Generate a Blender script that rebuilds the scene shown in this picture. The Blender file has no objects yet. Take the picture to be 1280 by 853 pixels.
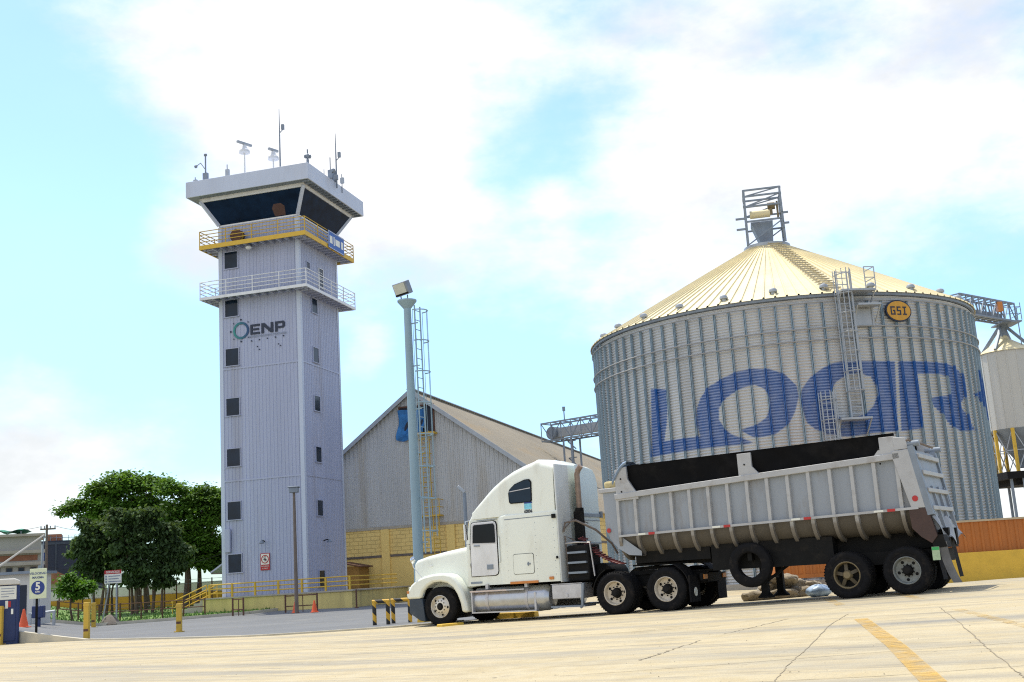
import bpy, bmesh, math, random
import numpy as np
from mathutils import Vector, Matrix
from math import radians, sin, cos, tan, pi, atan2, sqrt, hypot
random.seed(7); RNG = np.random.default_rng(7)
S = bpy.context.scene; COL = S.collection

# ------------------------------------------------------------------ camera
F = 1450.0; CAMPOS = Vector((0, 0, 1.2))
_up = Vector((-0.0627 * 7132, 7132, -F)).normalized()
_fy = (Vector((0, 0, -1)) - _up * Vector((0, 0, -1)).dot(_up)).normalized()
_rx = _fy.cross(_up)
ROT = Matrix((_rx, _fy, _up))
cam = bpy.data.cameras.new('camera'); camo = bpy.data.objects.new('camera', cam); COL.objects.link(camo)
cam.sensor_width = 36; cam.lens = F / 1280 * 36; cam.clip_end = 5000; cam.clip_start = 0.1
camo.matrix_world = Matrix.Translation(CAMPOS) @ ROT.to_4x4()
S.camera = camo
def at(px, py, Y):
    v = ROT @ Vector((px - 640, -(py - 426.5), -F)); return CAMPOS + v * (Y / v.y)

# ------------------------------------------------------------------ light
SUN_EL, SUN_AZ = radians(70), radians(-38)      # azimuth from +Y towards +X
sd = Vector((sin(SUN_AZ) * cos(SUN_EL), cos(SUN_AZ) * cos(SUN_EL), sin(SUN_EL)))
sun = bpy.data.lights.new('sun', 'SUN'); suno = bpy.data.objects.new('sun', sun); COL.objects.link(suno)
sun.energy = 3.8; sun.angle = radians(0.6); sun.color = (1, 0.93, 0.77)
suno.rotation_euler = sd.to_track_quat('Z', 'Y').to_euler()
W = bpy.data.worlds.new('World'); S.world = W; W.use_nodes = True
nt = W.node_tree; nt.nodes.clear()
def N(t, **k):
    n = nt.nodes.new(t)
    for a, b in k.items(): setattr(n, a, b)
    return n
def LK(a, b): nt.links.new(a, b)
out = N('ShaderNodeOutputWorld'); bg = N('ShaderNodeBackground'); bg.inputs[1].default_value = 0.118
sky = N('ShaderNodeTexSky'); sky.sky_type = 'NISHITA'; sky.sun_disc = False
sky.sun_elevation = SUN_EL; sky.sun_rotation = SUN_AZ; sky.dust_density = 0.6; sky.air_density = 1.0; sky.ozone_density = 1.2
tc = N('ShaderNodeTexCoord')
def vmath(op, a, b=None):
    n = N('ShaderNodeVectorMath', operation=op); LK(a, n.inputs[0])
    if b is not None:
        if isinstance(b, (tuple, Vector)): n.inputs[1].default_value = b
        else: LK(b, n.inputs[1])
    return n.outputs[0]
def fmath(op, a, b=None, clamp=False):
    n = N('ShaderNodeMath', operation=op, use_clamp=clamp)
    for i, q in enumerate((a, b)):
        if q is None: continue
        if isinstance(q, (int, float)): n.inputs[i].default_value = q
        else: LK(q, n.inputs[i])
    return n.outputs[0]
dirv = vmath('NORMALIZE', tc.outputs['Generated'])
def noise(vec, scale, detail, rough=0.55):
    n = N('ShaderNodeTexNoise'); LK(vec, n.inputs['Vector'])
    n.inputs['Scale'].default_value = scale; n.inputs['Detail'].default_value = detail; n.inputs['Roughness'].default_value = rough
    return n.outputs['Fac']
strv = vmath('MULTIPLY', dirv, (1, 1, 1.9))
n1 = noise(strv, 3.4, 8); n2 = noise(vmath('ADD', strv, (3.1, 1.7, 0.4)), 11, 9, .62)
# broad cloud banks and openings of blue, as directions in the sky
def lobe(px, py, deg, amp, d=None):
    d = d or (at(px, py, 100) - CAMPOS).normalized()
    n = N('ShaderNodeVectorMath', operation='DOT_PRODUCT'); LK(dirv, n.inputs[0]); n.inputs[1].default_value = d
    a = fmath('DIVIDE', fmath('SUBTRACT', 1.0, n.outputs['Value']), 1 - cos(radians(deg)))
    e = fmath('POWER', 2.718, fmath('MULTIPLY', a, -1.0))
    return fmath('MULTIPLY', e, amp)
LOBES = [(60, 330, 7, -.28), (20, 180, 5, -.28), (130, 190, 3.5, -.14), (655, 215, 3.4, -.20), (700, 175, 2.6, -.12), (760, 260, 2.2, -.1), (600, 140, 1.8, -.08), (590, 480, 6.5, -.42), (660, 400, 4.5, -.20), (500, 440, 3, -.1), (180, 420, 5, -.22),
         (480, 100, 7, .22), (220, 40, 5, .2), (520, 280, 4.5, .22), (900, 110, 9, .24), (860, 300, 6, .12), (230, 310, 2.6, .34), (465, 437, 1.7, .5), (80, 545, 4.5, .34), (150, 640, 5, -.2), (10, 590, 3, .16), (1180, 60, 6, .2), (1210, 260, 5, -.12), (690, 250, 1.2, .1)]
acc = fmath('ADD', fmath('MULTIPLY', fmath('SUBTRACT', n1, 0.53), 1.5), fmath('MULTIPLY', fmath('SUBTRACT', n2, 0.5), 0.5))
for l in LOBES: acc = fmath('ADD', acc, lobe(*l))
# unseen sky behind the camera: cloud added on the left to brighten left-facing walls
acc = fmath('ADD', acc, lobe(0, 0, 38, .35, Vector((-.75, -.62, .25)).normalized()))
mr = N('ShaderNodeMapRange', interpolation_type='SMOOTHSTEP'); LK(fmath('ADD', acc, 0.5), mr.inputs['Value'])
mr.inputs['From Min'].default_value = 0.27; mr.inputs['From Max'].default_value = 0.76
mr.inputs['To Min'].default_value = 0.04; mr.inputs['To Max'].default_value = 0.95
hs = N('ShaderNodeHueSaturation'); hs.inputs['Saturation'].default_value = 1.12; LK(sky.outputs[0], hs.inputs['Color'])
tint = N('ShaderNodeMix', data_type='RGBA', blend_type='MULTIPLY'); tint.inputs[0].default_value = 1
LK(hs.outputs[0], tint.inputs[6]); tint.inputs[7].default_value = (2.08, 2.12, 2.2, 1)
sep = N('ShaderNodeSeparateXYZ'); LK(dirv, sep.inputs[0])
hz = N('ShaderNodeMapRange', interpolation_type='SMOOTHSTEP'); LK(sep.outputs[2], hz.inputs['Value']); hz.inputs['From Min'].default_value = -.02; hz.inputs['From Max'].default_value = .34
hcol = N('ShaderNodeMix', data_type='RGBA'); LK(hz.outputs[0], hcol.inputs[0]); hcol.inputs[6].default_value = (.44, .62, .74, 1); hcol.inputs[7].default_value = (1, 1, 1, 1)
hm = N('ShaderNodeMix', data_type='RGBA', blend_type='MULTIPLY'); hm.inputs[0].default_value = 1; LK(tint.outputs[2], hm.inputs[6]); LK(hcol.outputs[2], hm.inputs[7])
cl = N('ShaderNodeMix', data_type='RGBA'); LK(mr.outputs[0], cl.inputs[0]); LK(hm.outputs[2], cl.inputs[6])
ccol = N('ShaderNodeMix', data_type='RGBA'); cr_ = N('ShaderNodeMapRange', interpolation_type='SMOOTHSTEP'); LK(noise(strv, 5, 7), cr_.inputs['Value']); cr_.inputs['From Min'].default_value = .36; cr_.inputs['From Max'].default_value = .58; LK(cr_.outputs[0], ccol.inputs[0])
ccol.inputs[6].default_value = (6.5, 6.6, 6.6, 1); ccol.inputs[7].default_value = (8.9, 8.8, 8.7, 1)
LK(ccol.outputs[2], cl.inputs[7]); dk = N('ShaderNodeMix', data_type='RGBA'); LK(lobe(0, 0, 44, .45, Vector((.86, -.48, .2)).normalized()), dk.inputs[0]); LK(cl.outputs[2], dk.inputs[6]); dk.inputs[7].default_value = (1.5, 1.65, 1.95, 1)  # dark bank added to the unseen sky behind right, dims right-facing surfaces
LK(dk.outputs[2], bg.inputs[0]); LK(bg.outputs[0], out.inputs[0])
vs = S.view_settings; vs.view_transform = 'Standard'; vs.look = 'None'; vs.gamma = 1; vs.use_curve_mapping = False
vs.exposure = 0.2
S.render.engine = 'CYCLES'; S.cycles.max_bounces = 6; S.cycles.use_denoising = False; S.cycles.filter_width = 1.15

# ------------------------------------------------------------------ helpers
class MB:
    def __init__(s): s.v = []; s.f = []; s.m = []; s.mi = 0
    def add(s, vs_, fs):
        b = len(s.v); s.v += [tuple(p) for p in vs_]; s.f += [tuple(i + b for i in f) for f in fs]; s.m += [s.mi] * len(fs)
    def box(s, c, d, R=None):
        x, y, z = d[0] / 2, d[1] / 2, d[2] / 2
        P = [Vector((a * x, b * y, e * z)) for a in (-1, 1) for b in (-1, 1) for e in (-1, 1)]
        if R is not None: P = [R @ p for p in P]
        c = Vector(c)
        s.add([c + p for p in P], [(0, 1, 3, 2), (4, 6, 7, 5), (0, 4, 5, 1), (2, 3, 7, 6), (0, 2, 6, 4), (1, 5, 7, 3)])
    def bx(s, x0, x1, y0, y1, z0, z1): s.box(((x0 + x1) / 2, (y0 + y1) / 2, (z0 + z1) / 2), (abs(x1 - x0), abs(y1 - y0), abs(z1 - z0)))
    def bar(s, p, q, w, h=None, up=(0, 0, 1)):
        p, q = Vector(p), Vector(q); d = q - p; L = d.length; h = w if h is None else h
        if L < 1e-6: return
        X = d / L; u = Vector(up)
        if abs(X.dot(u)) > .95: u = Vector((0, 1, 0)) if abs(X.y) < .9 else Vector((1, 0, 0))
        Y = u.cross(X).normalized(); Z = X.cross(Y)
        s.box((p + q) / 2, (L, w, h), Matrix((X, Y, Z)).transposed())
    def tube(s, pts, r, n=8, cap=True, closed=False):
        pts = [Vector(p) for p in pts]; m = len(pts); rs = r if isinstance(r, (list, tuple)) else [r] * m
        V = []; pn = None
        for i, p in enumerate(pts):
            a = pts[(i - 1) % m] if (i or closed) else p; b = pts[(i + 1) % m] if (i < m - 1 or closed) else p
            T = (b - a).normalized()
            if pn is None: pn = T.orthogonal().normalized()
            pn = (pn - T * pn.dot(T)); pn = pn.normalized() if pn.length > 1e-6 else T.orthogonal().normalized()
            B = T.cross(pn)
            V += [p + (pn * cos(2 * pi * k / n) + B * sin(2 * pi * k / n)) * rs[i] for k in range(n)]
        Fs = []
        for i in range(m if closed else m - 1):
            j = (i + 1) % m
            Fs += [(i * n + k, i * n + (k + 1) % n, j * n + (k + 1) % n, j * n + k) for k in range(n)]
        if cap and not closed: Fs += [tuple(range(n))[::-1], tuple((m - 1) * n + k for k in range(n))]
        s.add(V, Fs)
    def cyl(s, p, q, r, r2=None, n=16): s.tube([p, q], [r, r if r2 is None else r2], n)
    def prism(s, poly, fn, h0, h1):        # fn(a,b,h) -> point
        n = len(poly)
        s.add([fn(a, b, h0) for a, b in poly] + [fn(a, b, h1) for a, b in poly],
              [tuple(range(n))[::-1], tuple(range(n, 2 * n))] + [(i, (i + 1) % n, n + (i + 1) % n, n + i) for i in range(n)])
    def lathe(s, prof, c, ax='y', n=32, a0=0, a1=2 * pi):   # prof: (r, h)
        c = Vector(c); full = abs(a1 - a0 - 2 * pi) < 1e-6; m = n if full else n + 1; V = []
        for r, h in prof:
            for k in range(m):
                t = a0 + (a1 - a0) * k / n
                o = (r * cos(t), h, r * sin(t)) if ax == 'y' else ((r * cos(t), r * sin(t), h) if ax == 'z' else (h, r * cos(t), r * sin(t)))
                V.append(c + Vector(o))
        Fs = []
        for i in range(len(prof) - 1):
            for k in range(n if full else n):
                j = (k + 1) % m
                Fs.append((i * m + k, i * m + j, (i + 1) * m + j, (i + 1) * m + k))
        s.add(V, Fs)
    def grid(s, fn, nu, nv):
        V = [fn(i / nu, j / nv) for j in range(nv + 1) for i in range(nu + 1)]
        s.add(V, [(j * (nu + 1) + i, j * (nu + 1) + i + 1, (j + 1) * (nu + 1) + i + 1, (j + 1) * (nu + 1) + i) for j in range(nv) for i in range(nu)])
    def quad(s, *p): s.add(p, [tuple(range(len(p)))])
    def ball(s, c, r, n=10, m=6):
        rr = r if isinstance(r, tuple) else (r, r, r)
        s.grid(lambda u, v: (c[0] + rr[0] * cos(2 * pi * u) * sin(pi * v), c[1] + rr[1] * sin(2 * pi * u) * sin(pi * v), c[2] + rr[2] * cos(pi * v)), n, m)

WARP = [False]
def refit(p):
    x, y, z = p; return (.94558 * x + .00447 * x * x, y, -.0393 - .00566 * x + z * (1.03245 + .004745 * x))
def obj(name, mb, mats, parent=None, smooth=35, bevel=0, loc=None, rz=None, recalc=True):
    if WARP[0]: mb.v = [refit(p) for p in mb.v]
    me = bpy.data.meshes.new(name); me.from_pydata(mb.v, [], mb.f)
    if not isinstance(mats, (list, tuple)): mats = [mats]
    for m in mats: me.materials.append(m)
    if len(mats) > 1: me.polygons.foreach_set('material_index', mb.m)
    if recalc:
        b = bmesh.new(); b.from_mesh(me); bmesh.ops.recalc_face_normals(b, faces=b.faces); b.to_mesh(me); b.free()
    if smooth:
        me.polygons.foreach_set('use_smooth', [True] * len(me.polygons)); me.set_sharp_from_angle(angle=radians(smooth))
    me.update()
    o = bpy.data.objects.new(name, me); COL.objects.link(o)
    if parent is not None: o.parent = parent
    if loc is not None: o.location = loc
    if rz is not None: o.rotation_euler = (0, 0, rz)
    if bevel:
        d = o.modifiers.new('bevel', 'BEVEL'); d.width = bevel; d.segments = 2; d.limit_method = 'ANGLE'; d.angle_limit = radians(40)
    return o
def tag(o, label, cat, group=None):
    o['label'] = label; o['category'] = cat
    if group: o['group'] = group
    return o
def thing(name, label, cat, loc=(0, 0, 0), rz=0, group=None):
    o = bpy.data.objects.new(name, None); COL.objects.link(o); o.location = loc; o.rotation_euler = (0, 0, rz)
    o.empty_display_size = .3
    return tag(o, label, cat, group)
def struct(o, kind='structure'): o['kind'] = kind; return o
def copy_tree(o, parent=None):
    c = o.copy(); COL.objects.link(c)
    if parent is not None: c.parent = parent
    for ch in list(o.children): copy_tree(ch, c)
    return c
def text_mb(txt, size, fn, h=0.004, bold=0.0, align='CENTER', sx=1.0):
    c = bpy.data.curves.new('t', 'FONT'); c.body = txt; c.size = size; c.align_x = align; c.align_y = 'CENTER'; c.offset = bold; c.resolution_u = 3
    o = bpy.data.objects.new('t', c); COL.objects.link(o)
    dg = bpy.context.evaluated_depsgraph_get(); me = bpy.data.meshes.new_from_object(o.evaluated_get(dg))
    mb = MB(); mb.add([fn(v.co.x * sx, v.co.y, h) for v in me.vertices], [tuple(p.vertices) for p in me.polygons])
    bpy.data.objects.remove(o); bpy.data.curves.remove(c); bpy.data.meshes.remove(me)
    return mb
def join(mb, other): mb.add(other.v, other.f)

# ------------------------------------------------------------------ materials
def mat(name, col, rough=.6, metal=0, var=.12, scale=3.0, dirt=None, dirt_amt=.0, dirt_scale=1.2, streak=(1, 1, 1), bump=0, bump_scale=40, spec=.5, coat=0):
    m = bpy.data.materials.new(name); m.use_nodes = True; t = m.node_tree; b = t.nodes['Principled BSDF']
    b.inputs['Roughness'].default_value = rough; b.inputs['Metallic'].default_value = metal
    b.inputs['Specular IOR Level'].default_value = spec; b.inputs['Coat Weight'].default_value = coat
    tcn = t.nodes.new('ShaderNodeTexCoord'); mp = t.nodes.new('ShaderNodeMapping'); mp.inputs['Scale'].default_value = streak
    t.links.new(tcn.outputs['Object'], mp.inputs[0])
    nz = t.nodes.new('ShaderNodeTexNoise'); nz.inputs['Scale'].default_value = scale; nz.inputs['Detail'].default_value = 6; nz.inputs['Roughness'].default_value = .6
    t.links.new(mp.outputs[0], nz.inputs[0])
    mx = t.nodes.new('ShaderNodeMix'); mx.data_type = 'RGBA'
    r = t.nodes.new('ShaderNodeMapRange'); r.inputs['From Min'].default_value = .3; r.inputs['From Max'].default_value = .7
    t.links.new(nz.outputs['Fac'], r.inputs['Value']); t.links.new(r.outputs[0], mx.inputs[0])
    c = Vector(col); mx.inputs[6].default_value = (*[max(0, q * (1 - var)) for q in c], 1); mx.inputs[7].default_value = (*[min(1, q * (1 + var)) for q in c], 1)
    res = mx.outputs[2]
    if dirt is not None:
        n2_ = t.nodes.new('ShaderNodeTexNoise'); n2_.inputs['Scale'].default_value = dirt_scale; n2_.inputs['Detail'].default_value = 9; n2_.inputs['Roughness'].default_value = .68
        t.links.new(mp.outputs[0], n2_.inputs[0])
        r2 = t.nodes.new('ShaderNodeMapRange'); r2.inputs['From Min'].default_value = .52; r2.inputs['From Max'].default_value = .78; r2.inputs['To Max'].default_value = dirt_amt
        t.links.new(n2_.outputs['Fac'], r2.inputs['Value'])
        m2 = t.nodes.new('ShaderNodeMix'); m2.data_type = 'RGBA'; t.links.new(r2.outputs[0], m2.inputs[0]); t.links.new(res, m2.inputs[6]); m2.inputs[7].default_value = (*dirt, 1)
        res = m2.outputs[2]
    t.links.new(res, b.inputs['Base Color'])
    rr = t.nodes.new('ShaderNodeMapRange'); rr.inputs['To Min'].default_value = max(.02, rough - .08); rr.inputs['To Max'].default_value = min(1, rough + .1)
    t.links.new(nz.outputs['Fac'], rr.inputs['Value']); t.links.new(rr.outputs[0], b.inputs['Roughness'])
    if bump:
        n3 = t.nodes.new('ShaderNodeTexNoise'); n3.inputs['Scale'].default_value = bump_scale; n3.inputs['Detail'].default_value = 4
        t.links.new(tcn.outputs['Object'], n3.inputs[0]); bp = t.nodes.new('ShaderNodeBump'); bp.inputs['Strength'].default_value = bump; bp.inputs['Distance'].default_value = .02
        t.links.new(n3.outputs['Fac'], bp.inputs['Height']); t.links.new(bp.outputs[0], b.inputs['Normal'])
    return m
def noisemask(t, vec, scale, lo, hi, detail=6, rough=.6):
    n = t.nodes.new('ShaderNodeTexNoise'); n.inputs['Scale'].default_value = scale; n.inputs['Detail'].default_value = detail; n.inputs['Roughness'].default_value = rough
    t.links.new(vec, n.inputs[0]); r = t.nodes.new('ShaderNodeMapRange'); r.inputs['From Min'].default_value = lo; r.inputs['From Max'].default_value = hi
    t.links.new(n.outputs['Fac'], r.inputs['Value']); return r.outputs[0]
def mixn(t, fac, a, b):
    m = t.nodes.new('ShaderNodeMix'); m.data_type = 'RGBA'
    for i, q in ((0, fac), (6, a), (7, b)):
        if isinstance(q, (tuple, list)): m.inputs[i].default_value = (*q, 1)
        elif isinstance(q, (int, float)): m.inputs[i].default_value = q
        else: t.links.new(q, m.inputs[i])
    return m.outputs[2]

M = {}
RUST = (.16, .07, .03)
M['tower'] = mat('tower_cladding', (.385, .42, .555), .5, 0, .09, .7, (.30, .29, .32), .75, .6, (1, 1, .09))
M['white'] = mat('white_paint', (.72, .73, .74), .45, 0, .06, 2, (.3, .27, .22), .4, 1.5, (1, 1, .3))
M['cab'] = mat('cab_paint', (.77, .795, .71), .32, 0, .03, 1.2, (.42, .36, .25), .42, 2.2, (1, 1, .28), coat=.25)
M['dglass'] = mat('dark_glass', (.005, .018, .045), .10, 0, .4, 1.2, spec=.06)
M['cabglass'] = mat('black_cab_glass', (.003, .004, .006), .08, 0, .4, 2, spec=.25)
M['wglass'] = mat('window_glass', (.006, .017, .036), .14, 0, .5, 1.1, spec=.3)
M['black'] = mat('black_rubber', (.009, .009, .010), .85, 0, .3, 8, (.075, .06, .045), .4, 6, spec=.15)
M['tarp'] = mat('black_tarp', (.0045, .0045, .005), .8, 0, .4, 3, (.03, .027, .024), .35, 1.5, (1, 1, 1), bump=.4, bump_scale=3, spec=.12)
M['chassis'] = mat('chassis_black', (.008, .008, .008), .75, 0, .4, 5, (.05, .04, .028), .35, 3, spec=.2)
M['alu'] = mat('dull_aluminium', (.50, .50, .52), .42, .55, .12, 5, (.22, .18, .14), .45, 3)
M['tank'] = mat('tank_aluminium', (.46, .48, .51), .3, .75, .1, 4, (.25, .2, .15), .3, 3)
M['chrome'] = mat('chrome', (.75, .75, .75), .15, 1, .05)
M['rimw'] = mat('cream_rim', (.62, .55, .44), .5, .1, .12, 8, (.16, .10, .06), .55, 7)
M['rims'] = mat('silver_rim', (.62, .58, .50), .38, .5, .1, 8, (.2, .15, .1), .35, 7)
M['rimg'] = mat('grey_rim', (.22, .235, .22), .6, .1, .2, 8, (.12, .08, .05), .6, 6)
M['rimgold'] = mat('yellowed_rim', (.20, .155, .08), .55, .2, .2, 8, (.12, .07, .04), .5, 7)
M['trailer'] = mat('trailer_paint', (.275, .305, .345), .5, .15, .10, 1.6, (.20, .17, .14), .85, 2.6, (1, 1, .22), bump=.25, bump_scale=2.2)
M['tribs'] = mat('trailer_rib_paint', (.41, .415, .42), .5, .1, .08, 3, (.22, .18, .14), .7, 2.5)
M['belly'] = mat('dirty_shaded_belly', (.095, .084, .068), .75, .1, .18, 2, (.10, .08, .05), .95, 1.6, (1, 1, 1))  # grimy, with the base lowered to paint in the underside shade
M['rustbrown'] = mat('brown_primer', (.062, .036, .03), .75, 0, .2, 4, (.05, .035, .03), .6, 3)
M['red'] = mat('red_reflector', (.42, .02, .02), .3, 0, .1)
M['amber'] = mat('amber_lamp', (.55, .20, .04), .35, 0, .15, 6)
M['yellow'] = mat('yellow_paint', (.66, .42, .045), .6, 0, .14, 3, (.25, .16, .06), .5, 3)
M['yellowd'] = mat('worn_yellow_paint', (.58, .38, .05), .7, 0, .2, 4, (.20, .14, .08), .75, 4)
M['yblack'] = mat('stripe_black', (.02, .02, .02), .6, 0, .2)
M['orange'] = mat('orange_paint', (.42, .135, .022), .6, 0, .12, 1.5, (.24, .09, .03), .55, 1.2, (1, 1, .3))
M['conecol'] = mat('cone_orange', (.75, .11, .03), .55, 0, .1, 5)
M['galv'] = mat('galvanised_steel', (.38, .41, .44), .45, .35, .1, 2, (.30, .29, .28), .5, .8, (1, 1, .2))
M['galvd'] = mat('grey_steel', (.22, .26, .31), .55, .3, .15, 3, (.14, .10, .08), .4, 2)
M['pole'] = mat('pale_blue_pole', (.26, .37, .43), .5, .1, .07, 1.5, (.24, .24, .22), .5, 1.2, (1, 1, .2))
M['conc'] = mat('plinth_concrete', (.42, .38, .31), .85, 0, .12, 2, (.2, .17, .13), .5, 1.2, bump=.3)
M['leafa'] = mat('leaf_green', (.10, .20, .032), .6, 0, .5, .55, spec=.2)
M['leafb'] = mat('leaf_dark', (.062, .105, .040), .65, 0, .55, .8, spec=.2)
M['leafc'] = mat('leaf_bright', (.07, .17, .015), .55, 0, .4, 1.2, spec=.3)
def leafy(m, k):
    t = m.node_tree; b = t.nodes['Principled BSDF']; tr_ = t.nodes.new('ShaderNodeBsdfTranslucent'); mx = t.nodes.new('ShaderNodeMixShader'); mx.inputs[0].default_value = k
    s_ = b.inputs['Base Color'].links[0].from_socket; v = t.nodes.new('ShaderNodeMix'); v.data_type = 'RGBA'; v.blend_type = 'MULTIPLY'; v.inputs[0].default_value = 1; t.links.new(s_, v.inputs[6]); v.inputs[7].default_value = (1.5, 1.35, .7, 1)
    t.links.new(v.outputs[2], tr_.inputs[0]); t.links.new(b.outputs[0], mx.inputs[1]); t.links.new(tr_.outputs[0], mx.inputs[2]); t.links.new(mx.outputs[0], t.nodes['Material Output'].inputs[0])
for k_ in ('leafa', 'leafb', 'leafc'): leafy(M[k_], .35)
M['bark'] = mat('bark', (.12, .085, .06), .9, 0, .3, 6, bump=.5)
M['grass'] = mat('grass_blades', (.10, .20, .035), .7, 0, .4, .8)
M['navy'] = mat('navy_plastic', (.012, .03, .12), .45, 0, .15, 2, (.06, .07, .1), .3, 2)
M['blue'] = mat('blue_paint', (.02, .10, .38), .5, 0, .15, 3, (.1, .13, .2), .3, 2)
M['bluecloth'] = mat('blue_cloth', (.03, .17, .42), .7, 0, .35, 3)
M['signc'] = mat('sign_cream', (.62, .68, .48), .5, 0, .06, 3)
M['signw'] = mat('sign_white', (.74, .74, .66), .5, 0, .05, 3)
M['signr'] = mat('sign_red', (.42, .02, .025), .5, 0, .1)
M['signn'] = mat('sign_navy', (.012, .04, .22), .5, 0, .1)
M['ink'] = mat('dark_ink', (.012, .022, .05), .5, 0, .1)
M['greyink'] = mat('grey_ink', (.22, .25, .33), .5, 0, .1)
M['terracotta'] = mat('terracotta', (.30, .13, .075), .8, 0, .2, 2)
M['wallw'] = mat('stucco_white', (.62, .60, .55), .8, 0, .08, .6, (.3, .27, .22), .45, .5, (1, 1, .3))
M['walldark'] = mat('dark_cladding_and_openings', (.012, .020, .040), .6, 0, .25, .5)
M['brown'] = mat('rusty_brown', (.12, .055, .035), .75, 0, .25, 3)
M['wood'] = mat('weathered_pole', (.16, .13, .11), .85, 0, .2, 3)
M['sack'] = mat('jute_sack', (.30, .25, .18), .95, 0, .25, 4, (.16, .12, .08), .5, 4, bump=.5)
M['soil'] = mat('grey_soil', (.20, .17, .14), .95, 0, .25, 3, bump=.6, bump_scale=12)
M['lampglass'] = mat('lamp_glass', (.50, .52, .46), .15, 0, .1, 4)
M['hose'] = mat('red_hose', (.16, .035, .035), .5, 0, .3, 20)
M['pinkalu'] = mat('worn_step_plate', (.60, .50, .44), .5, .2, .12, 6)
M['bluegrey'] = mat('bumper_blue_grey', (.030, .045, .065), .55, 0, .15, 3, (.12, .11, .1), .4, 3)
M['teal'] = None
# ------------------------------------------------------------------ ground
TA = Vector((-2.3971, 32.0)); TU = Vector((0.86631, -0.49951)); TV = Vector((0.49951, 0.86631)); TRZ = atan2(TU.y, TU.x)
def sst(a, b, x):
    t = min(1, max(0, (x - a) / (b - a))); return t * t * (3 - 2 * t)
def gz(X, Y):
    p = 0.02 + 0.0265 * (min(X, 13) + 2.4) + 0.002 * (min(Y, 40) - 32)
    p = 0.5 * (p + sqrt(p * p + 0.0025)) if p > -2 else 0.0
    return p * (1 - sst(27, 44, Y))
def ramp(X, Y):
    d = (X + 14.6) * -.944 + (Y - 39.4) * -.33
    d = 0.5 * (d + sqrt(d * d + .05))
    r = min(.168 * d, .9)
    return max(0, r - .015) + .45 * sst(62, 84, Y) * sst(-6, -14, X)
def gat(px, py, fn=gz):
    d = at(px, py, 1) - CAMPOS; Y = 6.0; s_ = .05
    while Y < 140:
        P = CAMPOS + d * Y
        if P.z <= fn(P.x, P.y): return P
        Y += s_
    return CAMPOS + d * Y

def concrete():
    m = bpy.data.materials.new('yard_concrete'); m.use_nodes = True; t = m.node_tree; b = t.nodes['Principled BSDF']
    tcn = t.nodes.new('ShaderNodeTexCoord'); g = tcn.outputs['Object']
    mp = t.nodes.new('ShaderNodeMapping'); mp.inputs['Rotation'].default_value = (0, 0, -TRZ); mp.inputs['Scale'].default_value = (.09, 1.1, 1)
    mp.vector_type = 'TEXTURE'; mp.inputs['Scale'].default_value = (9, .9, 1); mp.inputs['Rotation'].default_value = (0, 0, TRZ)
    t.links.new(g, mp.inputs[0]); st = mp.outputs[0]
    c = mixn(t, noisemask(t, g, .35, .3, .7), (.41, .335, .195), (.54, .445, .27))
    c = mixn(t, noisemask(t, g, 2.2, .35, .75), c, (.53, .46, .31))
    f1 = noisemask(t, st, .8, .46, .72, 7, .65)
    k = t.nodes.new('ShaderNodeMath'); k.operation = 'MULTIPLY'; k.inputs[1].default_value = .9; t.links.new(f1, k.inputs[0])
    c = mixn(t, k.outputs[0], c, (.24, .235, .215))
    f2 = noisemask(t, st, 2.9, .56, .72, 5, .7)
    k2 = t.nodes.new('ShaderNodeMath'); k2.operation = 'MULTIPLY'; k2.inputs[1].default_value = .8; t.links.new(f2, k2.inputs[0])
    c = mixn(t, k2.outputs[0], c, (.18, .165, .14))
    f3 = noisemask(t, g, 1.1, .62, .74, 9, .75)
    k3 = t.nodes.new('ShaderNodeMath'); k3.operation = 'MULTIPLY'; k3.inputs[1].default_value = .85; t.links.new(f3, k3.inputs[0])
    c = mixn(t, k3.outputs[0], c, (.22, .17, .11))
    f4 = noisemask(t, g, 46, .45, .75, 4, .75); k4 = t.nodes.new('ShaderNodeMath'); k4.operation = 'MULTIPLY'; k4.inputs[1].default_value = .6; t.links.new(f4, k4.inputs[0])
    c = mixn(t, k4.outputs[0], c, (.25, .22, .17))
    f5 = noisemask(t, g, 5.5, .68, .76, 4, .6); k5 = t.nodes.new('ShaderNodeMath'); k5.operation = 'MULTIPLY'; k5.inputs[1].default_value = .7; t.links.new(f5, k5.inputs[0])
    c = mixn(t, k5.outputs[0], c, (.10, .085, .065))
    t.links.new(c, b.inputs['Base Color']); b.inputs['Roughness'].default_value = .85; b.inputs['Specular IOR Level'].default_value = .25
    n = t.nodes.new('ShaderNodeTexNoise'); n.inputs['Scale'].default_value = 30; n.inputs['Detail'].default_value = 5; t.links.new(g, n.inputs[0])
    bp = t.nodes.new('ShaderNodeBump'); bp.inputs['Strength'].default_value = .35; bp.inputs['Distance'].default_value = .01; t.links.new(n.outputs['Fac'], bp.inputs['Height']); t.links.new(bp.outputs[0], b.inputs['Normal'])
    return m
M['yard'] = concrete()
M['asphalt'] = mat('asphalt', (.17, .175, .18), .9, 0, .12, .25, (.30, .28, .24), .5, .4, (1, 1, 1), bump=.3, bump_scale=25, spec=.25)
M['dirt'] = mat('dry_ground', (.36, .31, .23), .95, 0, .15, .2, (.22, .19, .14), .5, .1)
M['turf'] = mat('turf', (.12, .21, .04), .95, 0, .3, .5, (.20, .17, .08), .55, .35)
M['kerb'] = mat('kerb_concrete', (.52, .48, .38), .85, 0, .12, 1.2, (.25, .21, .15), .5, 1)
M['crack'] = mat('joint_filler', (.25, .21, .145), .95, 0, .3, 3)

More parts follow.
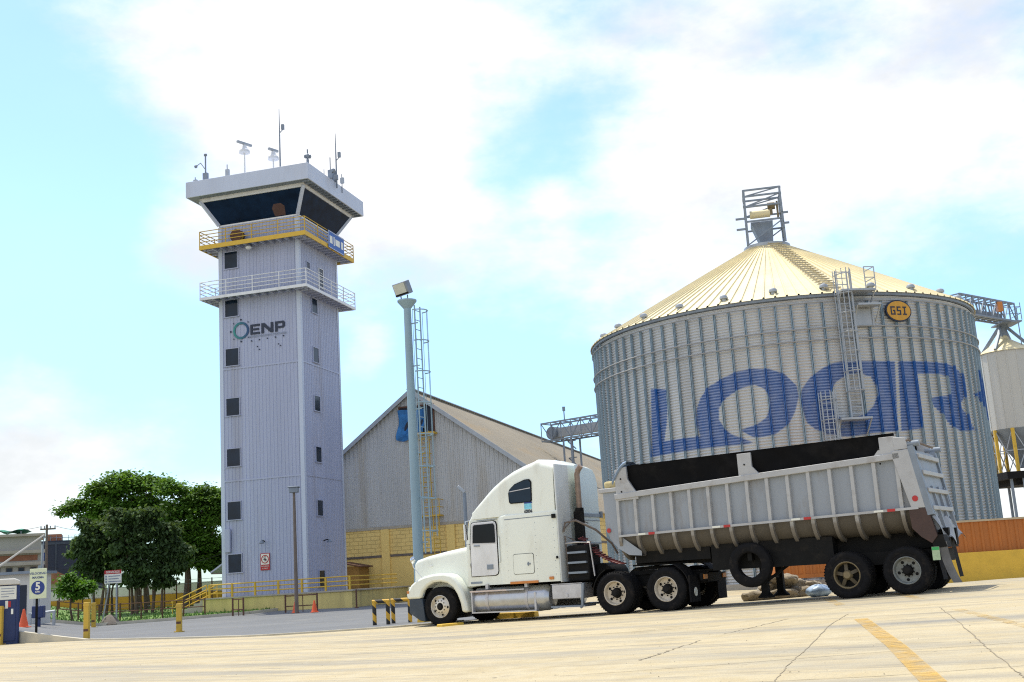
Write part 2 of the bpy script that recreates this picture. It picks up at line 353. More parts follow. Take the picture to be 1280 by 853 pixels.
mb = MB(); xs = [-900, -400, -200, -120] + [-80 + 4 * i for i in range(41)] + [120, 200, 400, 900]; ys = [-300, -120, -60] + [-40 + 4 * i for i in range(46)] + [200, 300, 600, 1800]
mb.v = [(x, y, gz(x, y) - .09) for y in ys for x in xs]; nx = len(xs)
mb.f = [(j * nx + i, j * nx + i + 1, (j + 1) * nx + i + 1, (j + 1) * nx + i) for j in range(len(ys) - 1) for i in range(nx - 1)]
struct(obj('ground', mb, M['dirt'], smooth=180))
mb = MB(); mb.grid(lambda u, v: (-34 + 84 * u, -8 + 72 * v, gz(-34 + 84 * u, -8 + 72 * v)), 120, 100); struct(obj('concrete_yard', mb, M['yard'], smooth=180))
# asphalt road behind the yard: near edge polyline, climbing to the left
EDGE = [(-60, 62), (-30, 49), (-20.5, 43.8), (-17.5, 41.2), (-14.6, 39.6), (-11.0, 36.2), (-7.6, 33.4), (-3.4, 33.4), (-1.2, 35.0), (1.0, 42), (3.0, 58), (5, 74)]
def edge_pt(u):
    L = [hypot(EDGE[i + 1][0] - EDGE[i][0], EDGE[i + 1][1] - EDGE[i][1]) for i in range(len(EDGE) - 1)]; d = u * sum(L)
    for i, l in enumerate(L):
        if d <= l or i == len(L) - 1: t = d / l; return (EDGE[i][0] + t * (EDGE[i + 1][0] - EDGE[i][0]), EDGE[i][1] + t * (EDGE[i + 1][1] - EDGE[i][1]))
        d -= l
BACK = [(-70, 110), (8, 100)]
def road_pt(u, v):
    a = edge_pt(u); b = (BACK[0][0] + u * 78, 110 - 10 * u); x = a[0] + v * (b[0] - a[0]); y = a[1] + v * (b[1] - a[1])
    return (x, y, gz(x, y) + ramp(x, y) + .016)
mb = MB(); mb.grid(lambda u, v: road_pt(u, v * v), 90, 50); struct(obj('asphalt_road', mb, M['asphalt'], smooth=180))
# retaining edge and thin kerb along the raised part of the road
mb = MB(); n = 60
P = [road_pt(.62 * i / n, 0) for i in range(n + 1)]
nrm = []
for i in range(n + 1):
    a = Vector(P[max(0, i - 1)][:2]); b = Vector(P[min(n, i + 1)][:2]); d = (b - a).normalized(); nrm.append(Vector((d.y, -d.x)))
for i in range(n):
    A, B = P[i], P[i + 1]; q = []
    for p, nn in ((A, nrm[i]), (B, nrm[i + 1])):
        o_ = (p[0] + nn.x * .16, p[1] + nn.y * .16)
        q += [(p[0], p[1], p[2] + .03), (o_[0], o_[1], p[2] + .03), (o_[0], o_[1], -.1), (p[0], p[1], -.1)]
    mb.add(q, [(0, 1, 5, 4), (1, 2, 6, 5), (3, 0, 4, 7)])
struct(obj('road_edge_kerb', mb, M['kerb'], smooth=0))
# grass verge with pale kerb
GR = [(-60, 58), (-40, 56.5), (-30, 57), (-24, 60.5), (-19, 64), (-15.6, 66.5), (-13.9, 70), (-13.6, 88)]
def gr_pt(u, v):
    d = u * (len(GR) - 1); i = min(int(d), len(GR) - 2); t = d - i
    x = GR[i][0] + t * (GR[i + 1][0] - GR[i][0]); y = GR[i][1] + t * (GR[i + 1][1] - GR[i][1])
    bx_, by_ = -62 + 48 * u, 96
    x, y = x + v * (bx_ - x), y + v * (by_ - y)
    return (x, y, ramp(x, y) + .10)
mb = MB(); mb.grid(gr_pt, 60, 24); struct(obj('grass_verge', mb, M['turf'], smooth=180))
mb = MB(); P = [Vector(gr_pt(i / 80, 0)) for i in range(81)]
for i in range(80):
    mb.bar(P[i] + Vector((0, 0, -.03)), P[i + 1] + Vector((0, 0, -.03)), .16, .2)
struct(obj('verge_kerb', mb, M['kerb'], smooth=0))
mb = MB()
for i in range(9000):
    u = random.random(); v = random.random() ** 1.6 * .7; p = gr_pt(u, v)
    if p[0] < -34: continue
    h = random.uniform(.05, .17) * (1.5 if random.random() < .1 else 1); a = random.uniform(0, pi); w = .05
    dx, dy = cos(a) * w, sin(a) * w; lx, ly = random.uniform(-.06, .06), random.uniform(-.06, .06)
    mb.add([(p[0] - dx, p[1] - dy, p[2] - .01), (p[0] + dx, p[1] + dy, p[2] - .01), (p[0] + lx, p[1] + ly, p[2] + h)], [(0, 1, 2)])
tag(struct(obj('grass', mb, M['grass'], smooth=0, recalc=False), 'stuff'), 'short green grass on the verge in front of the trees', 'grass')

# joints, cracks and worn yellow lines on the yard
def strip(pts, w, jit=0, lift=.004, taper=False, sub=14):
    mb = MB(); Q = []
    for i in range(len(pts) - 1):
        for k in range(sub): Q.append(pts[i].lerp(pts[i + 1], k / sub))
    Q.append(pts[-1]); V = []
    for i, p in enumerate(Q):
        d = (Q[min(i + 1, len(Q) - 1)] - Q[max(i - 1, 0)]); d = Vector((d.x, d.y)).normalized(); nn = Vector((-d.y, d.x)); j = random.uniform(-jit, jit)
        ww = w * random.uniform(.6, 1.3) if jit else w
        if taper: ww *= max(.1, 1 - i / len(Q))
        for s_ in (-1, 1):
            x, y = p.x + nn.x * (j + s_ * ww / 2), p.y + nn.y * (j + s_ * ww / 2); V.append((x, y, gz(x, y) + lift))
    mb.add(V, [(2 * i, 2 * i + 1, 2 * i + 3, 2 * i + 2) for i in range(len(Q) - 1)]); return mb
jm = MB()
for pts, w, j in [([(968, 853), (985, 832), (1008, 812), (1036, 783), (1060, 768)], .013, .012), ([(1292, 857), (1262, 833), (1229, 806), (1196, 776), (1175, 760)], .013, .012),
                  ([(700, 846), (800, 839), (960, 827), (1110, 815), (1290, 803)], .016, .006), ([(640, 868), (800, 860), (1100, 846), (1290, 832)], .014, .006),
                  ([(800, 826), (835, 814), (876, 801)], .03, .04), ([(905, 793), (940, 785), (985, 774)], .02, .02), ([(120, 822), (400, 812), (640, 800), (900, 783)], .03, .02)]:
    s_ = strip([gat(*p) for p in pts], w, j); join(jm, s_)
struct(obj('yard_joints', jm, M['crack'], smooth=0))
def worn(name, col, lo, hi):
    m = mat(name, col, .8, 0, .12, 3); t = m.node_tree; b = t.nodes['Principled BSDF']; g = t.nodes['Texture Coordinate'].outputs['Object']
    f = noisemask(t, g, 3.2, lo, hi, 9, .72); t.links.new(f, b.inputs['Alpha']); return m
M['lineyel'] = worn('worn_line_yellow', (.62, .38, .07), .34, .72)
M['lineyel2'] = worn('faint_line_yellow', (.56, .37, .10), .42, .78)
s1 = strip([gat(1168, 855), gat(1120, 808), gat(1076, 774)], .21, 0, .008); struct(obj('yellow_line', s1, M['lineyel'], smooth=0))
s1 = strip([gat(1290, 785), gat(1235, 772), gat(1196, 762)], .17, 0, .008); struct(obj('yellow_line', s1, M['lineyel2'], smooth=0))
s1 = strip([gat(1052, 757), gat(1032, 749)], .2, 0, .008); struct(obj('yellow_line', s1, M['lineyel2'], smooth=0))
s1 = strip([gat(1150, 749), gat(1120, 742)], .2, 0, .008); struct(obj('yellow_line', s1, M['lineyel2'], smooth=0))

# loose grit and pebbles on the yard
mb = MB(); pr_ = random.Random(11)
for i in range(420):
    Y = pr_.uniform(7, 30) if i % 3 else pr_.uniform(7, 16); x = pr_.uniform(-.46, .46) * Y; z = gz(x, Y) + .004; q = pr_.uniform(.003, .009); a0 = pr_.uniform(0, 6)
    V = [(x + q * cos(a0 + k * pi / 2) * pr_.uniform(.7, 1.3), Y + q * sin(a0 + k * pi / 2) * pr_.uniform(.7, 1.3), z) for k in range(4)]
    T_ = [(p[0] * .4 + x * .6, p[1] * .4 + Y * .6, z + q * pr_.uniform(.6, 1.1)) for p in V]; mb.add(V + T_, [(0, 1, 5, 4), (1, 2, 6, 5), (2, 3, 7, 6), (3, 0, 4, 7), (4, 5, 6, 7)])
tag(struct(obj('grit', mb, mat('grit_stone', (.33, .28, .2), .9, 0, .4, 9), smooth=0), 'stuff'), 'loose grit and small pebbles scattered over the concrete yard', 'grit')

# ------------------------------------------------------------------ control tower
TH = radians(-15.5); CX, CY = -13.0055, 70.0
tw = thing('control_tower', 'tall pale lavender control tower with slanted dark glass cab and two railed balconies', 'control tower', (CX, CY, 0), TH)
TL, TD = 5.55, 5.62
M['trim'] = mat('tower_trim', (.50, .555, .67), .5, 0, .06, 1, (.38, .37, .38), .45, .6, (1, 1, .2))
def ribwall(mb, p0, du, L, z0, z1, pitch=.24, dep=.03):
    # p0 start (x,y); du unit dir; outward = right-hand of du (du x z)
    o_ = Vector((du[1], -du[0])); n = int(L / pitch); pr = []
    for i in range(n):
        a = i * pitch
        pr += [(a, 0), (a + pitch * .55, 0), (a + pitch * .65, dep), (a + pitch * .9, dep)]
    pr += [(n * pitch, 0), (L, 0)]
    V = []
    for z in (z0, z1): V += [(p0[0] + du[0] * a + o_.x * d, p0[1] + du[1] * a + o_.y * d, z) for a, d in pr]
    m = len(pr); mb.add(V, [(i, i + 1, m + i + 1, m + i) for i in range(m - 1)])
mb = MB()
for z0, z1 in ((.95, 8.0), (8.012, 15.0), (15.012, 24.35)):
    ribwall(mb, (-TL, 0), (1, 0), TL, z0, z1); ribwall(mb, (0, 0), (0, 1), TD, z0, z1); ribwall(mb, (0, TD), (-1, 0), TL, z0, z1); ribwall(mb, (-TL, TD), (0, -1), TD, z0, z1)
mb.bx(-TL + .06, -.06, .06, TD - .06, .3, 24.3)
obj('shaft', mb, M['tower'], tw, smooth=0)
for z in (8.006, 15.006):
    mb = MB(); mb.bx(-TL - .02, .045, -.045, -.004, z - .05, z + .05); obj('cladding_joint', mb, M['tower'], tw); mb = MB(); mb.bx(.004, .045, 0, TD, z - .05, z + .05); obj('cladding_joint', mb, M['tower'], tw)
for x, y in ((0, 0), (-TL, 0), (0, TD), (-TL, TD)):
    mb = MB(); sx = 1 if x == 0 else -1; sy = -1 if y == 0 else 1
    mb.bx(x - sx * .20, x + sx * .05, y + sy * .035, y + sy * .05, .95, 24.3); mb.bx(x + sx * .035, x + sx * .05, y - sy * .20, y + sy * .034, .95, 24.3)
    obj('corner_trim', mb, M['trim'], tw)
mb = MB(); mb.cyl((-TL - .12, .25, 1), (-TL - .12, .25, 23), .07, n=8); obj('downpipe', mb, M['tower'], tw)
mb = MB(); mb.bx(-TL + .25, -TL + .6, -.22, -.05, 3.7, 5.1); obj('meter_box', mb, M['tower'], tw, bevel=.02)
def window(face, c0, z0, w, h, bars=0):
    def fn(a, b, d): return (a, -d, b) if face == 'l' else (d, a, b)
    def bxm(mb, a0, a1, b0, b1, d0, d1):
        p, q = fn(a0, b0, d0), fn(a1, b1, d1); mb.bx(min(p[0], q[0]), max(p[0], q[0]), min(p[1], q[1]), max(p[1], q[1]), min(p[2], q[2]), max(p[2], q[2]))
    t = .045; mb = MB()
    bxm(mb, c0, c0 + t, z0, z0 + h, .0, .075); bxm(mb, c0 + w - t, c0 + w, z0, z0 + h, .0, .075)
    bxm(mb, c0 + t, c0 + w - t, z0 + h - t, z0 + h, .0, .075); bxm(mb, c0 - .06, c0 + w + .06, z0 - .05, z0, .0, .10)
    for i in range(bars):
        zz = z0 + h * (i + 1) / (bars + 1); bxm(mb, c0 + t, c0 + w - t, zz - .015, zz + .015, .04, .07)
    o = obj('window', mb, M['tower'] if not bars else M['white'], tw)
    g = MB(); bxm(g, c0 + t, c0 + w - t, z0, z0 + h - t, .0, .045); obj('pane', g, M['wglass'], o)
for z in (21.5, 18.35, 15.2, 12.05, 8.9, 5.65, 2.48): window('l', -5.2, z, .98, 1.12, 0)
for z in (18.4, 15.2, 12.1, 8.9, 5.6, 1.35): window('r', 1.55, z, .85, .98)
window('r', .95, 21.15, .5, .45); window('r', 2.75, 20.3, .66, 1.3, 3)
def ring(mb, out_, z0, z1, th):
    a0, a1, b0, b1 = -TL - out_, out_, -out_, TD + out_
    mb.bx(a0, a1, b0, b0 + th, z0, z1); mb.bx(a0, a1, b1 - th, b1, z0, z1); mb.bx(a0, a0 + th, b0 + th, b1 - th, z0, z1); mb.bx(a1 - th, a1, b0 + th, b1 - th, z0, z1)
def balcony(zf, zt, matf, matr, rail_h, rows, nposts):
    mb = MB(); ring(mb, .92, zf, zt, .07); o = obj('balcony', mb, matf, tw)
    mb = MB(); a0, a1, b0, b1 = -TL - .85, .85, -.85, TD + .85; zd = (zf + zt) / 2 + .02
    mb.bx(a0, a1, b0, -.06, zd, zt - .02); mb.bx(a0, a1, TD + .06, b1, zd, zt - .02); mb.bx(a0, -TL - .06, -.06, TD + .06, zd, zt - .02); mb.bx(.06, a1, -.06, TD + .06, zd, zt - .02)
    obj('deck', mb, M['galvd'], o)
    mb = MB()
    for i in range(13):
        x = -TL - .6 + (TL + 1.2) * i / 12; mb.bx(x - .04, x + .04, -.845, -.06, zf - .03, zd - .003)
        y = -.6 + (TD + 1.2) * i / 12; mb.bx(.06, .845, y - .04, y + .04, zf - .03, zd - .003); mb.bx(-TL - .845, -TL - .06, y - .04, y + .04, zf - .03, zd - .003)
    obj('bracket', mb, M['tower'], o)
    mb = MB(); a0, a1, b0, b1 = -TL - .89, .89, -.89, TD + .89
    C4 = [(a0, b0), (a1, b0), (a1, b1), (a0, b1)]
    for k in range(4):
        p, q = C4[k], C4[(k + 1) % 4]
        for r in range(rows): z = zt + rail_h * (r + 1) / rows; mb.tube([(p[0], p[1], z), (q[0], q[1], z)], .026, 6)
        for i in range(nposts):
            t = i / nposts; x, y = p[0] + t * (q[0] - p[0]), p[1] + t * (q[1] - p[1]); mb.tube([(x, y, zt - .1), (x, y, zt + rail_h)], .032, 6)
    obj('railing', mb, matr, o)
balcony(22.72, 23.0, M['yellow'], M['yellowd'], .92, 4, 4)
balcony(19.42, 19.6, M['white'], M['white'], .98, 4, 4)
# cab: lower wall, slanted panes, mullions, roof
mb = MB(); mb.bx(-TL - .02, .02, -.02, TD + .02, 24.352, 24.45); obj('cab_sill', mb, M['white'], tw)
go = .85; zb, zt = 24.45, 25.95
LB = [(-TL, 0), (0, 0), (0, TD), (-TL, TD)]; LT = [(-TL - go, -go), (go, -go), (go, TD + go), (-TL - go, TD + go)]
for k in range(4):
    j = (k + 1) % 4; mb = MB(); p = [(*LB[k], zb), (*LB[j], zb), (*LT[j], zt), (*LT[k], zt)]
    c = Vector((-TL / 2, TD / 2, 25)); mid = sum((Vector(q) for q in p), Vector()) / 4; inw = Vector(((c - mid).x, (c - mid).y, 0)).normalized() * .03
    q = [Vector(a) + inw for a in p]; mb.add(p + [tuple(a) for a in q], [(0, 1, 2, 3), (7, 6, 5, 4), (0, 4, 5, 1), (1, 5, 6, 2), (2, 6, 7, 3), (3, 7, 4, 0)])
    obj('cab_glass', mb, M['dglass'], tw, smooth=0)
    mb = MB(); mb.bar((*LB[k], zb), (*LT[k], zt + .02), .2, .2); obj('mullion', mb, M['trim'], tw)
mb = MB(); ring(mb, go + .03, 25.87, 26.12, .14); obj('window_head', mb, M['white'], tw)
mb = MB(); mb.bx(-TL - 1.4, 1.4, -1.4, TD + 1.4, 26.125, 26.2)
for i in range(18):
    y = -1.2 + (TD + 2.4) * i / 17; mb.bx(go + .1, 1.4, y - .05, y + .05, 26.03, 26.12)
obj('soffit', mb, M['galvd'], tw)
mb = MB(); ring(mb, 1.5, 26.1, 27.15, .09); mb.bx(-TL - 1.41, 1.41, -1.41, TD + 1.41, 26.6, 26.7)
obj('roof_parapet', mb, M['trim'], tw, bevel=.015)
mb = MB(); gl0 = lambda x, z, o_: (x, -(z - zb) / (zt - zb) * go - o_, z); P4 = [(-1.55, 24.5), (-.80, 24.5), (-.74, 25.0), (-.95, 25.18), (-1.45, 25.18), (-1.62, 24.95)]; mb.prism(P4, gl0, .004, .012); obj('glass_patch', mb, mat('brown_patch', (.075, .035, .028), .6, 0, .2, 3), tw)  # flat brown patch laid on the front glass
# painted emblem on the front
def wl(a, b, h): return (a, -.036 - h, b)
grad = bpy.data.materials.new('emblem_paint'); grad.use_nodes = True; t = grad.node_tree; b = t.nodes['Principled BSDF']; b.inputs['Roughness'].default_value = .5
tcn = t.nodes.new('ShaderNodeTexCoord'); sx = t.nodes.new('ShaderNodeSeparateXYZ'); t.links.new(tcn.outputs['Object'], sx.inputs[0])
r = t.nodes.new('ShaderNodeMapRange'); r.inputs['From Min'].default_value = -4.6; r.inputs['From Max'].default_value = -3.6; t.links.new(sx.outputs['X'], r.inputs['Value'])
t.links.new(mixn(t, r.outputs[0], (.03, .24, .22), (.012, .06, .17)), b.inputs['Base Color'])
mb = MB(); cx0, cz0 = -4.07, 17.37
ro, ri = .55, .41; V = [];
for k in range(40):
    a = 2 * pi * k / 40
    for rr in (ro, ri): V += [wl(cx0 + rr * cos(a), cz0 + rr * sin(a), .0), wl(cx0 + rr * cos(a), cz0 + rr * sin(a), .03)]
mb.add(V, [f for k in range(40) for f in [(4 * k + 1, 4 * ((k + 1) % 40) + 1, 4 * ((k + 1) % 40) + 3, 4 * k + 3), (4 * k, 4 * ((k + 1) % 40), 4 * ((k + 1) % 40) + 1, 4 * k + 1), (4 * k + 2, 4 * k + 3, 4 * ((k + 1) % 40) + 3, 4 * ((k + 1) % 40) + 2)]])
obj('emblem_ring', mb, grad, tw)
mb = MB()
for k in range(8):
    a = k * pi / 4; 
    if k == 0: continue
    mb.cyl(wl(cx0 + .72 * cos(a), cz0 + .70 * sin(a), .0), wl(cx0 + .72 * cos(a), cz0 + .70 * sin(a), .04), .055 if k % 2 == 0 else .035, n=8)
for i in range(5): mb.cyl(wl(-3.35 + i * .55, 16.62 + .02 * i, 0), wl(-3.35 + i * .55, 16.62 + .02 * i, .04), .045, n=8)
for x, z in ((-2.95, 16.22), (-2.82, 16.02), (-1.5, 16.22), (-1.36, 16.1)): mb.cyl(wl(x, z, 0), wl(x, z, .04), .04, n=8)
obj('emblem_stud', mb, M['ink'], tw)
lt = MB(); z0, z1 = 17.02, 17.66; zm = (z0 + z1) / 2
def slab(poly): lt.prism(poly, wl, 0, .03)
slab([(-3.42, z0), (-2.76, z0), (-2.76, z0 + .13), (-3.26, z0 + .13), (-3.26, zm - .06), (-2.82, zm - .06), (-2.82, zm + .06), (-3.26, zm + .06), (-3.26, z1 - .13), (-2.76, z1 - .13), (-2.76, z1), (-3.42, z1)])
slab([(-2.64, z0), (-2.47, z0), (-2.47, z1 - .22), (-2.03, z0), (-1.84, z0), (-1.84, z1), (-2.01, z1), (-2.01, z0 + .24), (-2.44, z1), (-2.64, z1)])
slab([(-1.70, z0), (-1.53, z0), (-1.53, z0 + .2), (-1.15, z0 + .2), (-1.02, z0 + .3), (-1.02, z1 - .1), (-1.12, z1), (-1.70, z1), (-1.70, z1 - .13), (-1.19, z1 - .13), (-1.19, z0 + .33), (-1.53, z0 + .33), (-1.53, z1 - .135), (-1.70, z1 - .135)])
obj('lettering', lt, M['ink'], tw, smooth=0)
obj('small_lettering', text_mb('EMPRESA NACIONAL PORTUARIA', .175, lambda a, b, h: wl(-2.24 + a, 16.88 + b, .03), bold=.004), M['greyink'], tw, smooth=0)
# things fixed to the tower
def onT(x, y, z): 
    return Vector((CX, CY, 0)) + Matrix.Rotation(TH, 3, 'Z') @ Vector((x, y, z))
bn = thing('banner', 'small blue and white banner tied to the right side of the yellow balcony', 'banner', onT(.97, 2.35, 22.75), TH)
mb = MB(); mb.bx(0, .015, 0, 2.45, 0, 1.18); obj('cloth', mb, M['blue'], bn)
mb = MB(); mb.bx(.016, .02, .06, 2.39, .03, .06); mb.bx(.016, .02, .06, 2.39, 1.12, 1.15); mb.bx(.016, .02, .03, .06, .03, 1.15); mb.bx(.016, .02, .2, .62, .35, .85); mb.bx(.016, .02, .8, .95, .3, .9); mb.bx(.016, .02, 1.08, 1.75, .38, .8); mb.bx(.016, .02, 1.95, 2.3, .35, .85); obj('white_print', mb, M['signw'], bn)
cr = thing('cable_reel', 'round brown cable reel standing on the yellow balcony', 'reel', onT(-4.0, -.45, 23.0), TH)
mb = MB(); mb.lathe([(0, -.2), (.42, -.2), (.42, -.14), (.2, -.14), (.2, .14), (.42, .14), (.42, .2), (0, .2)], (0, 0, .42), 'y', 20); obj('reel_drum', mb, M['brown'], cr); mb = MB(); mb.lathe([(.21, -.13), (.36, -.13), (.36, .13), (.21, .13)], (0, 0, .42), 'y', 20); obj('wound_cable', mb, M['yellowd'], cr)
fl = thing('floodlight', 'small round white floodlight under the yellow balcony', 'floodlight', onT(-3.2, -.5, 22.45), TH); mb = MB(); mb.ball((0, 0, .1), (.2, .2, .13)); obj('lamp_head', mb, M['white'], fl); mb = MB(); mb.cyl((0, 0, .18), (0, 0, .27), .04, n=8); obj('bracket', mb, M['galvd'], fl)
for x, y, z, lb in ((-2.7, -.05, 4.2, 'small dark wall lamp above the prohibition sign on the tower'), (.05, 2.35, 4.1, 'small dark wall lamp on the right-hand face of the tower')):
    w_ = thing('wall_lamp', lb, 'lamp', onT(x, y, z), TH, 'wall lamps on the tower'); dx, dy = (0, -1) if y < 0 else (1, 0)
    mb = MB(); mb.tube([(0, 0, 0), (dx * .25, dy * .25, .05), (dx * .35, dy * .35, -.02)], .035, 8); obj('bracket', mb, M['chassis'], w_); mb = MB(); mb.lathe([(.03, .1), (.17, -.08), (.15, -.1), (0, -.06)], (dx * .38, dy * .38, -.03), 'z', 12); obj('lamp_shade', mb, M['galvd'], w_)
ps = thing('prohibition_sign', 'red and white prohibition sign screwed to the front of the tower', 'sign', onT(-3.0, -.04, 2.5), TH)
mb = MB(); mb.bx(0, .62, -.03, 0, 0, 1.0); obj('board', mb, M['signr'], ps)
mb = MB(); mb.bx(.04, .58, -.034, -.031, .33, .96); obj('white_field', mb, M['signw'], ps)
mb = MB(); mb.lathe([(.255, -.036), (.255, -.04), (.2, -.04), (.2, -.036)], (.31, 0, .645), 'y', 28); mb.bar((.31 - .16, -.038, .645 + .16), (.31 + .16, -.038, .645 - .16), .005, .05, up=(0, 1, 0)); obj('prohibition_mark', mb, M['signr'], ps)
mb = MB(); mb.bx(.28, .35, -.0365, -.0342, .53, .74); mb.ball((.315, -.037, .79), (.04, .002, .04)); mb.bx(.2, .42, -.0365, -.0342, .60, .65); obj('pictogram', mb, M['ink'], ps)
obj('lettering', text_mb('PROHIBIDO', .10, lambda a, b, h: (.31 + a, -.032 - h, .23 + b), .003), M['signw'], ps, smooth=0)
obj('lettering', text_mb('EL PASO', .10, lambda a, b, h: (.31 + a, -.032 - h, .10 + b), .003), M['signw'], ps, smooth=0)
# aerials on the roof
ZR = 26.7
def mast(px, top, dep, label, build, name='antenna_mast', cat='antenna', grp='aerials on the tower roof'):
    p = at(px, 215, dep); x, y = p.x, p.y; q = Vector((x, y)); lo = Vector((0, 0)); b_ = thing(name, label, cat, (x, y, ZR), TH, grp); h = at(px, top, dep).z - ZR; build(b_, h); return b_
def b_weather(r, h):
    mb = MB(); mb.tube([(0, 0, 0), (0, 0, h)], .05, 6); mb.bx(-.16, .16, -.1, .1, .5, h * .45); obj('pole', mb, M['galvd'], r)
    mb = MB(); mb.tube([(0, 0, h), (0, 0, h * .5), (0, 0, h * .55), (-.35, 0, h * .78), (-.7, 0, h * .70)], .03, 6); mb.ball((-.7, 0, h * .70), .11); mb.ball((0, 0, h), .11); obj('anemometer', mb, M['galvd'], r)
def b_small(r, h):
    mb = MB(); mb.tube([(0, 0, 0), (0, 0, h)], .03, 6); obj('pole', mb, M['galvd'], r); mb = MB(); mb.bx(-.1, .14, -.08, .08, h * .5, h * .8); obj('junction_box', mb, M['galv'], r)
def b_radar(w, a):
    def f(r, h):
        mb = MB(); mb.tube([(0, 0, 0), (0, 0, h - .55)], .05, 6); obj('pole', mb, M['white'], r)
        mb = MB(); mb.lathe([(0, h - .6), (.36, h - .58), (.34, h - .42), (.18, h - .25), (.1, h - .02), (0, h - .02)], (0, 0, 0), 'z', 12); obj('radar_pedestal', mb, M['white'], r)
        mb = MB(); R = Matrix.Rotation(a, 3, 'Z'); mb.box((0, 0, h + .07), (w, .16, .16), R); obj('radar_scanner', mb, M['galv'], r, bevel=.03)
    return f
def b_whip(bz):
    def f(r, h):
        mb = MB(); mb.tube([(0, 0, 0), (0, 0, h * .62), (0, 0, h)], [.06, .045, .02], 6); obj('pole', mb, M['galvd'], r)
        mb = MB(); mb.bx(-.3, -.08, -.12, .12, .45, 1.2); mb.bx(.15, .32, -.08, .08, h * bz, h * bz + .35); mb.tube([(0, 0, h * bz - .2), (.23, 0, h * bz)], .03, 6); obj('equipment_box', mb, M['galvd'], r)
    return f
def b_lamp(r, h):
    mb = MB(); mb.tube([(0, 0, 0), (0, 0, h * .6)], .09, 8); obj('pole', mb, M['galvd'], r); mb = MB()
    for k in range(4): mb.ball((.14 * cos(k * pi / 2 + .5), .14 * sin(k * pi / 2 + .5), h * .72), (.10, .10, .14))
    mb.tube([(0, 0, h * .6), (0, 0, h)], .05, 6); obj('lamp_cluster', mb, M['galvd'], r)
def b_cluster(r, h):
    mb = MB(); mb.tube([(0, 0, 0), (0, 0, h)], .035, 6); mb.tube([(-.45, 0, 0), (-.45, 0, h * .62)], .025, 6); mb.tube([(0, 0, h * .3), (-.45, 0, h * .3)], .02, 6); obj('pole', mb, M['galvd'], r)
    mb = MB(); mb.bx(-.15, .15, -.1, .1, h * .25, h * .55); mb.ball((.2, 0, h * .52), .15); mb.bx(.3, .5, -.1, .1, h * .02 + .3, h * .35); obj('equipment_box', mb, M['galvd'], r)
mast(257, 194, 70.5, 'weather mast with two round sensors at the left roof corner', b_weather)
mast(284, 206, 71, 'short aerial with a small box near the left roof edge', b_small)
mast(306, 181, 71, 'larger radar with tilted white scanner bar on the tower roof', b_radar(1.2, 1.2), 'radar', 'radar')
mast(342, 189, 71, 'smaller radar with white scanner bar beside the tall whip mast', b_radar(.8, 1.2), 'radar', 'radar')
mast(350.5, 136, 71, 'tallest thin whip mast on the tower roof', b_whip(.72))
mast(385, 187, 69.2, 'cluster of obstruction lamps at the front roof corner', b_lamp, 'obstruction_light', 'lamp')
mast(413, 197, 71.5, 'short twin-pole aerial with boxes on the right roof edge', b_cluster)
mast(420.5, 167, 72, 'tall thin mast on the right roof edge', b_whip(.55))
mast(427, 218, 73, 'thin short rod right of the right-hand mast', b_small)
mast(244, 222, 70.8, 'tiny stub at the left tip of the roof', b_small)
# plinth, handrail, steps
pl = thing('loading_plinth', 'yellow washed concrete platform under the control tower', 'platform', onT(0, 0, 0), TH)
mb = MB(); mb.bx(-TL - .4, 3.6, -1.7, TD + 1.5, -.1, .98); obj('platform_wall', mb, mat('plinth_yellow', (.64, .52, .20), .85, 0, .12, 1.5, (.26, .21, .12), .75, .9, (1, 1, .2), bump=.3), pl)
mb = MB(); mb.bx(-TL - .5, 3.7, -1.78, TD + 1.6, .981, 1.06); obj('platform_top', mb, M['conc'], pl)
hr = thing('handrail', 'yellow three-bar handrail along the tower platform', 'handrail', onT(0, 0, 1.06), TH)
for i in range(7):
    x = -TL + (3.45 + TL) * i / 6; mb = MB(); mb.bx(x - .05, x + .05, -1.65, -1.55, 0, .78); obj('post', mb, M['yellow'], hr)
mb = MB()
for z in (.25, .5, .75): mb.tube([(-TL, -1.6, z), (3.45, -1.6, z)], .035, 6); mb.tube([(3.45, -1.6, z), (3.45, TD, z)], .035, 6)
obj('rail', mb, M['yellow'], hr)
st = thing('steps', 'concrete steps with yellow stringer rising to the tower platform', 'steps', onT(-TL - .4, -1.2, 0), TH)
mb = MB()
for i in range(6): mb.bx(-.42 * (i + 1) - .0, -.42 * i, -.1, 1.2, -.1, .95 - .155 * i)
obj('treads', mb, M['conc'], st)
mb = MB()
for y in (-.05, 1.15):
    for z in (.45, .85): mb.tube([(0, y, .98 + z), (-2.4, y, .1 + z)], .03, 6)
    for i in range(3): mb.tube([(-1.15 * i, y, .9 - .42 * i), (-1.15 * i, y, 1.83 - .42 * i)], .03, 6)
obj('railing', mb, M['yellow'], st)
aw = thing('awning', 'small grey pitched awning at the left foot of the tower', 'awning', onT(-TL - .1, 2.0, 2.6), TH)
mb = MB(); mb.prism([(0, .85), (-.05, .85), (-1.45, .02), (-1.4, -.06), (0, .78)], lambda a, b, h: (a, h, b), -.9, 2.2); obj('roof_sheet', mb, M['tower'], aw); mb = MB()
for y in (-.8, 2.1): mb.bar((0, y, -.1), (-1.4, y, -.08), .06); 
mb.bar((-1.4, -.8, -.08), (-1.4, 2.1, -.08), .06); obj('frame', mb, M['wood'], aw)
lp = at(371, 766, 62.0); z0 = .05
lm = thing('street_lamp', 'thin dark street lamp with a square head in front of the control tower', 'street lamp', (lp.x, lp.y, z0))
hh = at(368, 616, 62.0).z - z0
mb = MB(); mb.tube([(0, 0, 0), (0, 0, hh)], [.11, .07], 8); obj('pole', mb, M['wood'], lm)
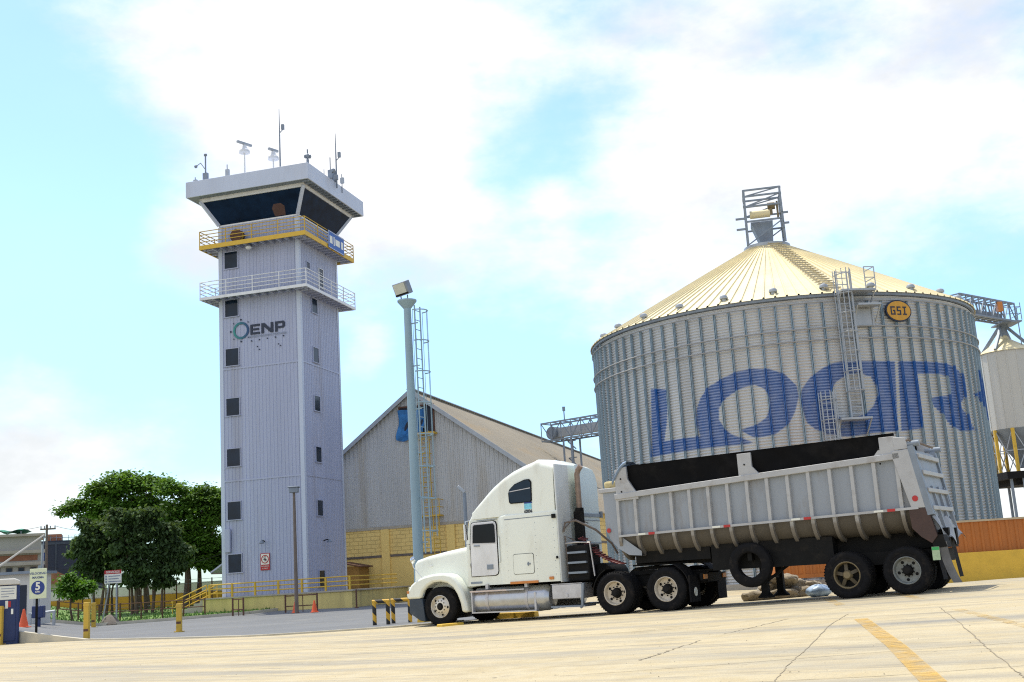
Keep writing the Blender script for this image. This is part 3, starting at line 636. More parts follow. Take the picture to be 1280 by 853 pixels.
mb = MB(); mb.bx(-.24, .24, -.2, .2, hh, hh + .26); mb.bx(-.3, .3, -.26, .26, hh + .26, hh + .32); obj('lamp_head', mb, M['galvd'], lm, bevel=.02)
# ------------------------------------------------------------------ warehouse
def hit(px, py, p0, ang):
    d = Vector((cos(ang), sin(ang))); n = Vector((d.y, -d.x, 0)); r = at(px, py, 1) - CAMPOS
    t = (Vector(p0) - CAMPOS).dot(n) / r.dot(n); return CAMPOS + r * t
AP = at(515, 490, 78.0); EV = hit(739, 636, AP, TH)
HW = hypot(EV.x - AP.x, EV.y - AP.y); ZA, ZE = AP.z, EV.z; SL = (ZA - ZE) / HW; WL = 70
wh = thing('warehouse', 'big gabled warehouse with grey corrugated gable over yellow block wall', 'warehouse', (AP.x, AP.y, 0), TH)
mb = MB(); pr = []; pitch = .30
n = int(2 * HW / pitch)
for i in range(n):
    a = -HW + i * pitch
    for o_, d in ((0, 0), (.5, 0), (.62, .035), (.9, .035)): pr.append((a + o_ * pitch, d))
pr.append((HW, 0))
for zlo, off in ((ZE - .15, 0),):
    V = [(a, -d, zlo) for a, d in pr] + [(a, -d, max(zlo + .01, ZA - SL * abs(a) - .02)) for a, d in pr]; m_ = len(pr)
    mb.add(V, [(i, i + 1, m_ + i + 1, m_ + i) for i in range(m_ - 1)])
obj('gable_cladding', mb, mat('gable_sheet', (.50, .505, .50), .55, .2, .09, .9, (.32, .24, .12), .6, .7, (1, 1, .12)), wh, smooth=0)
blk = mat('yellow_block', (.86, .63, .23), .85, 0, .08, .8, (.54, .39, .15), .5, .5); t = blk.node_tree; b = t.nodes['Principled BSDF']
tcn = t.nodes['Texture Coordinate']; sp = t.nodes.new('ShaderNodeSeparateXYZ'); cb = t.nodes.new('ShaderNodeCombineXYZ'); t.links.new(tcn.outputs['Object'], sp.inputs[0])
ad = t.nodes.new('ShaderNodeMath'); ad.operation = 'ADD'; t.links.new(sp.outputs[0], ad.inputs[0]); t.links.new(sp.outputs[1], ad.inputs[1])
t.links.new(ad.outputs[0], cb.inputs[0]); t.links.new(sp.outputs[2], cb.inputs[1])
br = t.nodes.new('ShaderNodeTexBrick'); br.inputs['Scale'].default_value = 1; br.inputs['Brick Width'].default_value = .62; br.inputs['Row Height'].default_value = .26; br.inputs['Mortar Size'].default_value = .022
t.links.new(cb.outputs[0], br.inputs['Vector']); old = b.inputs['Base Color'].links[0].from_socket
fm = t.nodes.new('ShaderNodeMath'); fm.operation = 'MULTIPLY'; fm.inputs[1].default_value = .55; t.links.new(br.outputs['Fac'], fm.inputs[0])
t.links.new(mixn(t, fm.outputs[0], old, (.30, .21, .07)), b.inputs['Base Color'])
plas = mat('yellow_plaster', (.86, .62, .21), .85, 0, .07, .6, (.54, .40, .17), .6, .5, (1, 1, .4))
mb = MB(); mb.bx(-HW, HW, -.0, .3, 3.15, ZE - .15); mb.bx(-HW, -HW + .3, .301, WL, 3.15, ZE - .15); mb.bx(HW - .3, HW, .301, WL, 3.15, ZE - .1); obj('block_wall', mb, blk, wh)
mb = MB(); mb.bx(-HW, HW, -.02, .3, -.1, 3.0); mb.bx(HW - .3, HW + .02, .301, WL, -.1, 3.0); obj('plaster_wall', mb, plas, wh)
mb = MB(); mb.bx(-HW - .02, HW + .05, -.07, .3, 3.0, 3.15); mb.bx(HW - .3, HW + .05, .301, WL, 3.0, 3.15); obj('tie_beam', mb, M['wood'], wh)
mb = MB(); mb.bx(-HW - .02, HW + .04, -.05, .0, ZE - .32, ZE - .13); obj('flashing', mb, M['conc'], wh)
for i in range(6):
    x = -HW + .25 + (2 * HW - .5) * i / 5; mb = MB(); mb.bx(x - .28, x + .28, -.18, -.021, -.1, ZE - .33); obj('pilaster', mb, plas, wh)
for i in range(1, 8): mb = MB(); mb.bx(HW + .021, HW + .2, i * 6 - .3, i * 6 + .3, -.1, ZE - .5); obj('pilaster', mb, plas, wh)
rmat = mat('roof_sheet', (.34, .295, .22), .65, .05, .14, .35, (.40, .24, .07), .9, .18, (1, .25, 1))
for s_ in (-1, 1):
    mb = MB(); pr = []; n = int((WL + .4) / .5)
    for i in range(n):
        for o_, d in ((0, 0), (.6, 0), (.7, .05), (.92, .05)): pr.append((-.4 + (i + o_) * .5, d))
    V = [(0, a, ZA + .06 + d) for a, d in pr] + [(s_ * (HW + .45), a, ZE - SL * .45 + .06 + d) for a, d in pr]; m_ = len(pr)
    mb.add(V, [(i, i + 1, m_ + i + 1, m_ + i) for i in range(m_ - 1)]); obj('roof', mb, rmat, wh, smooth=0)
    mb = MB(); mb.bar((0, -.42, ZA), (s_ * (HW + .45), -.42, ZE - SL * .45), .08, .26); obj('verge_trim', mb, M['galv'], wh)
mb = MB(); mb.bar((0, -.42, ZA + .14), (0, WL, ZA + .14), .5, .06); obj('ridge_cap', mb, M['galv'], wh)
def wp(px, py): 
    P = hit(px, py, AP, TH); return (P.x - AP.x) / cos(TH), P.z
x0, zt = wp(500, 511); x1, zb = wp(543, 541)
mb = MB(); mb.bx(x0, x1, -.05, -.037, zb, zt); obj('opening', mb, M['walldark'], wh)  # flat dark panel stands in for the shade inside the opening
mb = MB(); mb.bx(x0 - .08, x1 + .08, -.12, -.03, zt, zt + .1); mb.bx(x1, x1 + .08, -.12, -.03, zb, zt); mb.bx(x0 - .08, x0, -.12, -.03, zb, zt); obj('opening_frame', mb, M['brown'], wh)
def tarp(a0, a1, b0, b1):
    mb = MB(); w = a1 - a0
    mb.grid(lambda u, v: (a0 + u * w + .12 * sin(v * 5), -.16 - .10 * sin(u * 7 + v * 2) - .05 * sin(v * 9), b1 + (b0 - b1) * v - .12 * sin(u * pi) * v), 14, 14); obj('tarpaulin', mb, M['bluecloth'], wh, smooth=180)
tarp(x0 - .15, x0 + .85, zb - .3, zt - .15); tarp(x0 + 1.1, x1 - .6, zb + .05, zt - .2)
lad = MB(); lx = wp(534, 545)[0]; zp2 = wp(536, 645)[1]
lad2 = obj('ladder', lad, M['yellowd'], wh)
mb = MB()
for x in (lx - .28, lx + .28): mb.tube([(x, -.45, zp2), (x, -.45, zb + .1)], .035, 6)
z = zp2 + .2
while z < zb: mb.tube([(lx - .28, -.45, z), (lx + .28, -.45, z)], .022, 6); z += .33
z = zp2 + 1.2
while z < zb:
    mb.tube([(lx - .28, -.45, z)] + [(lx - .40 * cos(k * pi / 6), -.45 - .65 * sin(k * pi / 6), z) for k in range(7)] + [(lx + .28, -.45, z)], .03, 5); z += .95
for k in (1, 3, 5): mb.tube([(lx - .40 * cos(k * pi / 6), -.45 - .65 * sin(k * pi / 6), zp2 + 1.2), (lx - .40 * cos(k * pi / 6), -.45 - .65 * sin(k * pi / 6), zb)], .018, 5)
lad2.data = obj('tmp', mb, M['yellowd']).data; bpy.data.objects.remove(bpy.data.objects['tmp'])
mb = MB(); mb.bx(lx - 1.0, lx + .75, -.8, -.05, zb - .12, zb); obj('upper_landing', mb, M['yellow'], wh)
mb = MB(); mb.bx(lx - .7, lx + .9, -.8, -.05, zp2 - .1, zp2)
for x in (lx - .7, lx + .9):
    for z in (.5, 1.0): mb.tube([(x, -.8, zp2 + z), (x, -.05, zp2 + z)], .03, 6)
    mb.tube([(x, -.8, zp2), (x, -.8, zp2 + 1)], .03, 6)
for z in (.5, 1.0): mb.tube([(lx - .0, -.8, zp2 + z), (lx + .9, -.8, zp2 + z)], .03, 6)
for x in (lx + .4, lx + .8): mb.tube([(x, -.7, zp2), (x, -.7, 1.0)], .03, 6)
z = 1.0
while z < zp2: mb.tube([(lx + .4, -.7, z), (lx + .8, -.7, z)], .022, 6); z += .33
obj('landing', mb, M['yellow'], wh)
# small shed leaning at the warehouse corner
p = at(443, 752, 77.0); sh = thing('shed', 'little ochre shed with dark sloping roof between tower and warehouse', 'shed', (p.x, p.y, 0), TH)
mb = MB(); mb.bx(-.9, .4, 0, 1.6, -.1, 2.5); obj('shed_wall', mb, mat('shed_ochre', (.30, .17, .045), .8, 0, .15, 2), sh); mb = MB(); mb.prism([(-1.0, 2.75), (.65, 2.42), (.65, 2.5), (-1.0, 2.85)], lambda a, b_, h: (a, h, b_), -.3, 1.8); obj('shed_roof', mb, M['brown'], sh)

# ------------------------------------------------------------------ big silo
SC = Vector((14.466, 62.344)); R = 9.98; ZW = 13.1
def pc(th, r, z): return (r * sin(th), -r * cos(th), z)
LET = [
 [(-0.905, 9.8), (-0.793, 9.57), (-0.821, 7.94), (-0.846, 7.12), (-0.721, 7.12), (-0.638, 7.09), (-0.601, 7.09), (-0.443, 6.76), (-0.386, 6.55), (-0.41, 6.5), (-0.483, 6.52), (-0.627, 6.53), (-0.838, 6.5), (-0.935, 6.46)],
 [(-0.636, 7.09), (-0.649, 7.64), (-0.643, 8.39), (-0.619, 8.89), (-0.573, 9.36), (-0.49, 9.7), (-0.426, 9.9), (-0.351, 9.94), (-0.282, 9.86), (-0.21, 9.53), (-0.162, 8.94), (-0.159, 8.43), (-0.182, 7.76), (-0.216, 7.23), (-0.28, 6.82), (-0.351, 6.74), (-0.387, 6.81), (-0.432, 7.12), (-0.431, 7.19), (-0.359, 7.34), (-0.313, 7.62), (-0.29, 8.08), (-0.291, 8.64), (-0.31, 8.95), (-0.351, 9.19), (-0.419, 9.08), (-0.492, 8.72), (-0.53, 8.28), (-0.535, 7.76), (-0.507, 7.28), (-0.482, 7.02), (-0.403, 6.64), (-0.386, 6.55), (-0.483, 6.52), (-0.623, 6.55)],
 [(-0.151, 8.43), (-0.139, 8.79), (-0.101, 9.25), (-0.043, 9.64), (0.015, 9.87), (0.064, 9.94), (0.143, 9.91), (0.217, 9.88), (0.242, 9.86), (0.318, 9.84), (0.287, 6.61), (0.154, 6.56), (0.04, 6.46), (-0.059, 6.67), (-0.102, 6.9), (-0.135, 7.22), (-0.151, 7.95)],
 [(0.335, 9.84), (0.443, 9.87), (0.564, 9.85), (0.642, 9.83), (0.716, 9.75), (0.771, 9.47), (0.808, 8.99), (0.795, 8.44), (0.755, 8.1), (0.711, 7.89), (0.769, 7.5), (0.849, 6.72), (0.706, 6.63), (0.632, 6.76), (0.568, 7.31), (0.559, 7.42), (0.498, 7.9), (0.482, 8.12), (0.626, 8.31), (0.649, 8.47), (0.653, 8.9), (0.634, 9.23), (0.569, 9.29), (0.437, 9.26), (0.437, 8.02), (0.417, 6.7), (0.305, 6.61)],
 [(1.03, 9.9), (1.12, 9.84), (1.16, 8.6), (1.20, 7.5), (1.13, 7.4), (1.05, 8.1), (0.93, 8.3), (0.90, 8.56), (1.0, 8.75)]]
HOLES = [[(0.015, 8.98), (0.067, 9.27), (0.143, 9.29), (0.184, 9.15), (0.202, 8.72), (0.203, 8.29), (0.181, 7.82), (0.139, 7.47), (0.069, 7.27), (0.024, 7.27), (-0.002, 7.54), (-0.018, 8.0), (-0.015, 8.55)]]
def sdf(poly, X, Z):
    P = np.array(poly) * np.array([R, 1.0]); d = np.full(X.shape, 1e9); ins = np.zeros(X.shape, bool); n = len(P)
    for i in range(n):
        a, b_ = P[i], P[(i + 1) % n]; e = b_ - a; wx, wz = X - a[0], Z - a[1]; tt = np.clip((wx * e[0] + wz * e[1]) / max(1e-9, e @ e), 0, 1)
        d = np.minimum(d, np.hypot(wx - e[0] * tt, wz - e[1] * tt))
        c = ((a[1] > Z) != (b_[1] > Z)); 
        with np.errstate(divide='ignore', invalid='ignore'): xi = a[0] + (Z - a[1]) / (b_[1] - a[1] if b_[1] != a[1] else 1e-9) * e[0]
        ins ^= c & (X < xi)
    return np.where(ins, -d, d)
def paint(th, z):
    X = th * R; out_ = np.full(X.shape, 1.0); k = (np.abs(th) < 1.35) & (z > 5.8) & (z < 10.6)
    if k.any():
        x, zz = X[k], z[k]; v = np.full(x.shape, 1.0)
        for p_ in LET: v = np.minimum(v, sdf(p_, x, zz))
        for h_ in HOLES: v = np.maximum(v, -sdf(h_, x, zz))
        out_[k] = v
    return out_
def paintmat(name, base, rough, metal, var, dirt):
    m = mat(name, base, rough, metal, var, 1.2, dirt, .5, .7, (1, 1, .15)); t = m.node_tree; b = t.nodes['Principled BSDF']
    a = t.nodes.new('ShaderNodeAttribute'); a.attribute_name = 'paint'; r_ = t.nodes.new('ShaderNodeMapRange'); r_.inputs['From Min'].default_value = .03; r_.inputs['From Max'].default_value = -.03
    t.links.new(a.outputs['Fac'], r_.inputs['Value']); old = b.inputs['Base Color'].links[0].from_socket
    g = t.nodes['Texture Coordinate'].outputs['Object']; w = noisemask(t, g, 2.2, .30, .62, 8, .7); mm = t.nodes.new('ShaderNodeMath'); mm.operation = 'MULTIPLY'
    w2 = t.nodes.new('ShaderNodeMapRange'); w2.inputs['To Min'].default_value = .76; w2.inputs['To Max'].default_value = 1; t.links.new(w, w2.inputs['Value'])
    s5 = t.nodes.new('ShaderNodeAttribute'); s5.attribute_name = 'coverage'; m9 = t.nodes.new('ShaderNodeMath'); m9.operation = 'MULTIPLY'; t.links.new(s5.outputs['Fac'], m9.inputs[0]); t.links.new(w2.outputs[0], m9.inputs[1])
    t.links.new(r_.outputs[0], mm.inputs[0]); t.links.new(m9.outputs[0], mm.inputs[1])
    t.links.new(mixn(t, mm.outputs[0], old, (.004, .085, .34)), b.inputs['Base Color'])
    mt_ = t.nodes.new('ShaderNodeMath'); mt_.operation = 'SUBTRACT'; mt_.inputs[0].default_value = metal; mt_.use_clamp = True; t.links.new(mm.outputs[0], mt_.inputs[1]); t.links.new(mt_.outputs[0], b.inputs['Metallic'])
    return m
M['silo'] = paintmat('corrugated_silo_sheet', (.52, .53, .53), .45, .3, .12, (.33, .32, .30))
M['stiff'] = paintmat('stiffener_steel', (.25, .33, .385), .42, .35, .10, (.25, .27, .28))
def setpaint(o, wall=False):
    me = o.data; n = len(me.vertices); co = np.empty(n * 3, 'f'); me.vertices.foreach_get('co', co); co = co.reshape(-1, 3)
    a = me.attributes.new('paint', 'FLOAT', 'POINT'); a.data.foreach_set('value', paint(np.arctan2(co[:, 0], -co[:, 1]), co[:, 2]).astype('f'))
    cv = np.ones(n, 'f')
    if wall: q = np.round(((co[:, 2] + .1) / PITCH % 1) * 4) % 4; cv = np.select([q == 0, q == 1, q == 2], [.9, 1.0, .86], .46).astype('f')   # paint sprayed from below missed the upper flank of each corrugation
    a = me.attributes.new('coverage', 'FLOAT', 'POINT'); a.data.foreach_set('value', cv)
si = thing('grain_silo', 'huge round corrugated steel silo with big blue letters and cream conical roof', 'silo', (SC.x, SC.y, 0))
ths = np.concatenate([np.linspace(-1.9, 1.9, 420), np.linspace(1.9, 2 * pi - 1.9, 60)[1:-1]]); nt_ = len(ths)
PITCH = .135; nr = int((ZW + .1) / PITCH); zz = []; rr = []
for i in range(nr):
    for q, d in ((0, 0), (.25, .6), (.5, 1), (.75, .6)): zz.append(-.1 + (i + q) * PITCH); rr.append(R - .06 + .07 * d)
zz.append(-.1 + nr * PITCH); rr.append(R - .06); zz, rr = np.array(zz), np.array(rr)
Vx = (rr[:, None] * np.sin(ths)[None]).ravel(); Vy = (-rr[:, None] * np.cos(ths)[None]).ravel(); Vz = np.repeat(zz, nt_)
V = np.stack([Vx, Vy, Vz], 1).astype('f'); J, I = np.meshgrid(np.arange(len(zz) - 1), np.arange(nt_), indexing='ij'); I2 = (I + 1) % nt_
Fq = np.stack([J * nt_ + I, J * nt_ + I2, (J + 1) * nt_ + I2, (J + 1) * nt_ + I], -1).reshape(-1, 4)
me = bpy.data.meshes.new('silo_wall'); me.vertices.add(len(V)); me.vertices.foreach_set('co', V.ravel()); me.loops.add(Fq.size); me.loops.foreach_set('vertex_index', Fq.ravel().astype('i'))
me.polygons.add(len(Fq)); me.polygons.foreach_set('loop_start', np.arange(0, Fq.size, 4, dtype='i')); me.update(calc_edges=True); me.materials.append(M['silo'])
me.polygons.foreach_set('use_smooth', [True] * len(Fq)); o = bpy.data.objects.new('silo_wall', me); COL.objects.link(o); o.parent = si; setpaint(o, True)
NS = 88; M['laddst'] = mat('weathered_ladder', (.46, .41, .29), .6, .1, .1, 3); M['ringst'] = mat('ring_steel', (.33, .33, .32), .5, .3, .1, 2)
for k in range(NS):
    th0 = -.5795 + 2 * pi * k / NS; mb = MB(); 
    prof = [(-.058, .018), (-.048, .02), (-.042, .115), (-.016, .115), (-.011, .035), (.011, .035), (.016, .115), (.042, .115), (.048, .02), (.058, .018)]
    zs = np.arange(0, ZW - .1, .25) if abs((th0 + pi) % (2 * pi) - pi) < 1.3 else np.array([0, ZW - .1])
    V = [pc(th0 + a / R, R + d, z) for z in zs for a, d in prof]; m_ = len(prof)
    mb.add(V, [(j * m_ + i, j * m_ + i + 1, (j + 1) * m_ + i + 1, (j + 1) * m_ + i) for j in range(len(zs) - 1) for i in range(m_ - 1)])
    setpaint(obj('stiffener', mb, M['stiff'], si, smooth=0, recalc=False))
for z, r_ in ((12.72, .025), (11.5, .034), (10.95, .034)):
    mb = MB(); mb.tube([pc(2 * pi * k / 120, R + .15, z) for k in range(120)], r_, 6, closed=True); obj('wind_ring', mb, M['ringst'], si)
mb = MB(); mb.lathe([(R + .03, ZW - .14), (R + .14, ZW - .12), (R + .14, ZW + .03), (R - .1, ZW + .03)], (0, 0, 0), 'z', 176); obj('eave_band', mb, M['galvd'], si)
mb = MB(); mb.lathe([(R + .35, -.1), (R + .35, .25), (R + .0, .25)], (0, 0, 0), 'z', 96); obj('footing', mb, M['conc'], si)
M['siloroof'] = mat('silo_roof_sheet', (.74, .65, .41), .5, .12, .07, .6, (.42, .33, .17), .4, .5)
RA, ZR_ = 1.15, 18.12; NP = 120; mb = MB(); rows = 14; pa = []
for k in range(NP):
    for q, d in ((0, 0), (.78, 0), (.84, .075), (.94, .075)): pa.append((2 * pi * (k + q) / NP, d))
V = []
for j in range(rows + 1):
    r_ = (R + .22) + (RA - R - .22) * j / rows; z = ZW + .0 + (ZR_ - ZW) * j / rows
    V += [pc(a, r_, z + d * (.35 + .65 * min(1, r_ / 4))) for a, d in pa]
m_ = len(pa); mb.add(V, [(j * m_ + i, j * m_ + (i + 1) % m_, (j + 1) * m_ + (i + 1) % m_, (j + 1) * m_ + i) for j in range(rows) for i in range(m_)])
obj('roof', mb, M['siloroof'], si, smooth=0)
mb = MB(); mb.lathe([(RA + .12, ZR_ - .1), (RA + .12, ZR_ + .12), (0, ZR_ + .16)], (0, 0, 0), 'z', 40); obj('peak_ring', mb, M['galv'], si)
for k in range(26):
    th0 = .02 + 2 * pi * k / 26; r_ = R - .35; z = ZW + (R + .22 - r_) * (ZR_ - ZW) / (R + .22 - RA)
    mb = MB(); mb.lathe([(.11, -.12), (.11, .08), (.20, .07), (.21, .13), (.17, .22), (.08, .27), (0, .28)], pc(th0, r_, z), 'z', 12); obj('roof_vent', mb, M['galv'], si)
mb = MB(); tl = .055
def rp(r_, lift, off):
    z = ZW + (R + .22 - r_) * (ZR_ - ZW) / (R + .22 - RA); q = pc(tl, r_, z + lift); return (q[0] + off * cos(tl), q[1] + off * sin(tl), q[2])
for off in (-.25, .25): mb.bar(rp(R, .12, off), rp(RA + .1, .12, off), .025)
for i in range(24): r_ = R - .1 - i * .36; mb.bar(rp(r_, .15, -.40), rp(r_, .15, .40), .09, .04)
obj('roof_ladder', mb, M['laddst'], si)
# head frame on the peak
hf = MB(); w = 1.0; zt = 21.35; zb_ = ZR_ + .1
for x in (-w, w):
    for y in (-w, w): hf.bar((x, y, zb_), (x * .97, y, zt), .11)
for z in (19.55, 20.4, 21.0, zt):
    for s_ in (-1, 1): hf.bar((-w, s_ * w, z), (w, s_ * w, z), .09); hf.bar((s_ * w, -w, z), (s_ * w, w, z), .09)
for s_ in (-1, 1):
    hf.bar((-w, s_ * w, 20.4), (w, s_ * w, 21.0), .06); hf.bar((-w, s_ * w, 21.0), (w, s_ * w, zt), .06); hf.bar((-w, s_ * w, zb_), (w, s_ * w, 19.5), .06); hf.bar((s_ * w, -w, 20.4), (s_ * w, w, 21.4), .06)
for z in (19.0, 19.35, 19.9): hf.bar((w, -1.2, z), (w, 1.2, z), .05)
for z in (19.15, 19.75):
    hf.bar((-w - .55, -w, z), (-w, -w, z), .1); hf.bar((w, -w, z + .1), (w + .3, -w, z + .1), .1)
obj('head_frame', hf, M['galvd'], si, smooth=0, rz=radians(-11))
mb = MB(); mb.prism([(-.75, 19.6), (.45, 19.6), (.35, 18.2), (-.25, 18.2)], lambda a, b_, h: (a, h, b_), -.6, .6); obj('hopper', mb, M['galvd'], si, rz=radians(-11))
mb = MB(); mb.cyl((-.75, -.5, 20.05), (.35, -.5, 20.05), .22, n=14); obj('drive_drum', mb, M['siloroof'], si, rz=radians(-11))
mb = MB(); mb.cyl((.25, -.5, 20.45), (.65, -.5, 20.45), .2, n=12); mb.bx(.3, .5, -.65, -.35, 20.0, 20.3); mb.bx(.72, .82, -.68, -.32, 19.8, 20.65); obj('drive_motor', mb, M['rimgold'], si, rz=radians(-11))
# caged ladders and landings
def caged(th0, z0, z1, name='caged_ladder', cage0=1.2):
    mb = MB(); c, s_ = cos(th0), sin(th0)
    def q(off, r_, z): p_ = pc(th0, r_, z); return (p_[0] + off * c, p_[1] + off * s_, z)
    for off in (-.27, .27): mb.bar(q(off, R + .3, z0), q(off, R + .3, z1), .06)
    z = z0 + .2
    while z < z1: mb.bar(q(-.27, R + .3, z), q(.27, R + .3, z), .035); z += .3
    z = z0 + cage0
    while z <= z1 + .01:
        mb.tube([q(.38 * cos(k * pi / 6) * -1, R + .3 + .68 * sin(k * pi / 6), z) for k in range(7)], .028, 5); z += .9
    for k in (0, 1, 2, 3, 4, 5, 6): mb.tube([q(-.38 * cos(k * pi / 6), R + .3 + .68 * sin(k * pi / 6), z0 + cage0), q(-.38 * cos(k * pi / 6), R + .3 + .68 * sin(k * pi / 6), z1)], .02, 5)
    for z in np.arange(z0 + .6, min(z1, ZW), 1.5): mb.bar(q(-.27, R + .02, z), q(-.27, R + .3, z), .04); mb.bar(q(.27, R + .02, z), q(.27, R + .3, z), .04)
    obj(name, mb, M['galv'], si)
caged(.085, 7.25, 14.1); caged(-.04, .6, 8.5)
def landing(th0, th1, z, rail=True, dr=.95):
    mb = MB(); ts = np.linspace(th0, th1, 5)
    for i in range(4):
        mb.add([pc(ts[i], R + .12, z), pc(ts[i + 1], R + .12, z), pc(ts[i + 1], R + dr, z), pc(ts[i], R + dr, z), pc(ts[i], R + .12, z - .09), pc(ts[i + 1], R + .12, z - .09), pc(ts[i + 1], R + dr, z - .09), pc(ts[i], R + dr, z - .09)],
               [(0, 1, 2, 3), (7, 6, 5, 4), (3, 2, 6, 7), (0, 3, 7, 4), (1, 0, 4, 5), (2, 1, 5, 6)])
    for tt in (th0, th1): mb.bar(pc(tt, R + .1, z - .75), pc(tt, R + dr - .1, z - .05), .05)
    if rail:
        for zz_ in (.5, 1.0): mb.tube([pc(th1, R + .12, z + zz_), pc(th1, R + dr, z + zz_), pc((th0 + th1) / 2 + .03, R + dr, z + zz_)], .025, 6)
        for tt in (th1, (th0 + th1) / 2 + .03): mb.tube([pc(tt, R + dr, z), pc(tt, R + dr, z + 1)], .025, 6)
    return mb
obj('landing', landing(-.005, .125, 7.22, False), M['galv'], si); obj('landing', landing(.06, .21, 13.1), M['galv'], si)
obj('inspection_hood', landing(.13, .235, 12.45, False, .8), M['galv'], si)
mb = MB()
for tt in (.142, .222): mb.bar(pc(tt, R + .14, 11.5), pc(tt, R + .14, 12.34), .06)
mb.add([pc(.145, R + .125, 11.52), pc(.22, R + .125, 11.52), pc(.22, R + .125, 12.33), pc(.145, R + .125, 12.33)], [(0, 1, 2, 3)]); obj('inspection_door', mb, M['galv'], si)
tg = .3576; g = pc(tg, R + .2, 12.2)
sg = thing('oval_sign', 'oval ochre sign with dark block letters near the top of the big silo', 'sign', (SC.x + g[0], SC.y + g[1], g[2]), tg)
E_ = [(.72 * cos(2 * pi * k / 40), .52 * sin(2 * pi * k / 40)) for k in range(40)]; E2 = [(a * .91, b_ * .88) for a, b_ in E_]; sf = lambda a, b_, h: (a, -h, b_)
mb = MB(); mb.prism(E_, sf, -.08, 0); obj('backing', mb, M['ink'], sg); mb = MB(); mb.prism(E2, sf, .001, .02); obj('face', mb, mat('sign_ochre', (.55, .29, .03), .5, 0, .12, 3), sg)
lt = MB(); T_ = .062
def L2(rects):
    for a, b_, c_, d_ in rects: lt.bx(a, c_, -.034, -.021, b_, d_)
L2([(-.46, -.2, -.40, .2), (-.399, .14, -.21, .2), (-.399, -.2, -.21, -.14), (-.27, -.139, -.21, .03), (-.33, -.03, -.271, .03)])
L2([(-.11, .14, .11, .2), (-.11, -.03, .11, .03), (-.11, -.2, .11, -.14), (-.11, .031, -.05, .139), (.05, -.139, .11, -.031)])
L2([(.22, .14, .42, .2), (.22, -.2, .42, -.14), (.29, -.139, .35, .139)])
obj('lettering', lt, M['ink'], sg, smooth=0)

# ------------------------------------------------------------------ conveyor bridges and small hopper silo
def truss(root, p, q, h, w, n, belt=True):
    p, q = Vector(p), Vector(q); d = q - p; side = Vector((d.y, -d.x, 0)).normalized() * w / 2; up = Vector((0, 0, h)); mb = MB()
    for s_ in (-1, 1):
        for u in (Vector(), up): mb.bar(p + side * s_ + u, q + side * s_ + u, .12)
        for i in range(n + 1):
            a = p + d * (i / n) + side * s_; mb.bar(a, a + up, .08)
            if i < n: b_ = p + d * ((i + 1) / n) + side * s_; mb.bar(a if i % 2 else a + up, b_ + up if i % 2 else b_, .06)
    for i in range(n + 1):
        for u in (Vector(), up): a = p + d * (i / n) + u; mb.bar(a - side, a + side, .08)
    obj('truss', mb, M['galvd'], root, smooth=0)
    if belt:
        mb = MB(); mb.bar(p + d * .12 + up * .42, q + up * .42, .7, .75); obj('conveyor_casing', mb, M['galv'], root)
        mb = MB(); a = p + d * .10 + up * .42; mb.cyl(a - side * .8, a + side * .8, .55, n=16); obj('head_drum', mb, M['galvd'], root)
gp = at(684, 553, 98); gq = at(800, 550, 92)
gb = thing('conveyor_bridge', 'grey truss conveyor bridge passing behind the big silo above the warehouse roof', 'conveyor', (gp.x, gp.y, gp.z)); gq2 = gq - gp; gq2.z = 0
truss(gb, (0, 0, 0), gq2, 1.5, 1.4, 9)
mb = MB(); d = gq2.normalized(); 
for k in (2.2, 3.0):
    for s_ in (-.6, .6): a = d * k + Vector((d.y, -d.x, 0)) * s_; mb.bar(a, a + Vector((0, 0, -gp.z)), .16)
for i in range(9): z = -.2 - i * 1.4; mb.bar(d * 2.2 + Vector((0, 0, z)), d * 3.0 + Vector((0, 0, z - .7)), .08); mb.bar(d * 2.2 + Vector((0, 0, z)), d * 3.0 + Vector((0, 0, z)), .08)
obj('trestle', mb, M['galvd'], gb, smooth=0); mb = MB(); mb.tube([d * 2 + Vector((0, 0, 1.5)), d * 2 + Vector((0, 0, 2.5))], .05, 6); mb.bx(d.x * 2 - .12, d.x * 2 + .12, d.y * 2 - .12, d.y * 2 + .12, 2.4, 2.75); obj('lamp', mb, M['galvd'], gb)
D2 = 85.0; e = at(1256, 442, D2); bt = at(1267, 534, D2); ap = at(1253.5, 422, D2); RX = 1.85; cx2, cy2 = e.x + .1, e.y
hs = thing('hopper_silo', 'small smooth steel hopper silo on yellow framed legs right of the big silo', 'silo', (cx2, cy2, 0))
ze, zl = e.z, bt.z - .2
mb = MB(); pr = []
for k in range(16):
    for q_, d in ((0, 0), (.86, 0), (.88, .035), (.98, .035)): pr.append((2 * pi * (k + q_) / 16, d))
pr2 = []
for a, d in pr: pr2.append((a, d))
V = [( (RX + d) * sin(a), -(RX + d) * cos(a), z) for z in (zl, ze) for a, d in pr2]; m_ = len(pr2); mb.add(V, [(i, (i + 1) % m_, m_ + (i + 1) % m_, m_ + i) for i in range(m_)]); obj('bin_wall', mb, mat('pale_bin_sheet', (.50, .49, .45), .5, .15, .08, .8, (.4, .36, .28), .4, .8, (1, 1, .2)), hs, smooth=25)
mb = MB(); mb.lathe([(RX + .1, ze - .02), (RX + .05, ze + .08), (.35, ap.z - .15), (.25, ap.z + .1), (0, ap.z + .1)], (0, 0, 0), 'z', 32); obj('bin_roof', mb, M['siloroof'], hs)
mb = MB(); mb.lathe([(RX, zl), (.35, zl - 2.4), (.35, zl - 2.8)], (0, 0, 0), 'z', 32); obj('hopper_cone', mb, M['galvd'], hs)
zq = at(1268, 592, D2).z
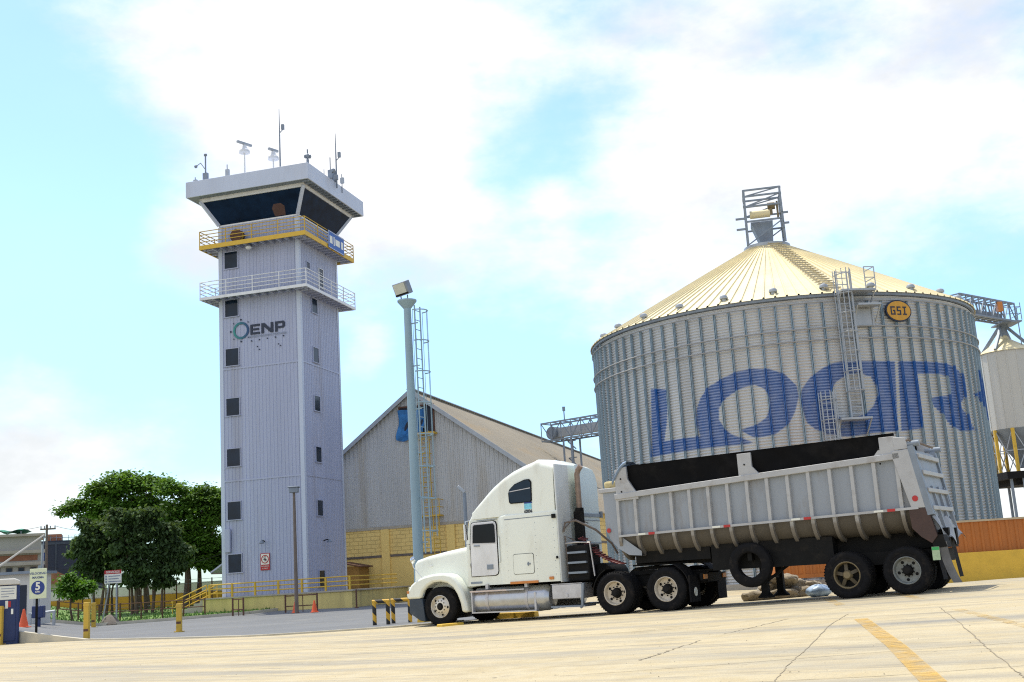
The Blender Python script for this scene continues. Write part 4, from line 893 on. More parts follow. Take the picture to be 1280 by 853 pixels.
for k in range(8):
    a = k * pi / 4 + .2; mb = MB(); mb.bar((RX * sin(a), -RX * cos(a), zq), (RX * sin(a), -RX * cos(a), zl), .2); obj('leg', mb, M['yellow'], hs)
mb = MB()
for k in range(8):
    a, b_ = k * pi / 4 + .2, (k + 1) * pi / 4 + .2
    A_, B_ = Vector((RX * sin(a), -RX * cos(a), 0)), Vector((RX * sin(b_), -RX * cos(b_), 0))
    for z0_, z1_ in ((zq, zl), (zl, zq), ((zq + zl) / 2, (zq + zl) / 2)): mb.bar(A_ + Vector((0, 0, z0_)), B_ + Vector((0, 0, z1_)), .06)
obj('bracing', mb, M['galv'], hs, smooth=0)
mb = MB(); mb.bx(-2.3, 3.2, -2.6, 2.6, zq - .5, zq); mb.bx(-1.6, 3, -2.2, 2, zq - .95, zq - .5); obj('platform', mb, M['chassis'], hs)
mb = MB()
for x in (-1.9, -.5, 1.2, 2.8):
    for y in (-2.2, 1.8): mb.bar((x, y, 0), (x, y, zq - .5), .16)
for x in (-1.9, 2.8): mb.bar((x, -2.2, 2.4), (x, 1.8, 2.4), .1)
mb.bar((-1.9, 1.8, 2.4), (2.8, 1.8, 2.4), .1)
for z in (1.2, 2.4):
    mb.bar((-1.9, -2.2, z), (2.8, -2.2, z), .1)
    for x in (-1.9, -.5, 1.2): mb.bar((x, -2.2, z - 1.1), (x + 1.5, -2.2, z), .07); mb.bar((x, -2.2, z), (x + 1.5, -2.2, z - 1.1), .07)
obj('support_frame', mb, M['galvd'], hs, smooth=0); mb = MB()
mb.tube([(-1.2, -2.5, 0), (-1.2, -2.5, zq)], .05, 6); mb.tube([(-.7, -2.5, 0), (-.7, -2.5, zq)], .05, 6)
for i in range(12): mb.tube([(-1.2, -2.5, .3 + i * .33), (-.7, -2.5, .3 + i * .33)], .03, 5)
obj('access_ladder', mb, M['galvd'], hs, smooth=0); mb = MB()
for z in (.6, 1.2): mb.tube([(-.3, -2.5, zq - 1.6 + z), (2.9, -2.5, zq - 1.6 + z)], .03, 5); mb.tube([(1.2, -2.5, zq - 1.6 + z), (1.2, -2.5, zq)], .03, 5)
mb.tube([(-.3, -2.5, zq - 1.0), (-.3, -2.5, zq - .4)], .03, 5); obj('guard_bar', mb, M['galvd'], hs, smooth=0)
mb = MB(); hz = ap.z + .9
for k in range(4):
    a = pi / 4 + k * pi / 2; mb.bar((.15 * sin(a), -.15 * cos(a), hz), (1.9 * sin(a), -1.9 * cos(a), ze + .1), .2)
mb.bx(-.3, .3, -.3, .3, hz - .2, hz + .35); mb.bx(-.22, .22, -.22, .22, ap.z, hz - .2); obj('roof_struts', mb, M['galvd'], hs, smooth=0)
q_ = at(1262, 404, D2 - .3); p_ = at(1196, 414, 80)
cb_ = thing('conveyor_bridge', 'grey truss walkway bridge from the big silo top to the small hopper silo', 'conveyor', (p_.x, p_.y, q_.z)); d = q_ - p_; d.z = 0
truss(cb_, (0, 0, 0), d, 1.35, 1.1, 9, False); mb = MB(); mb.bar(d * .05 + Vector((0, 0, .25)), d * .8 + Vector((0, 0, .25)), .6, .45); obj('conveyor_casing', mb, M['galvd'], cb_)
mb = MB(); mb.bx(d.x * .72, d.x * .72 + .35, d.y * .72 - .9, d.y * .72 - .5, .5, 1.2); obj('drive_motor', mb, M['amber'], cb_)
mb = MB(); mb.bx(d.x - 1, d.x + .5, d.y - 1, d.y + 1, -.12, -.02)
for z in (.5, 1.0): mb.tube([(d.x - 1, d.y - 1, z), (d.x + .5, d.y - 1, z), (d.x + .5, d.y + 1, z)], .025, 5)
mb.tube([(d.x + .5, d.y - 1, 0), (d.x + .5, d.y - 1, 1.3)], .03, 5); mb.tube([(d.x + .2, d.y - 1, -2), (d.x + .2, d.y - 1, 1.0)], .04, 5); obj('end_platform', mb, M['galvd'], cb_)

# ------------------------------------------------------------------ right-hand wall, container behind trailer
b0 = at(1280, 719.5, 38); zm = at(1280, 686.5, 38).z; zt = at(1280, 648.5, 38).z
bw = thing('barrier_wall', 'yellow concrete barrier topped with orange corrugated panels right of the trailer', 'wall', (14.0, 38, 0))
zg = b0.z
mb = MB(); mb.prism([(-.25, zg - .4), (.25, zg - .4), (.2, zm), (-.2, zm)], lambda a, b_, h: (h, a, b_), -1.2, 10); obj('concrete_base', mb, M['yellow'], bw)
mb = MB(); ribwall(mb, (-1.2, .0), (1, 0), 11.2, zm + .001, zt, .28, .036); ribwall(mb, (10, .08), (-1, 0), 11.2, zm + .001, zt, .28, .03); obj('corrugated_panel', mb, M['orange'], bw, smooth=0)
mb = MB(); mb.bx(-1.2, 10, -.07, .13, zt, zt + .06); obj('top_rail', mb, mat('faded_rail', (.45, .36, .24), .7, 0, .15, 3), bw)
p_ = at(972, 725, 46); oc = thing('shipping_container', 'orange shipping container on the yard behind the dump trailer', 'container', (p_.x, 46, p_.z))
mb = MB(); ribwall(mb, (0, 0), (1, 0), 6, .15, 2.5, .28, .036); mb.bx(.05, 6, .02, 2.4, .1, 2.5); obj('container_wall', mb, M['orange'], oc, smooth=0)
mb = MB()
for x in (-.06, 5.94): mb.bx(x, x + .12, -.06, .06, 0, 2.6)
mb.bx(.061, 5.93, -.06, .06, 0, .15); mb.bx(.061, 5.93, -.06, .06, 2.5, 2.6); obj('corner_frame', mb, M['orange'], oc)
# ------------------------------------------------------------------ trees
def gl(x, y): return ramp(x, y) + .1
def crown(pads, n, size, Y, dep, drop=.0, long=1.0):
    """pads: pixel ellipses at depth Y -> leaf clumps spread through real volumes"""
    V = []; Fs = []; sc = F / Y
    ar = np.array([p[2] * p[3] for p in pads]); ar = ar / ar.sum()
    for pi_, p in enumerate(pads):
        c = at(p[0], p[1], Y); rx, rz = p[2] / sc, p[3] / sc; ry = rx * dep; k = int(n * ar[pi_]); cy_ = c.y + random.uniform(-.35, .35) * ry
        ncl = max(5, int(k / 46)); cl = []
        for _ in range(ncl):
            v = Vector((random.gauss(0, 1), random.gauss(0, 1), random.gauss(0, 1))).normalized(); q = random.uniform(.55, 1.0) if random.random() < .8 else random.uniform(.1, .6)
            z = v.z if v.z > -.35 else v.z * .5
            cl.append((c.x + rx * v.x * q, cy_ + ry * v.y * q, c.z + rz * z * q, random.uniform(.55, 1.25)))
        for _ in range(k):
            x, y, z, s_ = random.choice(cl); r_ = .36 * s_ * min(1.2, .5 + rx * .35)
            x += random.gauss(0, r_); y += random.gauss(0, r_); z += random.gauss(0, r_ * .42)
            a, t_, roll = random.uniform(0, 2 * pi), random.gauss(.25 + drop, .45), random.gauss(0, .5); L = size * random.uniform(.6, 1.35) * long; w = size * random.uniform(.3, .55)
            d = Vector((cos(a) * cos(t_), sin(a) * cos(t_), -sin(t_))); s = Vector((-sin(a), cos(a), roll)).normalized() * w; P = Vector((x, y, z)); b = len(V)
            V += [P, P + d * L * .5 + s, P + d * L, P + d * L * .5 - s]; Fs.append((b, b + 1, b + 2, b + 3))
    mb = MB(); mb.v = [tuple(v) for v in V]; mb.f = Fs; mb.m = [0] * len(Fs); return mb
def tree(name, label, base_px, Y, trunks, pads, n, size, leaf, dep=.8, drop=0, group=None, long=1.0, rtr=.2):
    b = at(base_px, 750, Y); zb = gl(b.x, Y) - .1; r = thing(name, label, 'tree', (b.x, Y, zb), 0, group)
    off = Vector((b.x, Y, zb)); mb = MB()
    for (x0, x1, top, rad) in trunks:
        p0 = at(x0, 750, Y); p1 = at(x1, top, Y); A = Vector((p0.x, Y + random.uniform(-.5, .5), zb)); B_ = Vector((p1.x, Y + random.uniform(-.3, .3), p1.z)); m1 = A.lerp(B_, .45) + Vector((random.uniform(-.15, .15), random.uniform(-.2, .2), 0))
        mb.tube([A - off, A.lerp(m1, .5) - off, m1 - off, B_ - off], [rad * 1.25, rad, rad * .8, rad * .45], 8)
    obj('trunk', mb, M['bark'], r); mb = MB()
    tops = [(at(t[1], t[2], Y)) for t in trunks]
    for p in pads:
        c = at(p[0], p[1], Y); t_ = min(tops, key=lambda q: (q - c).length); a = Vector((t_.x, Y, t_.z - random.uniform(0, .6))); e = Vector((c.x, Y + random.uniform(-.6, .6), c.z)); m1 = a.lerp(e, .5) + Vector((0, 0, -.2))
        mb.tube([a - off, m1 - off, e - off], [rtr * .5, rtr * .3, rtr * .12], 6)
    obj('branches', mb, M['bark'], r)
    c = crown(pads, n, size, Y, dep, drop, long); c.v = [(x - off.x, y - off.y, z - off.z) for x, y, z in c.v]; obj('crown', c, leaf, r, smooth=0, recalc=False); return r
tree('shade_tree', 'tallest spreading tree with flat bright green top left of the control tower', 172, 84, [(174, 165, 665, .22), (183, 180, 660, .2)],
     [(160, 601, 34, 11), (128, 612, 24, 10), (186, 606, 22, 10), (95, 634, 16, 9), (80, 640, 9, 6), (110, 628, 18, 8), (140, 632, 30, 16), (175, 630, 28, 16), (150, 612, 30, 10), (195, 640, 20, 14), (120, 645, 18, 12), (150, 655, 24, 12), (185, 660, 20, 12)], 24000, .24, M['leafa'], .8)
tree('shade_tree', 'broad green tree partly hidden behind the left edge of the tower', 236, 82, [(236, 232, 680, .28), (246, 248, 690, .2)],
     [(215, 612, 22, 12), (245, 618, 26, 14), (262, 622, 20, 14), (225, 636, 28, 16), (255, 648, 26, 22), (235, 668, 26, 18), (238, 690, 20, 14), (222, 684, 16, 14), (262, 706, 18, 13), (282, 690, 14, 18), (262, 680, 20, 20), (215, 655, 22, 16), (280, 640, 22, 24), (250, 700, 22, 10)], 30000, .24, M['leafa'], .8)
tree('drooping_tree', 'dark grey-green multi-stemmed tree with drooping foliage at the left of the grove', 128, 76, [(122, 120, 700, .09), (128, 130, 690, .1), (134, 138, 700, .08), (139, 146, 705, .08)],
     [(110, 652, 7, 4), (140, 644, 9, 4), (118, 662, 13, 7), (134, 655, 12, 7), (106, 676, 13, 7), (126, 676, 15, 8), (146, 668, 12, 8), (96, 690, 11, 5), (116, 692, 14, 7), (138, 690, 14, 8), (152, 684, 10, 9), (106, 707, 11, 5), (128, 700, 16, 8), (150, 698, 14, 8), (128, 710, 14, 6), (146, 706, 11, 7), (118, 720, 12, 5), (142, 722, 12, 6)], 19000, .22, M['leafb'], .9, .5, None, 1.3, .12)
tree('drooping_tree', 'darkest dense drooping tree in the middle of the grove', 172, 74, [(165, 160, 700, .11), (172, 176, 690, .12), (180, 186, 700, .1), (190, 196, 705, .1), (203, 206, 700, .09)],
     [(190, 640, 10, 5), (150, 640, 9, 5), (212, 660, 9, 6), (160, 646, 15, 7), (178, 652, 14, 7), (150, 662, 14, 7), (170, 668, 16, 9), (192, 664, 13, 8), (208, 676, 12, 8), (158, 684, 16, 8), (180, 688, 16, 9), (202, 694, 14, 9), (218, 690, 8, 9), (164, 704, 15, 7), (186, 708, 15, 8), (210, 710, 11, 8), (174, 714, 14, 7), (196, 716, 14, 7), (218, 706, 12, 8), (226, 688, 10, 10), (168, 726, 12, 5), (206, 727, 12, 5)], 27000, .22, M['leafb'], .9, .5, None, 1.3, .12)
tree('round_bush_tree', 'small round bright green young tree on the grass in front of the orange wall', 92, 62, [(92, 91, 738, .07)],
     [(88, 732, 13, 11), (102, 734, 14, 9), (84, 740, 12, 8), (98, 742, 14, 7), (86, 722, 6, 6)], 4200, .17, M['leafc'], .9, .2)
# boundary wall and fences behind the grove
def world_run(pxa, Ya, pxb, Yb): a = at(pxa, 750, Ya); b = at(pxb, 750, Yb); return Vector((a.x, Ya, 0)), Vector((b.x, Yb, 0))
a, b = world_run(20, 92, 285, 88); zb = .35
bw2 = thing('boundary_wall', 'low orange painted boundary wall with white upper band behind the trees', 'wall', (a.x, a.y, 0)); d = b - a
z1 = at(150, 746, 90).z; z2 = at(150, 734, 90).z
mb = MB(); mb.bar(Vector((0, 0, z1 / 2 - .1)), d + Vector((0, 0, z1 / 2 - .1)), .3, z1 + .2); obj('lower_wall', mb, mat('wall_orange', (.50, .26, .02), .8, 0, .1, 1), bw2)
mb = MB(); mb.bar(Vector((0, .02, (z1 + z2) / 2)), d + Vector((0, .02, (z1 + z2) / 2)), .22, z2 - z1 - .005); obj('upper_wall', mb, M['wallw'], bw2)
a, b = world_run(45, 80, 280, 79); d = b - a; fe = thing('mesh_fence', 'tall thin fence of brown posts and wires behind the tree trunks', 'fence', (a.x, a.y, .5))
for i in range(17): p = d * (i / 16); mb = MB(); mb.tube([p + Vector((0, 0, -.4)), p + Vector((0, 0, 1.9))], .05, 6); obj('post', mb, M['brown'], fe)
mb = MB()
for z in (.3, 1.0, 1.6, 1.85): mb.tube([Vector((0, 0, z)), d + Vector((0, 0, z))], .016, 4)
obj('wire', mb, M['galvd'], fe)
a, b = world_run(72, 67, 256, 66.2); d = b - a; fe = thing('pipe_fence', 'low rusty pipe rail fence along the front of the grass', 'fence', (a.x, a.y, 0))
for i in range(8): p = d * (i / 7); g = gl(a.x + p.x, a.y + p.y); mb = MB(); mb.tube([p + Vector((0, 0, g - .1)), p + Vector((0, 0, g + .95))], .05, 6); obj('post', mb, M['brown'], fe)
mb = MB()
for z in (.5, .9):
    mb.tube([d * (i / 7) + Vector((0, 0, gl(a.x + d.x * i / 7, a.y + d.y * i / 7) + z)) for i in range(8)], .03, 5)
obj('rail', mb, M['brown'], fe)
for k, (px, lb) in enumerate(((357, 'rusty pipe frame standing before the tower platform under the lamp'), (291, 'rusty pipe frame beside the steps at the left end of the platform'))):
    p = at(px, 765, 65.0); r_ = thing('guard_rail', lb, 'rail', (p.x, 65.0, .02), TH, None); W_ = 1.9 if k == 0 else .65
    for x in (0, W_): mb = MB(); mb.tube([(x, 0, -.05), (x, 0, .98)], .05, 6); obj('post', mb, M['brown'], r_)
    mb = MB()
    for z in (.35, .9): mb.tube([(0, 0, z), (W_, 0, z)], .03, 6)
    mb.tube([(W_ * .55, 0, 0), (W_ * .55, 0, .9)], .025, 6); obj('rail', mb, M['brown'], r_)
p = at(446, 765, 66); r_ = thing('post', 'single rusty post at the right end of the tower platform', 'post', (p.x, 66, .05)); mb = MB(); mb.tube([(0, 0, -.1), (0, 0, 1.0)], .05, 6); obj('shaft', mb, M['brown'], r_); mb = MB(); mb.bx(-.1, .1, -.1, .1, -.02, .03); obj('base_plate', mb, M['brown'], r_)
# traffic cones
cone0 = None
def cone(px, Y, z, h, label):
    global cone0
    p = at(px, 760, Y)
    if cone0 is None:
        c = thing('traffic_cone', label, 'traffic cone', (0, 0, 0), 0, 'orange traffic cones'); mb = MB(); mb.lathe([(.20, .03), (.19, .06), (.04, .74), (0, .75)], (0, 0, 0), 'z', 20); obj('cone_body', mb, M['conecol'], c)
        mb = MB(); mb.bx(-.23, .23, -.23, .23, 0, .035); obj('cone_base', mb, M['conecol'], c, bevel=.01); cone0 = c
    else: c = copy_tree(cone0)
    c['label'] = label; c.location = (p.x, Y, z); c.scale = (h / .75,) * 3; return c
cone(393, 61.5, .03, .62, 'orange traffic cone right of the thin dark street lamp'); cone(369, 63, .03, .62, 'paler orange traffic cone just left of the street lamp foot'); cone(30, 47, gz(-20, 47) + ramp(at(30, 760, 47).x, 47), .72, 'orange traffic cone beside the blue cabin at the left')
# ------------------------------------------------------------------ left edge: cabin, signs, barrier, bollards
CRZ = .41
def onC(x, y, z): q = Matrix.Rotation(CRZ, 3, 'Z') @ Vector((x, y, 0)); return (p.x + q.x, 41.0 + q.y, z)
p = at(23.5, 803, 41); pt = thing('portable_cabin', 'dark blue portable toilet cabin with pale domed roof at the left edge', 'cabin', (p.x, 41.0, 0), CRZ)
Hc = at(20, 723, 41).z
mb = MB(); mb.bx(-1.12, 0, 0, 1.12, -.05, Hc - .22); obj('cabin_body', mb, M['navy'], pt, bevel=.05)
mb = MB(); mb.prism([(-1.15, Hc - .22), (.03, Hc - .22), (0, Hc - .08), (-.17, Hc), (-.95, Hc), (-1.12, Hc - .08)], lambda a, b_, h: (a, h, b_), -.03, 1.15); obj('roof_dome', mb, M['wallw'], pt, bevel=.04)
mb = MB(); mb.bx(-1.06, -.12, -.03, -.001, .1, Hc - .32); obj('door', mb, M['navy'], pt, bevel=.015); mb = MB(); mb.bx(-.27, -.20, -.07, -.031, 1.0, 1.18); obj('latch', mb, M['chrome'], pt)
mb = MB()
for i in range(4): mb.bx(.001, .015, .2, .9, 1.7 + i * .07, 1.73 + i * .07)
obj('vent_slots', mb, M['ink'], pt)
nb = thing('paper_notice', 'white paper notice taped to the blue cabin door', 'notice', onC(-.66, -.035, 1.5), CRZ); mb = MB(); mb.bx(0, .55, -.006, 0, 0, .46); obj('sheet', mb, M['signw'], nb)
mb = MB()
for i in range(4): mb.bx(.06, .06 + (.43, .4, .42, .25)[i], -.008, -.0065, .36 - i * .09, .385 - i * .09)
obj('print', mb, M['greyink'], nb)
nb = thing('small_sticker', 'small red and white sticker below the paper on the blue cabin', 'sticker', onC(-.46, -.035, 1.2), CRZ); mb = MB(); mb.bx(0, .09, -.006, 0, 0, .26); obj('white_half', mb, M['signw'], nb); mb = MB(); mb.bx(.09, .18, -.006, 0, .04, .24); obj('red_half', mb, M['signr'], nb)
p = at(45, 803, 41.0); ss = thing('speed_limit_sign', 'white speed sign with blue disc and figure 5 on a dark post', 'sign', (p.x, 41.0, 0))
zt = at(47, 711, 41).z; zbm = at(47, 748.5, 41).z; w = (58 - 37) / 35.4
mb = MB(); mb.tube([(0, 0, -.05), (0, 0, zt - .1)], .045, 8); obj('post', mb, M['chassis'], ss); mb = MB(); mb.bx(-w / 2 + .06, w / 2 + .06, -.075, -.046, zbm, zt); obj('board', mb, M['signc'], ss, bevel=.008)
xc = .06; hh = zt - zbm
mb = MB(); mb.lathe([(0, 0), (.235, 0), (.235, .004), (0, .004)], (xc, -.0795, zbm + hh * .36), 'y', 32); obj('blue_disc', mb, M['signn'], ss)
sgf = lambda x0, z0, o_: (lambda a, b_, h: (x0 + a, -o_ - h, z0 + b_))
obj('lettering', text_mb('VELOCIDAD', .105, sgf(xc, zt - .17, .076), bold=.002), M['signn'], ss, smooth=0); obj('lettering', text_mb('MAXIMA', .105, sgf(xc, zt - .31, .076), bold=.002), M['signn'], ss, smooth=0)
obj('figure', text_mb('5', .36, sgf(xc, zbm + hh * .40, .081), bold=.012), M['signw'], ss, smooth=0); obj('lettering', text_mb('KPH', .09, sgf(xc, zbm + hh * .22, .081), bold=.002), M['signw'], ss, smooth=0)
p = at(141, 768, 63); g = gl(p.x, 63); sb = thing('notice_board', 'white notice board with red heading on thin posts above a soil heap', 'sign', (p.x, 63.0, g))
zt = at(140, 713, 63).z - g; zb = at(140, 729.5, 63).z - g; w = 21 / (F / 63)
mb = MB(); mb.bx(-w / 2, w / 2, -.03, 0, zb, zt); obj('board', mb, M['signw'], sb); mb = MB(); mb.bx(-w / 2, w / 2, -.034, -.031, zt - .2, zt); obj('heading', mb, M['signr'], sb)
obj('lettering', text_mb('SERVICIOS', .155, sgf(0, zt - .1, .035), bold=.003), M['signw'], sb, smooth=0)
mb = MB()
for i, ln in enumerate((.62, .55, .66)):
    mb.bx(-w / 2 + .22, -w / 2 + .22 + ln, -.034, -.031, zt - .34 - i * .14, zt - .29 - i * .14); mb.bx(-w / 2 + .05, -w / 2 + .14, -.034, -.031, zt - .36 - i * .14, zt - .27 - i * .14)
obj('text_lines', mb, M['greyink'], sb)
mb = MB(); mb.tube([(.18, .03, -.1), (.18, .03, zt - .1)], .05, 6); mb.tube([(-.62, .1, -.1), (-.2, .03, zb + .1)], .045, 6); obj('post', mb, M['galv'], sb)
mh = MB(); mh.grid(lambda u, v: ((.55 * v ** .8) * cos(2 * pi * u) * (1 + .12 * sin(5 * u * 2 * pi)), (.5 * v ** .8) * sin(2 * pi * u), .52 * (1 - v ** 1.3) * (1 + .1 * sin(u * 17) * v) - .05), 28, 10)
p2 = at(137, 772, 62.3); mo = obj('soil_heap', mh, M['soil'], smooth=60, loc=(p2.x, 62.3, gl(p2.x, 62.3))); tag(mo, 'small grey heap of soil at the foot of the notice board', 'soil heap')
def bollard(px, Y, h, z, label):
    p = at(px, 780, Y); b_ = thing('bollard', label, 'bollard', (p.x, Y, z), 0, 'yellow posts by the road'); mb = MB(); mb.bx(-.09, .09, -.09, .09, -.05, h); obj('post', mb, M['yellowd'], b_, bevel=.02)
    mb = MB(); mb.bx(-.10, .10, -.10, .10, h - .12, h - .06); mb.bx(-.15, .15, -.15, .15, -.02, .03); obj('collar', mb, M['yellowd'], b_)
    mb = MB(); mb.bx(-.08, .085, -.0925, -.0905, .28, .36); obj('rust_patch', mb, M['brown'], b_)
bollard(108.5, 40.2, 1.24, 0.0, 'rusting yellow post at the near edge of the road'); bollard(117, 58, 1.2, ramp(at(117, 780, 58).x, 58) + gz(-20, 58), 'yellow post on the far road side behind a similar one'); bollard(224, 42, .98, .02, 'yellow post standing alone on the road before the tower steps'); bollard(0, 40.6, 1.3, 0.0, 'yellow post cut off by the left picture edge beside the blue cabin')
# boom barrier, guard hut and rail
p = at(48, 776, 50); z0 = ramp(p.x, 50) + .02
bb = thing('boom_barrier', 'navy barrier cabinet with long pale raised boom arm behind the speed sign', 'barrier', (p.x, 50.0, z0)); mb = MB(); mb.bx(-.24, .24, -.16, .16, .35, .85); mb.bx(-.08, .08, -.08, .08, -.1, .35); obj('cabinet', mb, M['navy'], bb, bevel=.03)
A = at(55, 669, 50) - Vector((p.x, 50, z0)); B_ = at(-12, 716, 50) - Vector((p.x, 50, z0)); mb = MB(); mb.tube([B_, A], [.05, .035], 8); obj('boom', mb, M['wallw'], bb); mb = MB(); mb.tube([A, (0, 0, .84)], .02, 6); obj('stay', mb, M['galvd'], bb)
p = at(30, 776, 54); z0 = ramp(p.x, 54); gh = thing('guard_hut', 'pale guard hut with dark doorway behind the blue cabin', 'hut', (p.x - 2.2, 54, z0)); mb = MB(); mb.bx(0, 2.6, 0, 2, -.1, 2.2); obj('hut_wall', mb, M['wallw'], gh); mb = MB(); mb.bx(1.55, 2.3, -.02, -.001, 0, 1.7); obj('doorway', mb, M['walldark'], gh); mb = MB(); mb.bx(-.2, 2.8, -.3, 2.2, 2.2, 2.32); obj('hut_roof', mb, M['galvd'], gh)
p = at(36, 778, 52); z0 = ramp(p.x, 52); gr = thing('guard_rail', 'short pale pipe guard rail behind the speed sign post', 'rail', (p.x, 52, z0)); mb = MB(); mb.tube([(0, 0, .45), (1.15, 0, .52)], .06, 6); obj('rail', mb, M['galv'], gr)
for x in (.05, 1.1): mb = MB(); mb.bx(x - .05, x + .05, -.05, .05, -.1, .5); obj('post', mb, M['galv'], gr)
# buildings beyond the road
def bld(name, label, px0, px1, ytop, Y, depth, wallm, cat='building'):
    a = at(px0, 740, Y); b_ = at(px1, 740, Y); zt = at((px0 + px1) / 2, ytop, Y).z; ph_ = atan2(-b_.x, Y); r = thing(name, label, cat, (a.x, Y, 0), ph_); w = (b_.x - a.x) * (1 + .5 * tan(ph_) ** 2); mb = MB(); mb.bx(0, w, 0, depth, -.2, zt); obj('wall', mb, wallm, r); return r, w, zt
r, w, zt = bld('office_building', 'pale two-storey building with brown band at the far left', -20, 40, 671, 104, 8, mat('grimy_wall', (.40, .385, .35), .85, 0, .1, .6, (.2, .18, .15), .6, .5, (1, 1, .3)))
f_ = lambda y: at(20, y, 104).z
mb = MB(); mb.bx(0, w - .3, -.03, -.001, f_(701), f_(694)); obj('brown_band', mb, M['terracotta'], r); mb = MB(); mb.bx(-.3, w + .3, -.5, -.001, f_(692), f_(688)); mb.bx(-.3, w + .3, -.5, -.001, f_(707), f_(703)); obj('ledge', mb, M['conc'], r); mb = MB(); mb.bx(-.3, w + .3, -.4, 8.2, zt + .002, zt + .22); obj('roof', mb, M['conc'], r)
for i in range(4): mb = MB(); x = w - 3.9 + i * 1.0; mb.bx(x, x + .55, -.04, -.001, f_(717), f_(709)); o = obj('window', mb, M['wood'], r); mb = MB(); mb.bx(x + .06, x + .49, -.055, -.041, f_(716), f_(710)); obj('pane', mb, M['wglass'], o)
mb = MB(); mb.bx(w - 3.5, w - 1.2, -.4, -.05, f_(728), f_(725)); obj('sign_band', mb, M['signr'], r)
r, w, zt = bld('storage_block', 'dark blue clad block behind the trees left of the grove', 37, 118, 675, 122, 10, M['walldark'])
g_ = lambda y: at(60, y, 122).z
mb = MB(); mb.bx(0, 1.35, -.05, -.001, g_(718), g_(690)); obj('blue_panel', mb, M['blue'], r); mb = MB(); mb.bx(0, w, -.08, -.001, g_(681), g_(678)); mb.bx(2.4, 2.55, -.08, -.001, g_(740), g_(681)); obj('frame', mb, M['bluegrey'], r)
mb = MB(); mb.bx(1.6, 3.0, .3, 3, zt + .003, zt + .7); obj('rooftop_box', mb, M['terracotta'], r); mb = MB()
for i in range(9): mb.tube([(1.9 + i * .6, .2, zt), (1.9 + i * .6, .2, zt + .55)], .03, 5)
mb.tube([(1.9, .2, zt + .3), (6.7, .2, zt + .3)], .03, 5); obj('roof_railing', mb, M['galvd'], r)
r, w, zt = bld('tiled_house', 'low white house with terracotta roof behind the small round tree', 56, 84, 730, 96, 6, M['wallw'], 'house'); mb = MB(); mb.prism([(-.5, zt), (w + .9, zt), (w - 1.0, zt + .95), (-.2, zt + .95)], lambda a_, b_, h: (a_, h, b_), -.7, 6.5); obj('roof', mb, M['terracotta'], r)
mb = MB(); mb.bx(.3, .9, -.03, -.001, zt - 1.2, zt - .5); o = obj('window', mb, M['wood'], r); mb = MB(); mb.bx(.35, .85, -.045, -.031, zt - 1.15, zt - .55); obj('pane', mb, M['wglass'], o)
ca = at(18, 671, 110); cb2 = at(52, 668, 110); cn = thing('rooftop_canopy', 'green shade canopy on the roof of the pale left building', 'canopy', (ca.x, 105.5, ca.z)); w = cb2.x - ca.x
mb = MB(); mb.grid(lambda u, v: (u * w, v * 3, .25 + .22 * sin(u * 9) * .4 + .12 * sin(v * 5)), 16, 4); obj('canopy_sheet', mb, mat('green_net', (.03, .22, .14), .8, 0, .3, 2), cn, smooth=180)
for x in (.1, w / 2, w - .1): mb = MB(); mb.tube([(x, .2, -.3), (x, .2, .2)], .04, 5); obj('pole', mb, M['galvd'], cn)
p = at(57, 745, 100); up_ = thing('utility_pole', 'wooden utility pole with crossarm and transformer above the left buildings', 'utility pole', (p.x, 100, 0)); zt = at(57.5, 656, 100).z
mb = MB(); mb.tube([(0, 0, -.2), (0, 0, zt)], [.16, .10], 8); obj('pole', mb, M['wood'], up_); mb = MB(); mb.bx(-.55, .75, -.06, .06, zt - .45, zt - .32); mb.bx(-.4, .4, -.06, .06, zt - 1.1, zt - 1.0); obj('crossarm', mb, M['wood'], up_)
for x in (-.5, -.2, .3, .7): mb = MB(); mb.cyl((x, 0, zt - .32), (x, 0, zt - .12), .05, n=8); obj('insulator', mb, M['galvd'], up_)
mb = MB(); mb.cyl((-.35, -.15, zt - 4.4), (-.35, -.15, zt - 3.4), .24, n=12); obj('transformer', mb, M['galvd'], up_)
p3 = at(52, 745, 99); u2 = thing('utility_pole', 'plain grey pole just left of the crossarm pole', 'utility pole', (p3.x, 99, 0)); mb = MB(); mb.tube([(0, 0, -.2), (0, 0, at(52, 681, 99).z)], [.15, .11], 8); obj('pole', mb, M['galv'], u2); mb = MB(); mb.cyl((0, 0, at(52, 681, 99).z), (0, 0, at(52, 680, 99).z), .14, n=8); obj('cap', mb, M['galvd'], u2)
def wire(label, A, B_, sag, r_=.018):
    mb = MB(); A, B_ = Vector(A), Vector(B_); mb.tube([A.lerp(B_, t_ / 20) - Vector((0, 0, sag * 4 * (t_ / 20) * (1 - t_ / 20))) for t_ in range(21)], r_, 4); tag(obj('overhead_wire', mb, M['chassis']), label, 'wire', 'overhead wires')
hd = Vector((p.x, 100, zt - .2))
wire('thin overhead wire running left from the crossarm pole', hd + Vector((-.5, 0, .05)), at(-40, 664, 96), .25); wire('thin overhead wire running right from the crossarm pole into the trees', hd + Vector((.7, 0, .05)), at(130, 660, 108), .3)
wire('lower sagging wire from the pole to the grove', hd + Vector((.2, 0, -3.4)), at(200, 700, 88), .5); wire('lowest wire from the pole past the grove to the tower', hd + Vector((.2, 0, -4.4)), at(282, 691, 76), .7)
gp_ = at(116, 745, 90); g2 = thing('flood_pole', 'slender grey pole rising through the left of the tree crown', 'pole', (gp_.x, 90, 0)); mb = MB(); mb.tube([(0, 0, 0), (0, 0, at(116, 617, 90).z)], [.12, .07], 8); obj('pole', mb, M['galv'], g2); mb = MB(); mb.bx(-.12, .12, -.12, .12, at(116, 617, 90).z, at(116, 617, 90).z + .15); obj('cap', mb, M['galvd'], g2)
